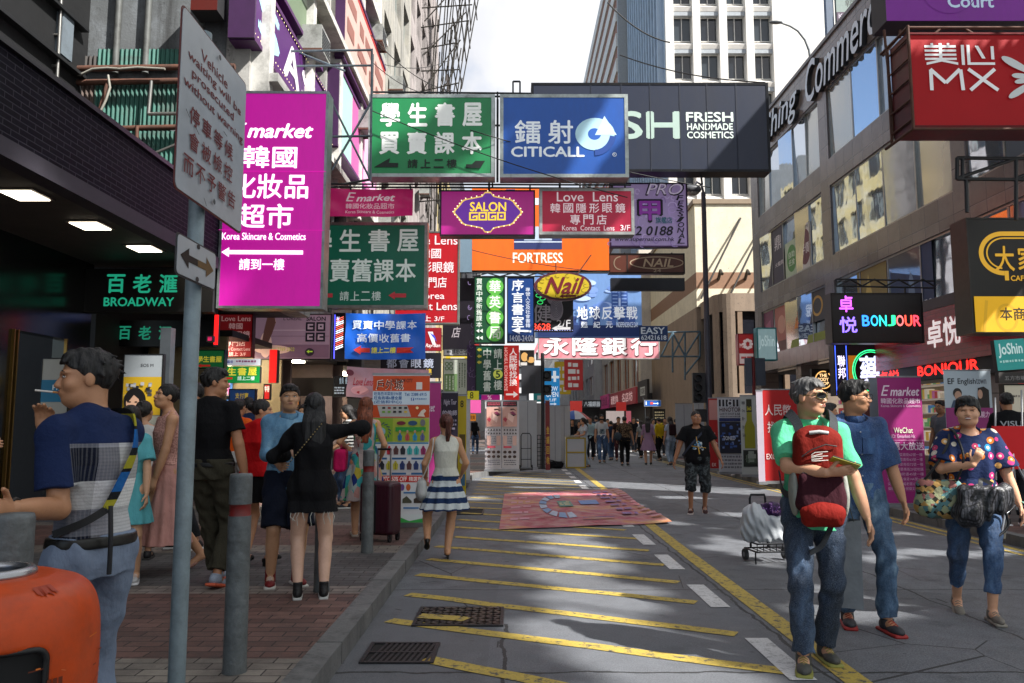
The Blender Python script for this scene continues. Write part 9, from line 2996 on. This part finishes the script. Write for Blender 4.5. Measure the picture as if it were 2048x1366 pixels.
blob(t, 'jacket_body', pat(lambda n, l, tc, x, y, z: bands(n, l, mathn(n, l, 'ADD', x, mathn(n, l, 'MULTIPLY', z, -.25)), .30, .3, [(0, '1c1f4a'), (.42, 'b8b8c4'), (.52, '3a1c3a'), (.7, '1c1f4a')])), [('b', (-.06, 0, .5), (.14, .12, .42), .09), ('e', (.06, 0, .86), (.2, .14, .12))], .012, .01, 3, 20)
p = P(1157, 832, 27)
um = thing('umbrella', 'multicoloured open umbrella above the left end of the crowd', 'umbrella', (p.x, p.y + 2, p.z - .1))
cols_ = ('c8a81c', '1c4a9a', 'b8b8bc', 'a83030')
for k in range(8):
 q = MB(); n_ = 6; vs, fs = [], []
 for j in range(n_ + 1):
  for i in range(4):
   a = (k + i / 3) / 8 * 6.2832; r_u = .62 * j / n_
   vs.append((r_u * math.cos(a), r_u * math.sin(a) * .8, .32 * (1 - (j / n_) ** 2)))
 for j in range(n_):
  for i in range(3): fs.append((j * 4 + i, (j + 1) * 4 + i, (j + 1) * 4 + i + 1, j * 4 + i + 1))
 q.add(vs, fs, mat(cols_[k % 4], .5), True); q.build('gore', um)
q = MB(); q.tube([(0, 0, -.6), (0, 0, .36)], .012, BLK2, 6); q.build('shaft', um)
p = G(1477, 934, PV)
t = thing('traffic_cone', 'dark red traffic cone between the darts and the bottle banners', 'cone', (p.x, p.y, PV))
q = MB(); q.lathe([(.17, .03), (.14, .04), (.035, .62), (.0, .63)], mat('9a1c18', .5, .2), 16); q.build('cone_body', t)
q = MB(); q.box((-.19, -.19, 0), (.19, .19, .03), mat('241414', .6)); q.build('foot', t)
p = G(1470, 956)
t = thing('paper_litter', 'crumpled white paper lying by the right kerb', 'litter', (p.x, p.y, .004))
blob(t, 'crumple', mat('c0c0c4', .6), [('e', (0, 0, .05), (.10, .08, .06))], .012, .012, 3, 60)
# ---- shops and posters of the left side
gml = [mat(c_, .5, .1, emit=.55) for c_ in ('c8b080', 'b04a3a', '4a7ab0', 'd8d0b0', 'c8a04a', '6aa06a', 'b86a9a', 'e0d8c0')]  # stronger glow on these goods, standing in for bright shop light
def glow_shop(name, label, loc, w, d, h, seed, wall='4a4038', lamp=5.0):
 """an open shop: back, ceiling, lamps and shelves of small goods; opens towards +x"""
 t = thing(name, label, 'shop', loc)
 r = random.Random(seed)
 q = MB(); q.box((-d, 0, 0), (-d + .1, w, h), mat(wall, .7, .2)); q.box((-d + .1, -.1, 0), (0, 0, h), mat(wall, .6, .2)); q.box((-d + .1, w, 0), (0, w + .1, h), mat(wall, .6, .2)); q.box((-d, -.1, h), (.1, w + .1, h + .12), mat('1c1a1a', .6)); q.build('interior', t)
 q = MB()
 for k in range(max(1, int(w / 1.1))): q.box((-d * .6, .3 + k * 1.1, h - .05), (-d * .3, .75 + k * 1.1, h - .012), mat('fff0d8', .5, 0, 1, emit=lamp))
 q.build('shop_lamp', t)
 q, q2 = MB(), MB()
 for z in np.arange(.3, h - .5, .40):
  q.box((-d + .1, .05, z), (-d + .5, w - .05, z + .03), mat('b0a898', .5))
  y = .08
  while y < w - .2:
   a = r.uniform(.08, .22)
   q2.box((-d + .15, y, z + .031), (-d + .42, y + a, z + r.uniform(.14, .33)), r.choice(gml)); y += a + .03
 q.build('shelf', t); g = q2.build('goods', t); g['kind'] = 'stuff'
 return t
glow_shop('bookshop_counter', 'brightly lit shop with packed shelves under the bright green sign', (-5.3, 14.6, PV), 3.4, 1.5, 2.9, 5, '8a7a58', 26)
glow_shop('dark_boutique', 'dim boutique with lit shelves behind the embracing couple', (-5.2, 18.5, PV), 4.2, 1.6, 3.0, 6, '5a4a44', 16)
glow_shop('corner_shop', 'narrow lit shop beyond the sagging pink banner', (-5.0, 23.2, PV), 4.5, 1.6, 3.0, 7, '6a5a54', 16)
GP = 'posters and boards at the left shops'
def pst(name, label, rect, Y, bg, art, em=.12, fr='2a2c30', fw=2): board(name, label, 'poster', rect, Y, bg, art, fr, .06, em, GP, fw)
def a_eos(A):
 A.rect('8a9094', 246, 708, 326, 754); A.text('EOS M', 281, 728, 306, 734, '2a2c30', .02); A.rect('a8881c', 246, 754, 326, 830)
 r = random.Random(7)
 for k in range(20): x, y = r.uniform(250, 300), r.uniform(764, 800); A.rect(r.choice(['3a3a3c', '7a7c80', '1c1c20', '9a9a9c']), x, y, x + r.uniform(5, 11), y + r.uniform(4, 8))
 A.ell('0e0c0c', 274, 802, 22, 26); A.ell('0e0c0c', 292, 820, 12, 20); A.ell('a8846e', 270, 806, 13, 19); A.poly('0e0c0c', [(255, 796), (270, 784), (288, 790), (284, 800), (272, 790), (260, 806)])
 for x in (264, 277): A.ell('1a1210', x, 804, 3, 1.4, n=10)
 A.ell('8a3a3a', 270, 818, 4, 1.6, n=10); A.poly('2a4a6a', [(246, 840), (262, 826), (284, 828), (300, 844), (300, 880), (246, 880)])
pst('camera_poster', 'yellow and grey camera poster with a black haired portrait', (246, 708, 326, 880), 11.6, '8a8a80', a_eos, .10)
def a_vh(A): A.text('V', 120, 745, 126, 752, '1c1c20', .02); A.rect('2a6a8a', 82, 760, 128, 804); A.text('H', 107, 770, 116, 780, 'c8ccd0', .03)
pst('pale_window_board', 'pale board with a blue band behind the smoking man', (82, 716, 140, 880), 10.9, '9a9a94', a_vh, .06)
def a_pay(A): A.text('支付寶', 471, 786, 497, 797, 'c8a83a', .02); A.text('一邊掃邊送', 472, 800, 500, 808, 'c8b46a', .01); A.rect('b0b4b8', 485, 824, 505, 856); A.text('紅包', 487, 826, 503, 834, 'b03a2a', .02); A.ell('8a5a3a', 503, 822, 5, 3)
pst('blue_payment_poster', 'blue payment poster right of the orange T-shirt person', (458, 778, 512, 862), 12.4, '183a6a', a_pay, .15)
pst('far_blue_poster', 'blue payment poster on the shopfront at the right edge', (2004, 786, 2046, 880), 12.6, '1a4a74', lambda A: A.text('支付寶', 2010, 796, 2036, 806, 'c8a83a', .02), .1)
pst('red_shop_strip', 'narrow red lit strip sign at the left shops', (528, 768, 542, 800), 16, 'b01c1c', lambda A: A.text('特', 530, 772, 540, 784, 'e8d0c0', .02), .5)
pst('small_pink_box', 'small bright pink box sign on the pole of the canopy end', (415, 672, 428, 684), 12.0, 'a81a4a', None, .5)
pst('orange_price_board', 'orange price board in the dim boutique', (562, 795, 600, 812), 18.6, 'b06a2a', lambda A: scrib(A, 565, 798, 597, 809, 'e8c8a0', 2, 5), .5)
gp = thing('steel_column', 'square grey steel column under the fascia sign', 'column', (P(330, 800, 12.0).x, 12.0, PV))
q = MB(); q.box((-.08, -.08, 0), (.08, .08, 2.75), mat('5c6268', .35, .2, metal=.5)); q.build('shaft', gp)
def awning(label, X, Y0, Y1, z, out, col, side):
 t = thing('awning', label, 'awning', (X, (Y0 + Y1) / 2, z), 0, 'awnings of the far shops')
 L = (Y1 - Y0) / 2
 q = MB(); sx_ = -1 if side > 0 else 1
 q.add([(0, -L, .5), (0, L, .5), (sx_ * out, L, 0), (sx_ * out, -L, 0), (0, -L, .42), (0, L, .42), (sx_ * out, L, -.18), (sx_ * out, -L, -.18)], [(0, 1, 2, 3), (3, 2, 6, 7), (0, 3, 7, 4), (1, 5, 6, 2), (7, 6, 5, 4)], mat(col, .7, .2, 3)); q.build('canopy', t)
awning('dark awning over the far right shops', 9.0, 82, 92, 3.2, 2.0, '2a2c30', 1); awning('dusky red awning over the far right shops', 8.5, 94, 104, 3.1, 1.8, '8a3030', 1); awning('pale awning at the far right end', 7.6, 124, 140, 3.2, 2, 'a8a8a8', 1)
awning('dark grey awning on the far left', -4.9, 50, 60, 3.2, 2, '34363a', -1); awning('green awning on the far left', -4.9, 62, 72, 3.1, 2, '2a5a44', -1)
for i, (lab, X, Y, z0, z1, w, col, tx) in enumerate((('tall far yellow sign on the left row', -3.6, 52, 5, 9, 1.6, 'b8a02a', '押'), ('tall far red sign on the left row', -3.2, 58, 4.5, 8.5, 1.5, 'a82a28', '金行'), ('far white sign on the left row', -3.4, 66, 5.5, 8, 2, 'b4b4b0', '眼鏡'), ('far green sign on the left row', -3, 76, 4.5, 9, 2, '2a7a4a', '藥房'), ('far blue sign on the left row', -2.6, 86, 4, 8, 2.4, '2a5a9a', '數碼'),
('far red sign projecting from the right row', 6.6, 84, 5, 8.5, 2, 'a83030', '珠寶'), ('far yellow sign projecting from the right row', 6.2, 96, 5, 9, 2, 'b89a2a', '大押'), ('far white sign projecting from the right row', 5.6, 110, 5, 9, 2.4, 'b4b8bc', '電器'), ('far teal sign projecting from the right row', 5, 128, 5, 10, 3, '2a8a8a', '影音'))):
 t = thing('distant_sign', lab, 'sign', (X, Y, z0), 0, 'distant signs at the end of the street')
 q = MB(); q.box((-w / 2, -.1, 0), (w / 2, .1, z1 - z0), lin_mat(col, .1)); q.build('panel', t)
 A = Art(lambda x, y, h: (x, -.1 - h * 3, y), .1)
 scrib(A, -w * .3, .3, w * .3, z1 - z0 - .3, 'd0ccc8', 4, i + 2, .7)
 A.mb.build('lettering', t)
